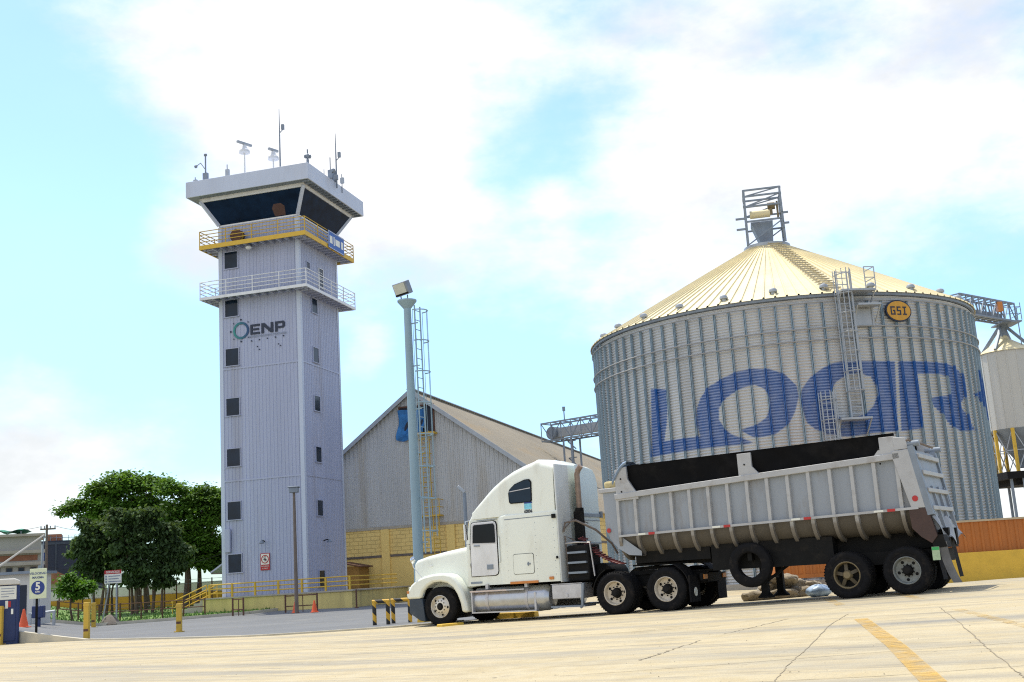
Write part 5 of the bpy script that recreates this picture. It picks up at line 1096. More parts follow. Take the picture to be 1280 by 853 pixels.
# ------------------------------------------------------------------ tall floodlight mast with caged ladder
p = at(526, 765, 42.0); fm_ = thing('floodlight_mast', 'tall pale blue pole with one floodlight and a caged ladder', 'floodlight mast', (p.x, 42.0, 0)); zt = at(505, 377, 42).z
mb = MB(); mb.tube([(0, 0, -.1), (0, 0, zt * .5), (0, 0, zt)], [.19, .165, .135], 16); obj('pole', mb, M['pole'], fm_)
mb = MB(); mb.lathe([(.13, zt - .3), (.36, zt - .02), (.36, zt + .03), (0, zt + .03)], (0, 0, 0), 'z', 20); obj('top_plate', mb, M['pole'], fm_)
fl = MB(); Rr = Matrix.Rotation(-.5, 3, 'Z') @ Matrix.Rotation(radians(22), 3, 'X') @ Matrix.Rotation(radians(-6), 3, 'Y')
c = Vector((-.14, -.05, zt + .48)); fl.box(c, (.62, .30, .50), Rr); fo = obj('floodlight', fl, M['galvd'], fm_, bevel=.03)
gl_ = MB(); gl_.box(c + Rr @ Vector((-.02, -.155, .03)), (.50, .012, .38), Rr); obj('lens', gl_, M['lampglass'], fo); mb = MB(); mb.box(c + Rr @ Vector((0, -.16, -.19)), (.58, .02, .06), Rr); obj('visor', mb, M['chassis'], fo); mb = MB(); mb.tube([(-.2, 0, zt), (-.22, 0, zt + .25)], .025, 6); mb.tube([(.03, 0, zt), (.03, 0, zt + .25)], .025, 6); obj('yoke', mb, M['galvd'], fo)
mb = MB(); la = Vector((.9, -.42, 0)).normalized(); sd_ = Vector((-la.y, la.x, 0)); l0 = .42
for s_ in (-.2, .2): mb.tube([la * l0 + sd_ * s_ + Vector((0, 0, 2.2)), la * l0 + sd_ * s_ + Vector((0, 0, zt - .25))], .03, 6)
z = 2.4
while z < zt - .3: mb.tube([la * l0 + sd_ * -.2 + Vector((0, 0, z)), la * l0 + sd_ * .2 + Vector((0, 0, z))], .016, 5); z += .36
for z in np.arange(2.6, zt - .3, 1.6): mb.tube([(0, 0, z), la * l0 + Vector((0, 0, z))], .025, 5); 
obj('ladder', mb, M['pole'], fm_)
mb = MB()
for z in np.arange(zt - .45, 2.6, -1.15):
    mb.tube([la * (l0 + .38 * sin(k * pi / 8)) + sd_ * (-.36 * cos(k * pi / 8)) + Vector((0, 0, z)) for k in range(9)], .024, 5)
for k in (0, 2, 4, 6, 8): mb.tube([la * (l0 + .38 * sin(k * pi / 8)) + sd_ * (-.36 * cos(k * pi / 8)) + Vector((0, 0, zz_)) for zz_ in (2.8, zt - .45)], .011, 5)
obj('ladder_cage', mb, M['pole'], fm_)
p = at(588, 760, 60); l2 = thing('yard_lamp', 'thin grey lamp post with tilted head behind the truck bonnet', 'lamp post', (p.x, 60, 0)); zt = at(588, 616, 60).z
mb = MB(); mb.tube([(0, 0, 0), (0, 0, zt)], [.11, .09], 8); obj('pole', mb, M['galvd'], l2); mb = MB(); mb.bar((.02, 0, zt + .02), (-.32, 0, zt + .36), .2, .16); obj('lamp_head', mb, M['galv'], l2, bevel=.03)
# striped low barriers, yellow kerb stops
stripe = bpy.data.materials.new('yellow_black_stripes'); stripe.use_nodes = True; t = stripe.node_tree; b = t.nodes['Principled BSDF']; b.inputs['Roughness'].default_value = .6
tcn = t.nodes.new('ShaderNodeTexCoord'); sp = t.nodes.new('ShaderNodeSeparateXYZ'); t.links.new(tcn.outputs['Object'], sp.inputs[0]); m1 = t.nodes.new('ShaderNodeMath'); m1.operation = 'ADD'; t.links.new(sp.outputs[0], m1.inputs[0]); t.links.new(sp.outputs[2], m1.inputs[1])
m2 = t.nodes.new('ShaderNodeMath'); m2.operation = 'PINGPONG'; m2.inputs[1].default_value = .22; t.links.new(m1.outputs[0], m2.inputs[0]); m3 = t.nodes.new('ShaderNodeMath'); m3.operation = 'GREATER_THAN'; m3.inputs[1].default_value = .115; t.links.new(m2.outputs[0], m3.inputs[0]); t.links.new(mixn(t, m3.outputs[0], (.015, .015, .015), (.62, .36, .03)), b.inputs['Base Color'])
for (pa_, pb_, Y, lb) in ((468.5, 485.5, 36.0, 'left low yellow and black striped barrier in front of the truck'), (492, 513, 36.6, 'right low striped barrier right at the truck bumper')):
    a = at(pa_, 780, Y); b_ = at(pb_, 780, Y); w = b_.x - a.x; r_ = thing('striped_barrier', lb, 'barrier', (a.x, Y, .02), 0, 'striped barriers by the truck')
    for x in (0, w): mb = MB(); mb.tube([(x, 0, -.05), (x, 0, .70)], .062, 10); obj('post', mb, stripe, r_)
    mb = MB(); mb.tube([(-.06, 0, .70), (w + .06, 0, .70)], .055, 10); obj('rail', mb, stripe, r_)
for (px0, px1, py, dz, lb) in ((526, 552, 779, .22, 'short yellow kerb stop just behind the front tyre'), (549, 577, 784, .07, 'low worn yellow kerb stop right at the front tyre'), (622, 671, 774, .17, 'long yellow kerb stop on the ground beyond the fuel tank')):
    a = gat(px0, py); b_ = gat(px1, py - 3); mb = MB(); mb.prism([(-.16, -.06), (.16, -.06), (.11, dz), (-.11, dz)], lambda q, z, h: (h, q, z), 0, (b_ - a).length)
    tag(obj('kerb_stop', mb, M['yellow'], bevel=.02, loc=a, rz=atan2(b_.y - a.y, b_.x - a.x)), lb, 'kerb stop', 'yellow kerb stops')
# sacks on the ground behind the trailer
pc_ = at(984, 744, 31.0); 
rs = random.Random(4)
def sack(x, y, z, l, w, h, a, label):
    mb = MB(); ph = rs.uniform(0, 6)
    def fn(u, v):
        t_, f2 = 2 * pi * u, pi * v; sx_ = abs(sin(f2)) ** .6; k = 1 + .2 * sin(3 * t_ + ph) + .15 * sin(7 * f2 + ph + 2 * t_) + .10 * sin(9 * t_ + 5 * f2)
        return (-cos(f2) * l * .5 * (1 + .05 * sin(4 * t_)), cos(t_) * sx_ * w * .5 * k, sin(t_) * sx_ * h * .5 * k)
    mb.grid(fn, 22, 14); return tag(obj('jute_sack', mb, M['sack'], smooth=70, loc=(x, y, z), rz=a), label, 'sack', 'sacks heaped behind the trailer')
SK = [(-.75, 0, 'limp brown sack at the left end of the heap under the trailer'), (-.15, -.1, 'brown sack in the front middle of the heap under the trailer'), (.35, 0, 'brown sack front right in the heap under the trailer'), (.8, .15, 'brown sack at the right end of the heap under the trailer')]
for x, y, lb in SK: sack(pc_.x + x, pc_.y + y, gz(pc_.x + x, pc_.y + y) + .10, .85, .5, .28, rs.uniform(-.6, .6), lb)
for x, y, z, lb in ((-.3, .35, .26, 'crumpled sack lying second row left on the heap'), (.2, .3, .30, 'crumpled sack crowning the heap behind the trailer'), (.62, .4, .24, 'crumpled sack second row right on the heap'), (-.05, .1, .46, 'small crumpled sack on the very top of the heap')): sack(pc_.x + x, pc_.y + y, gz(pc_.x + x, pc_.y + y) + z + .02, .78, .46, .27, rs.uniform(-1, 1), lb)
a = at(1024, 744, 29.5); a.z = gz(a.x, a.y); mb = MB(); mb.grid(lambda u, v: (.30 * cos(2 * pi * u) * sin(pi * v) * (1 + .15 * sin(7 * u * 6)), .22 * sin(2 * pi * u) * sin(pi * v), .13 + .15 * cos(pi * v) * (1 + .2 * sin(u * 19))), 20, 12)
tag(obj('plastic_bag', mb, mat('blue_white_plastic', (.35, .48, .72), .4, 0, .5, 7), smooth=60, loc=a), 'blue and white plastic bag lying beside the trailer wheel', 'bag')
a = at(972, 742, 30.6); b_ = at(1034, 740, 30.6); mb = MB(); mb.prism([(-.35, -.1), (.35, -.1), (.3, .28), (-.3, .28)], lambda q, z, h: (h, q, z), 0, (b_ - a).length + .6); tag(obj('concrete_block', mb, M['conc'], bevel=.03, loc=(a.x, a.y + 2.4, gz(a.x, a.y + 2.4)), rz=0), 'low concrete block behind the heap of sacks', 'block')
# ------------------------------------------------------------------ wheels (axle along y, outer face at y = 0, centre at origin)
def wheel(parent, x, y, z, kind, inner=False, far=False, w=.27, R_=.52):
    key = (kind, inner); 
    if key in WH: o = copy_tree(WH[key], parent)
    else:
        hub = MB(); o = None
        if inner: hub.cyl((0, .02, 0), (0, w - .02, 0), .15, n=14)
        elif kind == 'front':
            hub.lathe([(0, -.035), (.065, -.035), (.075, -.02), (.085, .03), (.10, .05)], (0, 0, 0), 'y', 20)
        elif kind == 'spoke': hub.lathe([(0, .0), (.07, .0), (.085, .02), (.11, .06), (.11, .14)], (0, 0, 0), 'y', 20)
        else: hub.lathe([(0, -.03), (.07, -.03), (.085, -.01), (.10, .03), (.105, .13), (.13, .15)], (0, 0, 0), 'y', 20)
        o = obj('wheel', hub, M['chassis'] if kind != 'spoke' else M['rimgold'], parent)
        if kind == 'disc': 
            pass
        ty = MB(); W_ = w
        ty.lathe([(.285, .035), (.30, .012), (.335, .004), (.37, .012), (.375, .006), (.42, -.002), (.46, .004), (.49, .018), (.512, .045), (R_, .06), (R_, .085), (R_ - .014, .088), (R_ - .014, .098), (R_, .101), (R_, .128), (R_ - .014, .131), (R_ - .014, .141), (R_, .144), (R_, W_ - .105), (R_ - .014, W_ - .10), (R_ - .014, W_ - .09), (R_, W_ - .085), (R_, W_ - .06), (.512, W_ - .045), (.46, W_ - .004), (.37, W_ - .0), (.30, W_ - .012), (.285, W_ - .03)], (0, 0, 0), 'y', 48)
        ty.mi = 0
        for k in range(48):
            a = 2 * pi * (k + .5) / 48
            for yy, s_ in ((.05, 1), (W_ - .05, -1)): ty.box((.515 * cos(a), yy, .515 * sin(a)), (.016, .05, .03), Matrix.Rotation(-a, 3, 'Y'))
        obj('tyre', ty, M['black'], o)
        if not inner:
            rm = MB(); rm.mi = 0
            if kind == 'front':
                rm.lathe([(.292, .03), (.30, .012), (.288, .006), (.275, .02), (.265, .06), (.25, .075), (.21, .055), (.17, .025), (.14, .012), (.10, .01)], (0, 0, 0), 'y', 40); hy, hr_, nl = .058, .215, .155
            elif kind == 'disc':
                rm.lathe([(.292, .03), (.30, .012), (.288, .004), (.275, .02), (.268, .07), (.255, .125), (.22, .145), (.16, .15), (.10, .15)], (0, 0, 0), 'y', 40); hy, hr_, nl = .138, .215, .155
            elif kind == 'grey':
                rm.lathe([(.292, .03), (.30, .012), (.288, .004), (.275, .02), (.268, .07), (.255, .12), (.21, .13), (.16, .14), (.10, .14)], (0, 0, 0), 'y', 40); hy, hr_, nl = .128, .20, .13
            else:
                rm.lathe([(.292, .03), (.30, .012), (.288, .004), (.272, .02), (.262, .09), (.258, .16)], (0, 0, 0), 'y', 40); hy = None; rm.mi = 2
                for k in range(5):
                    a = 2 * pi * k / 5 + .3; rm.bar((.09 * cos(a), .07, .09 * sin(a)), (.25 * cos(a), .12, .25 * sin(a)), .075, .07, up=(0, 1, 0))
            if hy is not None:
                rm.mi = 1
                for k in range(5 if kind != 'disc' else 5):
                    a = 2 * pi * k / 5 + .5
                    rm.lathe([(0, 0), (.028, 0), (.034, .006)], (hr_ * cos(a), hy - .012, hr_ * sin(a)), 'y', 12)
                for k in range(10): a = 2 * pi * k / 10; rm.cyl((nl * cos(a), .005 if kind == 'front' else .115, nl * sin(a)), (nl * cos(a), .03 if kind == 'front' else .15, nl * sin(a)), .016, n=6)
            else:
                rm.mi = 1; rm.lathe([(.258, .165), (0, .17)], (0, 0, 0), 'y', 24)
            base = {'front': M['rims'], 'disc': M['rimw'], 'grey': M['rimg'], 'spoke': M['rimgold']}[kind]
            obj('rim', rm, [base, M['chassis'], M['spoke']], o)
        WH[key] = o
    o.location = (x, y, z); o.rotation_euler = (0, random.uniform(0, 6) if not inner else 0, 0)
    if far: o.rotation_euler = (0, o.rotation_euler[1], pi)
    return o
WH = {}; M['spoke'] = mat('dark_spoke', (.085, .068, .04), .6, .2, .25, 8)
def gzt(x): return .02 + .0222 * x
def axle(parent, x, kind, dual=True):
    z = gzt(x) + .515
    if dual:
        wheel(parent, x, 0, z, kind); wheel(parent, x, .31, z, kind, True); wheel(parent, x, 2.5, z, kind, False, True); wheel(parent, x, 2.19, z, kind, True, True)
    else: wheel(parent, x, .02, z, kind, w=.29); wheel(parent, x, 2.48, z, kind, far=True)
    mb = MB(); mb.cyl((x, .3, z), (x, 2.2, z), .09, n=10); mb.ball((x, 1.25, z), (.24, .2, .24)) if dual else None; obj('axle', mb, M['chassis'], parent)

# ------------------------------------------------------------------ tractor
tr = thing('truck_tractor', 'white long-nosed sleeper truck tractor facing left with weathered paint', 'truck', (TA.x, TA.y, 0), TRZ)
axle(tr, 0, 'front', False); axle(tr, 5.24, 'disc'); axle(tr, 6.61, 'disc')
WARP[0] = True
def loft(stations, ring, caps=True):
    mb = MB(); R0 = [ring(*s_) for s_ in stations]; m_ = len(R0[0])
    for r_ in R0: mb.v += r_
    n = len(R0)
    for j in range(n - 1): mb.f += [(j * m_ + i, j * m_ + i + 1, (j + 1) * m_ + i + 1, (j + 1) * m_ + i) for i in range(m_ - 1)]
    for j in range(n - 1): mb.f.append((j * m_ + m_ - 1, j * m_, (j + 1) * m_, (j + 1) * m_ + m_ - 1))
    if caps: mb.f += [tuple(range(m_))[::-1], tuple((n - 1) * m_ + i for i in range(m_))]
    mb.m = [0] * len(mb.f); return mb
def ring_round(x, zb, zt, hw, r, tap=0.0, crown_=.03):
    """closed cross-section at x: flat bottom, sides tapering by tap, rounded shoulders of radius r, slightly crowned top"""
    L = [(hw, zb)]
    ht = hw - tap
    L.append((hw - tap * .35, zb + (zt - r - zb) * .5)); L.append((ht, zt - r))
    for k in range(1, 7): a = k / 6 * pi / 2; L.append((ht - r + r * cos(a), zt - r + r * sin(a)))
    L.append((ht * .4, zt + crown_ * .8)); L.append((0, zt + crown_))
    pts = L + [(-y, z) for y, z in L[-2::-1]]
    return [(x, 1.25 - y, z) for y, z in pts]
# bonnet
hood = loft([(-1.21, 1.06, 1.66, .70, .10, .02), (-1.19, 1.05, 1.74, .74, .10, .03), (-1.10, 1.04, 1.80, .77, .10, .03), (-.70, 1.03, 1.885, .81, .13, .05), (-.03, 1.02, 1.975, .86, .15, .06), (.5, 1.02, 2.03, .90, .16, .07), (.86, 1.02, 2.06, .93, .17, .07)], ring_round)
obj('bonnet', hood, M['cab'], tr, smooth=50)
mb = MB(); mb.bx(.868, 1.02, .325, 2.175, 1.0, 1.99); obj('cowl', mb, M['cab'], tr, bevel=.03)
mb = MB(); mb.bx(-1.25, -1.21, .70, 1.80, .95, 1.66); [mb.bx(-1.265, -1.251, .74 + i * .105, .78 + i * .105, .98, 1.63) for i in range(10)]; obj('grille', mb, M['chrome'], tr)
# fenders
FP = [(-1.14, .78), (-1.15, .90), (-1.08, 1.02), (-.98, 1.15), (-.78, 1.27), (-.5, 1.355), (-.15, 1.40), (.2, 1.40), (.42, 1.35), (.58, 1.25), (.72, 1.08), (.82, .86), (.90, .60), (.93, .38), (.74, .38), (.70, .62), (.60, .85), (.47, 1.02), (.28, 1.14), (.05, 1.19), (-.2, 1.18), (-.40, 1.10), (-.55, .98), (-.62, .84), (-.64, .78)]
for side in (0, 1):
    mb = MB(); f_ = (lambda a, b_, h: (a, h, b_)) if side == 0 else (lambda a, b_, h: (a, 2.5 - h, b_))
    mb.prism(FP, f_, .0, .62); obj('fender', mb, M['cab'], tr, bevel=.07, smooth=50)
    mb = MB(); mb.prism([(-1.14, .9), (.95, 1.0), (.95, 1.33), (-.55, 1.30), (-1.14, 1.1)], f_, .40, .62); obj('fender_inner', mb, M['cab'], tr)
    mb = MB(); y0 = .30 if side == 0 else 2.2; mb.bx(-1.158, -1.07, y0 - .17, y0 + .17, .93, 1.10); obj('headlight', mb, M['lampglass'], tr, bevel=.02)
    mb = MB(); y0 = -.012 if side == 0 else 2.487; mb.bx(-1.12, -1.04, y0, y0 + .025, .93, .995); obj('turn_signal', mb, M['amber'], tr, bevel=.006)
    mb = MB(); y0 = .12 if side == 0 else 2.0; mb.lathe([(.66, y0), (.66, y0 + .38), (.60, y0 + .38)], (0, 0, .58), 'y', 24, .2, pi - .1); obj('wheel_arch_liner', mb, M['chassis'], tr)
    yb = .14 if side == 0 else 2.36
    mb = MB(); mb.tube([(-.72, yb + (.12 if side == 0 else -.12), 1.30), (-.96, yb, 1.62), (-.98, yb, 1.72)], .012, 6); mb.lathe([(.0, -.02), (.085, -.015), (.10, .02), (.06, .06), (0, .07)], (-.98, yb, 1.80), 'x', 14); obj('bonnet_mirror', mb, M['chrome'], tr)
mb = MB(); yy_ = [.02, .12, .35, .8, 1.25, 1.7, 2.15, 2.38, 2.48]; n0 = len(yy_)
for y in yy_:
    k_ = -.30 * (1 - (abs(y - 1.25) / 1.23) ** 2.2); mb.v += [(-1.06 + k_, y, .775), (-.60, y, .775), (-.52, y, .18), (-.72, y, .22), (-1.06 + k_, y, .42)]
for j in range(n0 - 1): mb.f += [(j * 5 + i, j * 5 + (i + 1) % 5, (j + 1) * 5 + (i + 1) % 5, (j + 1) * 5 + i) for i in range(5)]
mb.f += [(4, 3, 2, 1, 0), tuple((n0 - 1) * 5 + i for i in range(5))]; mb.m = [0] * len(mb.f); obj('bumper', mb, M['bluegrey'], tr, bevel=.02)
mb = MB(); mb.box((-.55, .43, 1.62), (.12, .012, .035)); obj('bonnet_badge', mb, M['chrome'], tr)
mb = MB(); mb.bx(.872, .884, .312, .324, 1.05, 1.98); obj('bonnet_seam', mb, M['chassis'], tr)
# cab and sleeper
CHW = 1.06; YS = 1.25 - CHW; SHW = 1.2; YSL = 1.25 - SHW
cab = loft([(.87, 1.03, 2.06, CHW - .02, .05, .0), (.90, 1.03, 2.20, CHW - .01, .06, .0), (.99, 1.03, 2.70, CHW, .10, .02), (1.08, 1.03, 2.86, CHW, .14, .03), (1.26, 1.03, 2.93, CHW, .16, .03), (1.95, 1.03, 2.98, CHW, .18, .03)], ring_round)
obj('cab_shell', cab, M['cab'], tr, smooth=40)
top = [(1.10, 2.90, 1.04), (1.168, 2.95, 1.05), (1.3, 3.08, 1.06), (1.45, 3.21, 1.07), (1.65, 3.365, 1.08), (1.867, 3.51, 1.10), (2.2, 3.685, 1.14), (2.54, 3.825, 1.17), (2.9, 3.93, 1.18), (3.2, 4.00, 1.18), (3.33, 4.045, 1.18), (3.40, 4.02, 1.18), (3.46, 3.975, 1.18), (3.72, 3.91, 1.18), (3.82, 3.86, 1.17)]
fair = loft([(x, 2.72, zt, hw, max(.04, min(.16, (zt - 2.8) * .4)), .03) for x, zt, hw in top], ring_round)
obj('roof_fairing', fair, M['cab'], tr, smooth=50)
slp = loft([(1.95, 1.03, 2.72, CHW, .05, .0), (2.12, 1.03, 2.74, 1.17, .05, .0), (2.25, 1.03, 2.75, SHW, .05, .0), (3.80, 1.03, 2.75, SHW, .05, .0), (3.85, 1.03, 2.75, SHW - .03, .05, .0)], ring_round)
obj('sleeper', slp, M['cab'], tr, smooth=40)
mb = MB(); mb.bx(.93, 1.22, .34, 2.16, 2.80, 2.835); mb.v = [(x + (z - 2.8) * .3, y, z + (x - 1.2) * .5) for x, y, z in mb.v]; obj('sun_visor', mb, M['cab'], tr, bevel=.01)
for y0, y1 in ((.33, 1.23), (1.27, 2.17)): mb = MB(); mb.add([(.885, y0, 2.16), (.885, y1, 2.16), (.968, y1, 2.62), (.968, y0, 2.62)], [(0, 1, 2, 3)]); obj('windscreen', mb, M['dglass'], tr)
def rrect(x0, x1, z0, z1, r, n=5):
    P = []
    for cx_, cz_, a0 in ((x1 - r, z1 - r, 0), (x0 + r, z1 - r, pi / 2), (x0 + r, z0 + r, pi), (x1 - r, z0 + r, 1.5 * pi)):
        P += [(cx_ + r * cos(a0 + k * pi / 2 / n), cz_ + r * sin(a0 + k * pi / 2 / n)) for k in range(n + 1)]
    return P
def mirror_side(fn):
    for side in (0, 1): fn(side, (lambda y: y) if side == 0 else (lambda y: 2.5 - y))
def door(side, Y):
    P = [(1.03, 1.27), (1.80, 1.27), (1.87, 1.30), (1.90, 1.37), (1.90, 2.52), (1.87, 2.60), (1.80, 2.63), (1.16, 2.63), (1.09, 2.6), (1.03, 2.10)]
    f_ = lambda a, b_, h: (a, Y(YS - h), b_)
    big = [(1.465 + (a - 1.465) * 1.045, 1.95 + (b_ - 1.95) * 1.024) for a, b_ in P]
    mb = MB(); mb.prism(big, f_, -.03, .006); obj('door_seal', mb, M['chassis'], tr)
    mb = MB(); mb.prism(P, f_, -.02, .018); d = obj('door', mb, M['white'] if side == 0 else M['cab'], tr, bevel=.006)
    Wp = [(1.115, 2.11), (1.84, 2.08), (1.86, 2.12), (1.86, 2.51), (1.82, 2.57), (1.19, 2.57), (1.15, 2.53)]
    mb = MB(); mb.prism([(1.48 + (a - 1.48) * 1.07, 2.33 + (b_ - 2.33) * 1.10) for a, b_ in Wp], f_, .015, .024); obj('window_rubber', mb, M['alu'], d)
    mb = MB(); mb.prism(Wp, f_, .0, .029); obj('window_pane', mb, M['cabglass'], d)
    mb = MB(); mb.bar((1.16, Y(YS - .03), 2.04), (1.34, Y(YS - .03), 2.03), .03, .03); mb.bx(1.55, 1.75, min(Y(YS - .019), Y(YS - .03)), max(Y(YS - .019), Y(YS - .03)), 1.42, 1.54); obj('handle_and_vent', mb, M['galvd'], d)
    mb = MB(); mb.tube([(2.0, Y(YS + .02), 1.55), (2.0, Y(YS - .07), 1.6), (2.0, Y(YS - .07), 2.2), (2.0, Y(YS + .02), 2.25)], .017, 6); obj('grab_bar', mb, M['chrome'], tr)
    mb = MB()
    for z in (1.5, 1.95): mb.cyl((1.015, Y(YS - .012), z), (1.015, Y(YS - .012), z + .1), .014, n=6)
    obj('hinge', mb, M['chassis'], tr)
    mb = MB(); mb.tube([(1.02, Y(YS + .03), 2.70), (.97, Y(YS - .12), 2.68), (.97, Y(YS - .12), 2.10), (1.0, Y(YS + .02), 2.08)], .012, 6); mb.bx(.955, .985, min(Y(YS - .20), Y(YS - .05)), max(Y(YS - .20), Y(YS - .05)), 2.2, 2.6); obj('side_mirror', mb, M['chrome'], tr)
    mb = MB(); mb.bx(.98, 1.35, min(Y(YS - .002), Y(YS - .01)), max(Y(YS - .002), Y(YS - .01)), 1.08, 1.13); obj('side_step_vent', mb, M['galvd'], tr)
    g_ = lambda a, b_, h: (a, Y(YSL - h), b_)
    P = rrect(2.48, 3.10, 1.26, 1.74, .05); mb = MB(); mb.prism([(2.79 + (a - 2.79) * 1.035, 1.5 + (b_ - 1.5) * 1.045) for a, b_ in P], g_, -.01, .004); obj('hatch_seal', mb, M['chassis'], tr)
    mb = MB(); mb.prism(P, g_, -.01, .013); h_ = obj('luggage_hatch', mb, M['cab'], tr); mb = MB(); mb.box((2.96, Y(YSL - .02), 1.49), (.10, .014, .035)); mb.box((2.94, Y(YSL - .02), 1.49), (.03, .02, .09)); obj('latch', mb, M['galvd'], h_)
    # sleeper side window follows the inward lean of the fairing
    ln = .045
    def k_(a, b_, h): return (a, Y(.088 - h), b_)
    P = [(2.50, 3.03), (3.10, 3.02), (3.13, 3.06), (3.14, 3.48), (3.08, 3.55), (2.95, 3.55), (2.65, 3.47), (2.49, 3.36), (2.45, 3.27), (2.46, 3.07)]
    mb = MB(); mb.prism([(2.8 + (a - 2.8) * 1.07, 3.28 + (b_ - 3.28) * 1.09) for a, b_ in P], k_, -.06, .026); wf = obj('sleeper_window', mb, M['chassis'], tr); mb = MB(); mb.prism(P, k_, -.03, .032); obj('pane', mb, M['wglass'], wf)
    mb = MB(); mb.bar(k_(2.48, 3.31, .036), k_(3.13, 3.35, .036), .012, .02); obj('window_bar', mb, M['alu'], wf)
    mb = MB(); mb.bx(1.27, 2.2, min(Y(YS - .002), Y(YS - .006)), max(Y(YS - .002), Y(YS - .006)), 2.665, 2.685); mb.bx(2.26, 3.83, min(Y(YSL - .004), Y(YSL + .02)), max(Y(YSL - .004), Y(YSL + .02)), 2.615, 2.635); obj('seam_trim', mb, M['galvd'], tr)
    mb = MB()
    for z in np.arange(1.2, 2.6, .16): mb.cyl((3.20, Y(YSL - .004), z), (3.20, Y(YSL + .01), z), .009, n=6); mb.cyl((3.76, Y(YSL - .004), z), (3.76, Y(YSL + .01), z), .009, n=6); mb.cyl((2.30, Y(YSL - .004), z), (2.30, Y(YSL + .01), z), .007, n=6)
    obj('rivets', mb, M['galvd'], tr)
    mb = MB(); mb.box((2.78, Y(YSL - .012), 1.05), (.86, .03, .06)); obj('marker_strip', mb, M['amber'], tr); mb = MB(); mb.box((3.62, Y(YSL - .02), 1.115), (.13, .04, .07)); obj('marker_lamp', mb, M['amber'], tr, bevel=.01)
    mb = MB(); mb.box((3.80, Y(YSL - .03), 2.60), (.10, .06, .10)); mb.box((3.83, Y(YSL - .03), 1.6), (.04, .05, .06)); obj('extender_hinge', mb, M['chassis'], tr)
    mb = MB(); mb.cyl((2.04, Y(YS - .01), 2.56), (2.04, Y(YS + .02), 2.56), .03, n=8); mb.cyl((2.04, Y(YS - .01), 2.44), (2.04, Y(YS + .02), 2.44), .03, n=8); obj('lock', mb, M['chassis'], tr)
mirror_side(door)
kf = lambda x0, z0: (lambda a, b_, h: (x0 + a, .066 - h, z0 + b_))
mb = MB(); mb.box((3.02, .064, 2.90), (.22, .012, .14)); mb.box((2.98, .058, 2.90), (.06, .012, .05)); obj('door_decal', mb, mat('decal_blue', (.20, .55, .70), .4, 0, .25, 9), tr)
mb = MB(); mb.box((3.03, .063, 2.99), (.24, .008, .03)); obj('decal_strip', mb, M['signn'], tr); obj('fleet_number', text_mb('62036', .10, kf(3.02, 2.775), bold=.005), M['ink'], tr, smooth=0)
# behind the sleeper: back wall panels, exhaust, far fairing, catwalk gear
mb = MB(); mb.bx(3.851, 3.90, .07, .80, 1.0, 3.88); obj('back_wall', mb, mat('back_wall_paint', (.60, .62, .60), .5, 0, .06, 1.2, (.3, .28, .22), .5, 1.2, (1, 1, .4)), tr, bevel=.04)
PE = [(1.02, 1.02), (2.28, 1.02), (2.26, 3.45), (2.18, 3.66), (2.02, 3.80), (1.05, 3.90)]
mb = MB(); mb.prism(PE, lambda a, b_, h: (h, a, b_), 3.96, 4.02); fe_ = obj('side_fairing', mb, mat('fairing_paint', (.56, .64, .64), .45, 0, .06, 1.4, (.3, .3, .26), .4, 1.2, (1, 1, .4)), tr, bevel=.02)
mb = MB(); mb.bx(4.021, 4.05, 1.04, 2.26, 2.58, 2.66); mb.bx(4.021, 4.035, 1.04, 2.26, 2.48, 2.50); mb.bx(4.021, 4.035, 1.04, 2.26, 1.9, 1.93); mb.cyl((4.05, 2.30, 2.56), (4.05, 2.30, 2.72), .05, n=8); obj('fairing_trim', mb, M['galvd'], fe_)
mb = MB(); mb.tube([(4.14, .86, 1.2), (4.14, .86, 3.45), (4.14, .86, 3.62), (4.18, .86, 3.72), (4.27, .86, 3.82)], .075, 14); obj('exhaust_stack', mb, mat('rusty_exhaust', (.30, .22, .17), .6, .4, .25, 5), tr)
mb = MB(); mb.lathe([(.115, 1.75), (.115, 2.78)], (4.14, .86, 0), 'z', 18, -2.5, 2.5); mb.bx(4.02, 4.26, .74, .79, 1.75, 2.7); obj('heat_shield', mb, M['chassis'], tr)
mb = MB(); mb.bx(4.0, 4.62, .25, .95, 1.0, 1.86); obj('tank_box', mb, M['chassis'], tr, bevel=.04); mb = MB()
for z in (1.18, 1.42, 1.66): mb.bx(4.05, 4.58, .16, .27, z, z + .05)
obj('catwalk_step', mb, M['galvd'], tr); mb = MB(); mb.tube([(3.95, .30, 1.92), (4.3, .24, 1.93), (4.66, .3, 1.9), (4.74, .3, 1.1)], .022, 6); obj('handrail', mb, M['alu'], tr)
mb = MB(); mb.cyl((4.75, .7, 1.1), (4.75, 1.7, 1.1), .30, n=18); obj('air_tank', mb, M['chassis'], tr); mb = MB(); mb.bx(3.9, 5.2, .7, 1.8, 1.06, 1.12); obj('catwalk', mb, M['chassis'], tr)
mb = MB(); mb.tube([(3.93, .28, 2.2), (3.98, .30, 2.42), (4.25, .40, 2.46), (4.7, .62, 2.2), (5.0, .9, 1.85), (5.1, 1.0, 1.6)], .028, 8); mb.tube([(4.2, 1.2, 2.4), (4.0, .8, 2.55), (3.92, .4, 2.3)], .014, 6); mb.tube([(3.93, .4, 1.1), (3.96, .33, 1.6), (3.95, .3, 2.1), (4.1, .5, 2.0), (4.2, .6, 1.7)], .022, 6); obj('air_line', mb, M['wood'], tr)
mb = MB()
for y_, ph in ((.55, 0), (.72, 2)):
    P = [];
    for i in range(150):
        t_ = i / 149; P.append((4.25 + 1.15 * t_ + .085 * cos(i * .6 + ph), y_ + .085 * sin(i * .6 + ph), 2.06 - .72 * t_ - .12 * sin(pi * t_)))
    mb.tube(P, .012, 5)
obj('coiled_hose', mb, M['hose'], tr)
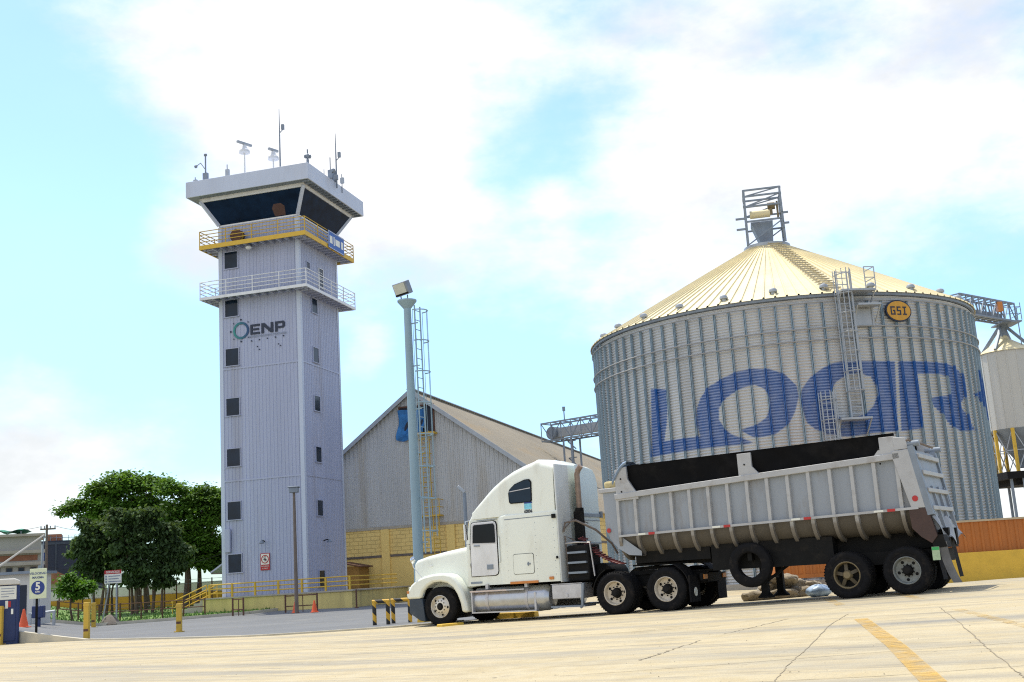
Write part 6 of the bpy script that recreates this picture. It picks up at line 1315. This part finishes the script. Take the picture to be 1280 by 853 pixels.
# chassis, tank, box
mb = MB()
for y in (.82, 1.60): mb.bx(-.7, 7.55, y, y + .08, .80, 1.06)
for x in (.6, 2.4, 4.4, 6.1, 7.45): mb.bx(x, x + .1, .90, 1.60, .82, 1.02)
mb.bx(-.2, 1.9, .9, 1.6, .55, 1.2); mb.bx(1.0, 3.9, .6, 1.9, .96, 1.04); obj('chassis_frame', mb, M['chassis'], tr)
def ftank(side, Y):
    mb = MB(); yc = Y(.40); r_ = .315
    mb.lathe([(0, 1.07), (r_ - .03, 1.075), (r_, 1.10), (r_, 3.28), (r_ - .02, 3.34), (r_ - .08, 3.42), (0, 3.46)], (0, yc, .655), 'x', 36); o = obj('fuel_tank', mb, M['tank'], tr, smooth=40)
    for x in (1.48, 2.72): mb = MB(); mb.lathe([(r_ + .003, x), (r_ + .012, x), (r_ + .012, x + .09), (r_ + .003, x + .09)], (0, yc, .655), 'x', 36); mb.bx(x, x + .09, min(Y(.13), Y(.22)), max(Y(.13), Y(.22)), .93, 1.06); obj('tank_strap', mb, M['alu'], o)
    mb = MB(); a_, b_ = sorted((Y(.03), Y(.16))); mb.bx(1.02, 2.2, a_, b_, .87, .905); obj('step_plate', mb, M['pinkalu'], o); mb = MB(); mb.bx(2.201, 2.75, a_, b_, .872, .902); mb.bx(1.06, 3.1, a_, b_, .345, .375); mb.bx(3.02, 3.08, a_ + .05, b_ + .05, .376, .80); mb.bx(1.06, 1.10, a_, b_, .376, .869); obj('step_frame', mb, M['alu'], o)
    mb = MB(); a_, b_ = sorted((Y(.10), Y(.72))); mb.bx(3.56, 4.44, a_, b_, .60, .95); bo = obj('battery_box', mb, M['alu'], tr, bevel=.02); mb = MB(); mb.box((4.0, Y(.09), .68), (.06, .03, .08)); mb.bx(3.54, 4.46, a_ - .01, b_ + .01, .951, .965); obj('box_lid', mb, M['alu'], bo)
    mb = MB(); mb.bx(3.5, 4.5, a_, b_, .40, .44); mb.bar((4.48, Y(.12), .95), (4.42, Y(.12), .42), .06); mb.bar((4.42, Y(.12), .42), (4.36, Y(.12), .38), .05); obj('step_hanger', mb, M['galvd'], tr)
    mb = MB(); y0 = .03 if side == 0 else 1.85; mb.lathe([(.60, y0), (.62, y0), (.62, y0 + .6), (.60, y0 + .6)], (5.40, 0, gzt(5.4) + .52), 'y', 14, pi * .62, pi * 1.02); obj('quarter_fender', mb, M['chassis'], tr)
    mb = MB(); y0 = .03 if side == 0 else 1.85; mb.lathe([(.60, y0), (.62, y0), (.62, y0 + .6), (.60, y0 + .6)], (6.77, 0, gzt(6.77) + .52), 'y', 14, 0.25, pi * .38); mb.bx(7.36, 7.40, y0, y0 + .6, .40, 1.0); obj('mud_flap', mb, M['black'], tr)
mirror_side(ftank)
mb = MB(); mb.lathe([(.055, 0), (.10, 0), (.10, .01), (.055, .01)], (0, 0, 0), 'x', 20); mb.bar((.005, 0, .05), (.005, 0, -.06), .03, .012); mb.bar((.005, -.05, .02), (.005, 0, -.05), .02, .012); mb.v = [(x + 7.405, y + .33, z + .62) for x, y, z in mb.v]; obj('flap_emblem', mb, M['signw'], tr)
mb = MB(); mb.bx(5.55, 6.75, .75, 1.75, 1.07, 1.16); mb.lathe([(.50, 1.17), (.52, 1.24), (0, 1.26)], (6.05, 1.25, 0), 'z', 28); mb.bx(6.7, 7.5, .8, 1.7, 1.06, 1.10); obj('fifth_wheel', mb, M['chassis'], tr)
mb = MB(); mb.bx(7.50, 7.56, .45, 2.05, .86, 1.02); mb.bx(7.561, 7.58, .55, .70, .90, .98); obj('tail_bar', mb, M['chassis'], tr); mb = MB(); mb.bx(7.561, 7.59, .5, .72, .89, .99); mb.bx(7.561, 7.59, 1.78, 2.0, .89, .99); obj('tail_light', mb, M['amber'], tr)
mb = MB(); mb.bx(.95, 1.05, 1.9, 2.4, 2.80, 2.88); obj('roof_marker_lamp', mb, M['amber'], tr)
mb = MB(); mb.bx(.90, 1.0, 2.55, 2.75, 2.55, 2.68); obj('signal_lamp', mb, mat('lamp_red', (.5, .06, .02), .4, 0, .1), tr)

# ------------------------------------------------------------------ dump trailer
M['greyrub'] = mat('grey_rubber', (.13, .13, .13), .8, 0, .3, 4)
dt = thing('dump_trailer', 'long light grey steel dump trailer with black side boards coupled behind the white tractor', 'trailer', (TA.x, TA.y, 0), TRZ)
WARP[0] = False; axle(dt, 11.0, 'spoke'); axle(dt, 12.31, 'grey'); WARP[0] = True
zr = lambda x: 2.835 + .034 * (x - 5.65); zl = lambda x: 1.975 + .011 * (x - 5.67); zbm = lambda x: 1.50 + .014 * (x - 6)
YB = .08
def sec(x, off=0.0):
    """half section from rail down the flat side and round the belly, y measured from the near side"""
    P = [(YB - off, zr(x)), (YB - off, zl(x) + .02)]; rz_ = zl(x) - zbm(x); ry = .62
    for k in range(1, 9): a = k / 8 * pi / 2; P.append((YB + ry - (ry + off) * cos(a), zl(x) - (rz_ + off) * sin(a)))
    return P
def tubshell(x0, x1, n, off=0.0):
    mb = MB(); 
    def full(x): h = sec(x, off); return [(x, y, z) for y, z in h] + [(x, 2.5 - y, z) for y, z in h[::-1]]
    R0 = [full(x0 + (x1 - x0) * i / n) for i in range(n + 1)]; m_ = len(R0[0])
    for r_ in R0: mb.v += r_
    mi = []
    for j in range(n):
        for i in range(m_ - 1):
            mb.f.append((j * m_ + i, j * m_ + i + 1, (j + 1) * m_ + i + 1, (j + 1) * m_ + i)); mi.append(0 if i in (0, m_ - 2) else 1)
    mb.m = mi; return mb
tub = tubshell(5.62, 12.62, 14); obj('tub', tub, [M['trailer'], M['belly']], dt, smooth=40)
# front wall with rounded lower corner
mb = MB(); fr = [(5.26, 3.02), (5.28, 2.13), (5.40, 1.90), (5.58, 1.70), (5.86, 1.53), (6.2, 1.5)]
for i in range(len(fr) - 1):
    (xa, za), (xb_, zb2) = fr[i], fr[i + 1]; mb.add([(xa, .06, za), (xa, 2.44, za), (xb_, 2.44, zb2), (xb_, .06, zb2)], [(0, 1, 2, 3)])
for y in (.06, 2.44): mb.add([(a, y, b_) for a, b_ in fr] + [(6.2, y, 1.6), (5.66, y, 1.98), (5.66, y, 2.95), (5.66, y, 3.02)], [tuple(range(10))])
obj('front_wall', mb, [M['trailer']], dt, smooth=0)
mb = MB(); mb.bx(5.16, 5.72, .0, 2.5, 3.02, 3.12); obj('front_cap_rail', mb, M['tribs'], dt, bevel=.015)
for y in (.045, 2.455): mb = MB(); mb.lathe([(0, 0), (.055, 0), (.05, .02)], (5.36, y - .01, 2.13), 'y', 14); obj('round_reflector', mb, M['red'], dt)
def rib(x, far):
    mb = MB(); w = .10; h = sec(x, .0); o2 = sec(x, .085); Y = (lambda y: 2.5 - y) if far else (lambda y: y); V = []
    for (y0, z0_), (y1, z1_) in zip(h, o2):
        V += [(x - w / 2, Y(y0), z0_), (x - w / 2 + .012, Y(y1), z1_), (x + w / 2 - .012, Y(y1), z1_), (x + w / 2, Y(y0), z0_)]
    n = len(h)
    for i in range(n - 1):
        for q in range(3): mb.f.append((i * 4 + q, i * 4 + q + 1, (i + 1) * 4 + q + 1, (i + 1) * 4 + q))
    mb.f += [(0, 1, 2, 3), ((n - 1) * 4, (n - 1) * 4 + 1, (n - 1) * 4 + 2, (n - 1) * 4 + 3)]; mb.v = V; mb.m = [0] * len(mb.f)
    obj('rib', mb, ribm, dt, smooth=30)
ribm = mat('rib_paint', (.41, .415, .42), .5, .1, .08, 3, (.20, .165, .13), .65, 2.2); t = ribm.node_tree; b = t.nodes['Principled BSDF']; old = b.inputs['Base Color'].links[0].from_socket
sp = t.nodes.new('ShaderNodeSeparateXYZ'); t.links.new(t.nodes['Texture Coordinate'].outputs['Object'], sp.inputs[0])
ad = t.nodes.new('ShaderNodeMath'); ad.operation = 'ADD'; t.links.new(sp.outputs[2], ad.inputs[0]); nm = noisemask(t, t.nodes['Texture Coordinate'].outputs['Object'], 4, .3, .7); n4 = t.nodes.new('ShaderNodeMath'); n4.operation = 'MULTIPLY'; n4.inputs[1].default_value = .18; t.links.new(nm, n4.inputs[0]); t.links.new(n4.outputs[0], ad.inputs[1])
r_ = t.nodes.new('ShaderNodeMapRange'); r_.inputs['From Min'].default_value = 2.2; r_.inputs['From Max'].default_value = 2.0; t.links.new(ad.outputs[0], r_.inputs['Value']); m5 = t.nodes.new('ShaderNodeMath'); m5.operation = 'MULTIPLY'; m5.inputs[1].default_value = .85; t.links.new(r_.outputs[0], m5.inputs[0])
t.links.new(mixn(t, m5.outputs[0], old, (.15, .13, .105)), b.inputs['Base Color'])  # rib colour darkened low down, following the belly's painted shade
for far in (False, True):
    for k in range(15): rib(5.67 + .478 * k, far)
for far in (0, 1):
    Y = (lambda y: y) if not far else (lambda y: 2.5 - y)
    mb = MB(); mb.bar((5.62, Y(.02), zr(5.62) + .06), (12.45, Y(.02), zr(12.45) + .06), .12, .13); obj('top_rail', mb, M['tribs'], dt, bevel=.012)
    mb = MB(); mb.bar((5.66, Y(-.02), zl(5.66) + .0), (12.70, Y(-.02), zl(12.7) + .0), .05, .05); lr = obj('lower_rail', mb, M['tribs'], dt)
    for x in (6.55, 8.47, 10.35, 12.15):
        mb = MB(); mb.box((x, Y(-.05), zl(x) + .0), (.16, .012, .055)); obj('red_reflector', mb, M['red'], lr); mb = MB(); mb.box((x - .26, Y(-.05), zl(x) + .0), (.20, .012, .04)); obj('white_reflector', mb, M['signw'], lr)
    mb = MB(); f_ = lambda a, b_, h: (a, Y(h), b_)
    # black side board with a slightly sagging skin
    ys = Y(.08)
    def bd(u, v):
        x = 5.98 + u * 6.38; z0_ = zr(x) + .11; z1_ = 3.60; s_ = 1 if not far else -1
        return (x, ys + s_ * (.03 * sin(u * 23) * sin(v * 3) * .6 + .02 * sin(u * 51 + v * 4)), z0_ + (z1_ - z0_) * v)
    mb.grid(bd, 70, 6); n0 = len(mb.v); s_ = 1 if not far else -1
    mb.grid(lambda u, v: (bd(u, v)[0], bd(u, v)[1] + s_ * .09, bd(u, v)[2]), 70, 6)
    mb.add([bd(0, 1), bd(1, 1), (bd(1, 1)[0], bd(1, 1)[1] + s_ * .09, bd(1, 1)[2]), (bd(0, 1)[0], bd(0, 1)[1] + s_ * .09, bd(0, 1)[2])], [(0, 1, 2, 3)])
    obj('side_board', mb, M['tarp'], dt, smooth=60)
    G1 = [(5.66, 2.80), (5.66, 3.52), (5.98, 3.58), (6.0, 3.28), (6.10, 3.12), (6.26, 2.90), (6.26, 2.80)]
    G2 = [(8.86, zr(8.9) + .02), (8.86, 3.55), (9.19, 3.55), (9.19, 3.25), (9.36, 3.06), (9.36, zr(9.36) + .02)]
    G3 = [(11.88, zr(11.9) + .0), (11.88, 3.12), (12.06, 3.32), (12.06, 3.53), (12.42, 3.53), (12.44, zr(12.4) + .0)]
    for G in (G1, G2, G3):
        mb = MB(); mb.prism(G, f_, -.015, .06); g_ = obj('board_bracket', mb, M['tribs'], dt, bevel=.006); mb = MB(); xm = G[0][0] + .16
        for z in (3.0, 3.3): mb.cyl((xm, Y(-.03), z), (xm, Y(-.014), z), .02, n=8)
        obj('bolt', mb, M['chassis'], g_)
    mb = MB(); mb.prism([(12.30, zl(12.3) + 3.0 - 1.95 + .0), (12.30, 3.22), (12.64, 3.24), (12.84, 2.05), (12.56, 2.05)], f_, -.04, .10); obj('rear_corner_panel', mb, M['tribs'], dt, bevel=.01)
    mb = MB(); mb.prism([(12.36, 3.24), (12.36, 3.50), (12.62, 3.48), (12.64, 3.245)], f_, -.03, .08); obj('corner_box', mb, M['tribs'], dt, bevel=.01)
    mb = MB(); mb.lathe([(0, 0), (.06, 0), (.055, .02)], (12.66, Y(-.05), 2.24), 'y', 14); obj('round_reflector', mb, M['red'], dt)
    mb = MB(); mb.prism([(12.50, 2.04), (12.87, 2.04), (12.94, 1.75), (13.0, 1.48), (12.88, 1.34), (12.68, 1.48), (12.52, 1.66)], f_, -.03, .12); obj('hinge_plate', mb, M['rustbrown'], dt, bevel=.01)
mb = MB(); mb.box((10.75, 2.36, 3.66), (.95, .05, .07)); obj('yellow_batten', mb, M['yellow'], dt)
# blue cover roll at the front
mb = MB(); mb.grid(lambda u, v: (5.60 + .42 * u - .02 * sin(v * 30), -.03 + 2.56 * v, 3.30 + .40 * sin(u * pi * .5) + .03 * sin(u * 12) + .02 * sin(v * 17)), 10, 30); mb.grid(lambda u, v: (5.60 + .42 * u, -.035 - .05 * sin(v * pi), 3.30 + .40 * sin(u * pi * .5) - .12 * v * (1 - .4 * u)), 10, 5); obj('rolled_tarpaulin', mb, mat('blue_tarp', (.22, .30, .42), .6, 0, .5, 4), dt, smooth=180)
mb = MB(); mb.bx(5.22, 5.60, .2, 2.3, 3.125, 3.30); obj('sand_spill', mb, mat('spilled_grain', (.50, .42, .22), .9, 0, .2, 8), dt, bevel=.06)
# tailgate, inclined, with cross ribs
tx = lambda z: 12.66 + (3.22 - z) * .155
mb = MB(); mb.add([(tx(z) + dx, y, z) for z in (3.22, 1.55) for y in (.14, 2.36) for dx in (0, .06)], [(1, 3, 7, 5), (0, 4, 6, 2), (0, 1, 5, 4), (2, 6, 7, 3), (0, 2, 3, 1), (4, 5, 7, 6)]); tg_ = obj('tailgate', mb, M['trailer'], dt)
for z in (3.10, 2.76, 2.40, 2.04): mb = MB(); mb.bar((tx(z) + .09, .12, z), (tx(z) + .09, 2.38, z), .10, .085); obj('cross_rib', mb, M['tribs'], tg_, bevel=.01)
for y in (.2, .9, 1.6, 2.3): mb = MB(); mb.bar((tx(2.7) + .09, y, 2.5), (tx(1.6) + .09, y, 1.6), .08, .06); obj('upright', mb, M['trailer'], tg_)
for y in (.04, 2.46): mb = MB(); mb.bar((tx(3.25) + .03, y, 3.30), (tx(1.9) + .06, y, 1.9), .12, .16); mb.cyl((tx(3.3) - .12, y, 3.34), (tx(3.3) + .22, y, 3.34), .06, n=10); obj('tailgate_post', mb, M['galvd'], dt)
mb = MB(); mb.tube([(12.50, .02, 3.38), (12.66, -.02, 3.42), (12.78, .1, 3.36), (12.85, .5, 3.34), (12.84, 1.6, 3.33)], .025, 6); obj('chain', mb, M['wood'], dt)
mb = MB(); rr_ = random.Random(3); G = {}
def crumple(u, v): return (tx(1.75) + .05 + .17 * v + .05 * sin(u * 11 + v * 3), .05 + 2.4 * u, 1.86 - .44 * v + .07 * sin(u * 9) * v + .04 * sin(u * 23))
mb.grid(crumple, 24, 5); mb.grid(lambda u, v: (crumple(u, v)[0], crumple(u, v)[1], crumple(u, v)[2] - .02), 24, 5); obj('spill_apron', mb, M['ringst'], dt, smooth=0)
mb = MB(); mb.prism([(12.84, 1.50), (13.10, 1.50), (13.16, 1.26), (12.90, 1.24)], lambda a, b_, h: (a, h, b_), .0, .5); mb.bx(12.8, 13.05, .5, 2.0, 1.25, 1.45); obj('underrun_beam', mb, M['chassis'], dt)
mb = MB(); mb.grid(lambda u, v: (12.99 + .17 * u + .20 * v * v, .0 + .02 * sin(v * 5), 1.36 - .80 * v), 3, 12); mb.grid(lambda u, v: (12.99 + .17 * u + .20 * v * v, .015 + .02 * sin(v * 5), 1.36 - .80 * v), 3, 12); obj('rubber_strip', mb, M['greyrub'], dt, smooth=180)
mb = MB(); mb.box((12.93, -.03, 1.14), (.15, .012, .26)); lp_ = obj('number_plate', mb, mat('plate_pale', (.36, .46, .30), .5, 0, .15, 20), dt); mb = MB(); mb.box((12.93, -.038, 1.235), (.14, .004, .06)); obj('plate_green', mb, mat('plate_green', (.04, .36, .10), .5, 0, .1), lp_)
for y0 in (.05, 1.95): mb = MB(); mb.grid(lambda u, v: (12.92 + .08 * v, y0 + .5 * u, 1.25 - .62 * v), 2, 6); obj('mud_flap', mb, M['black'], dt, smooth=180)
# chassis, legs, spare
mb = MB()
for y in (.70, 1.62): mb.prism([(5.75, 1.30), (5.75, 1.56), (13.1, 1.64), (13.1, 1.30), (11.0, 1.12), (8.2, 1.10), (7.7, 1.24)], lambda a, b_, h: (a, h, b_), y, y + .18)
for x in (5.9, 7.4, 9.0, 10.4, 11.7, 12.9): mb.bx(x, x + .14, .89, 1.61, 1.28, 1.5)
mb.bx(5.7, 7.2, .55, 1.95, 1.26, 1.30); mb.bx(10.5, 12.95, .55, 1.95, .98, 1.24); obj('chassis_frame', mb, M['chassis'], dt)
mb = MB(); mb.bx(7.9, 10.75, .30, .69, 1.06, 1.62); mb.bx(7.9, 10.75, 1.81, 2.2, 1.06, 1.62); mb.bx(5.9, 7.85, .35, .69, 1.33, 1.6); obj('side_skirt', mb, M['chassis'], dt)
for y in (.62, 1.78):
    mb = MB(); xg = 9.02; mb.bx(xg - .08, xg + .08, y - .07, y + .07, .52, 1.4); mb.lathe([(.09, .55), (.12, .50), (.19, .44), (.19, .41), (0, .41)], (xg, y, 0), 'z', 16); obj('landing_leg', mb, M['chassis'], dt)
mb = MB(); mb.bar((9.1, .62, .78), (9.75, .66, 1.18), .06); mb.bar((9.02, .62, .85), (9.02, 1.78, .85), .06); obj('leg_brace', mb, M['chassis'], dt)
WARP[0] = False; sp_ = MB(); sp_.lathe([(.29, .03), (.32, .004), (.40, -.004), (.46, .004), (.50, .03), (.515, .07), (.515, .2), (.46, .265), (.32, .27), (.29, .24), (.29, .03)], (0, 0, 0), 'y', 44); o = obj('spare_tyre', sp_, M['black'], dt, loc=(8.76, .0, 1.13)); mb = MB(); mb.bx(-.05, .05, .1, .4, .1, .5); obj('tyre_bracket', mb, M['chassis'], o)
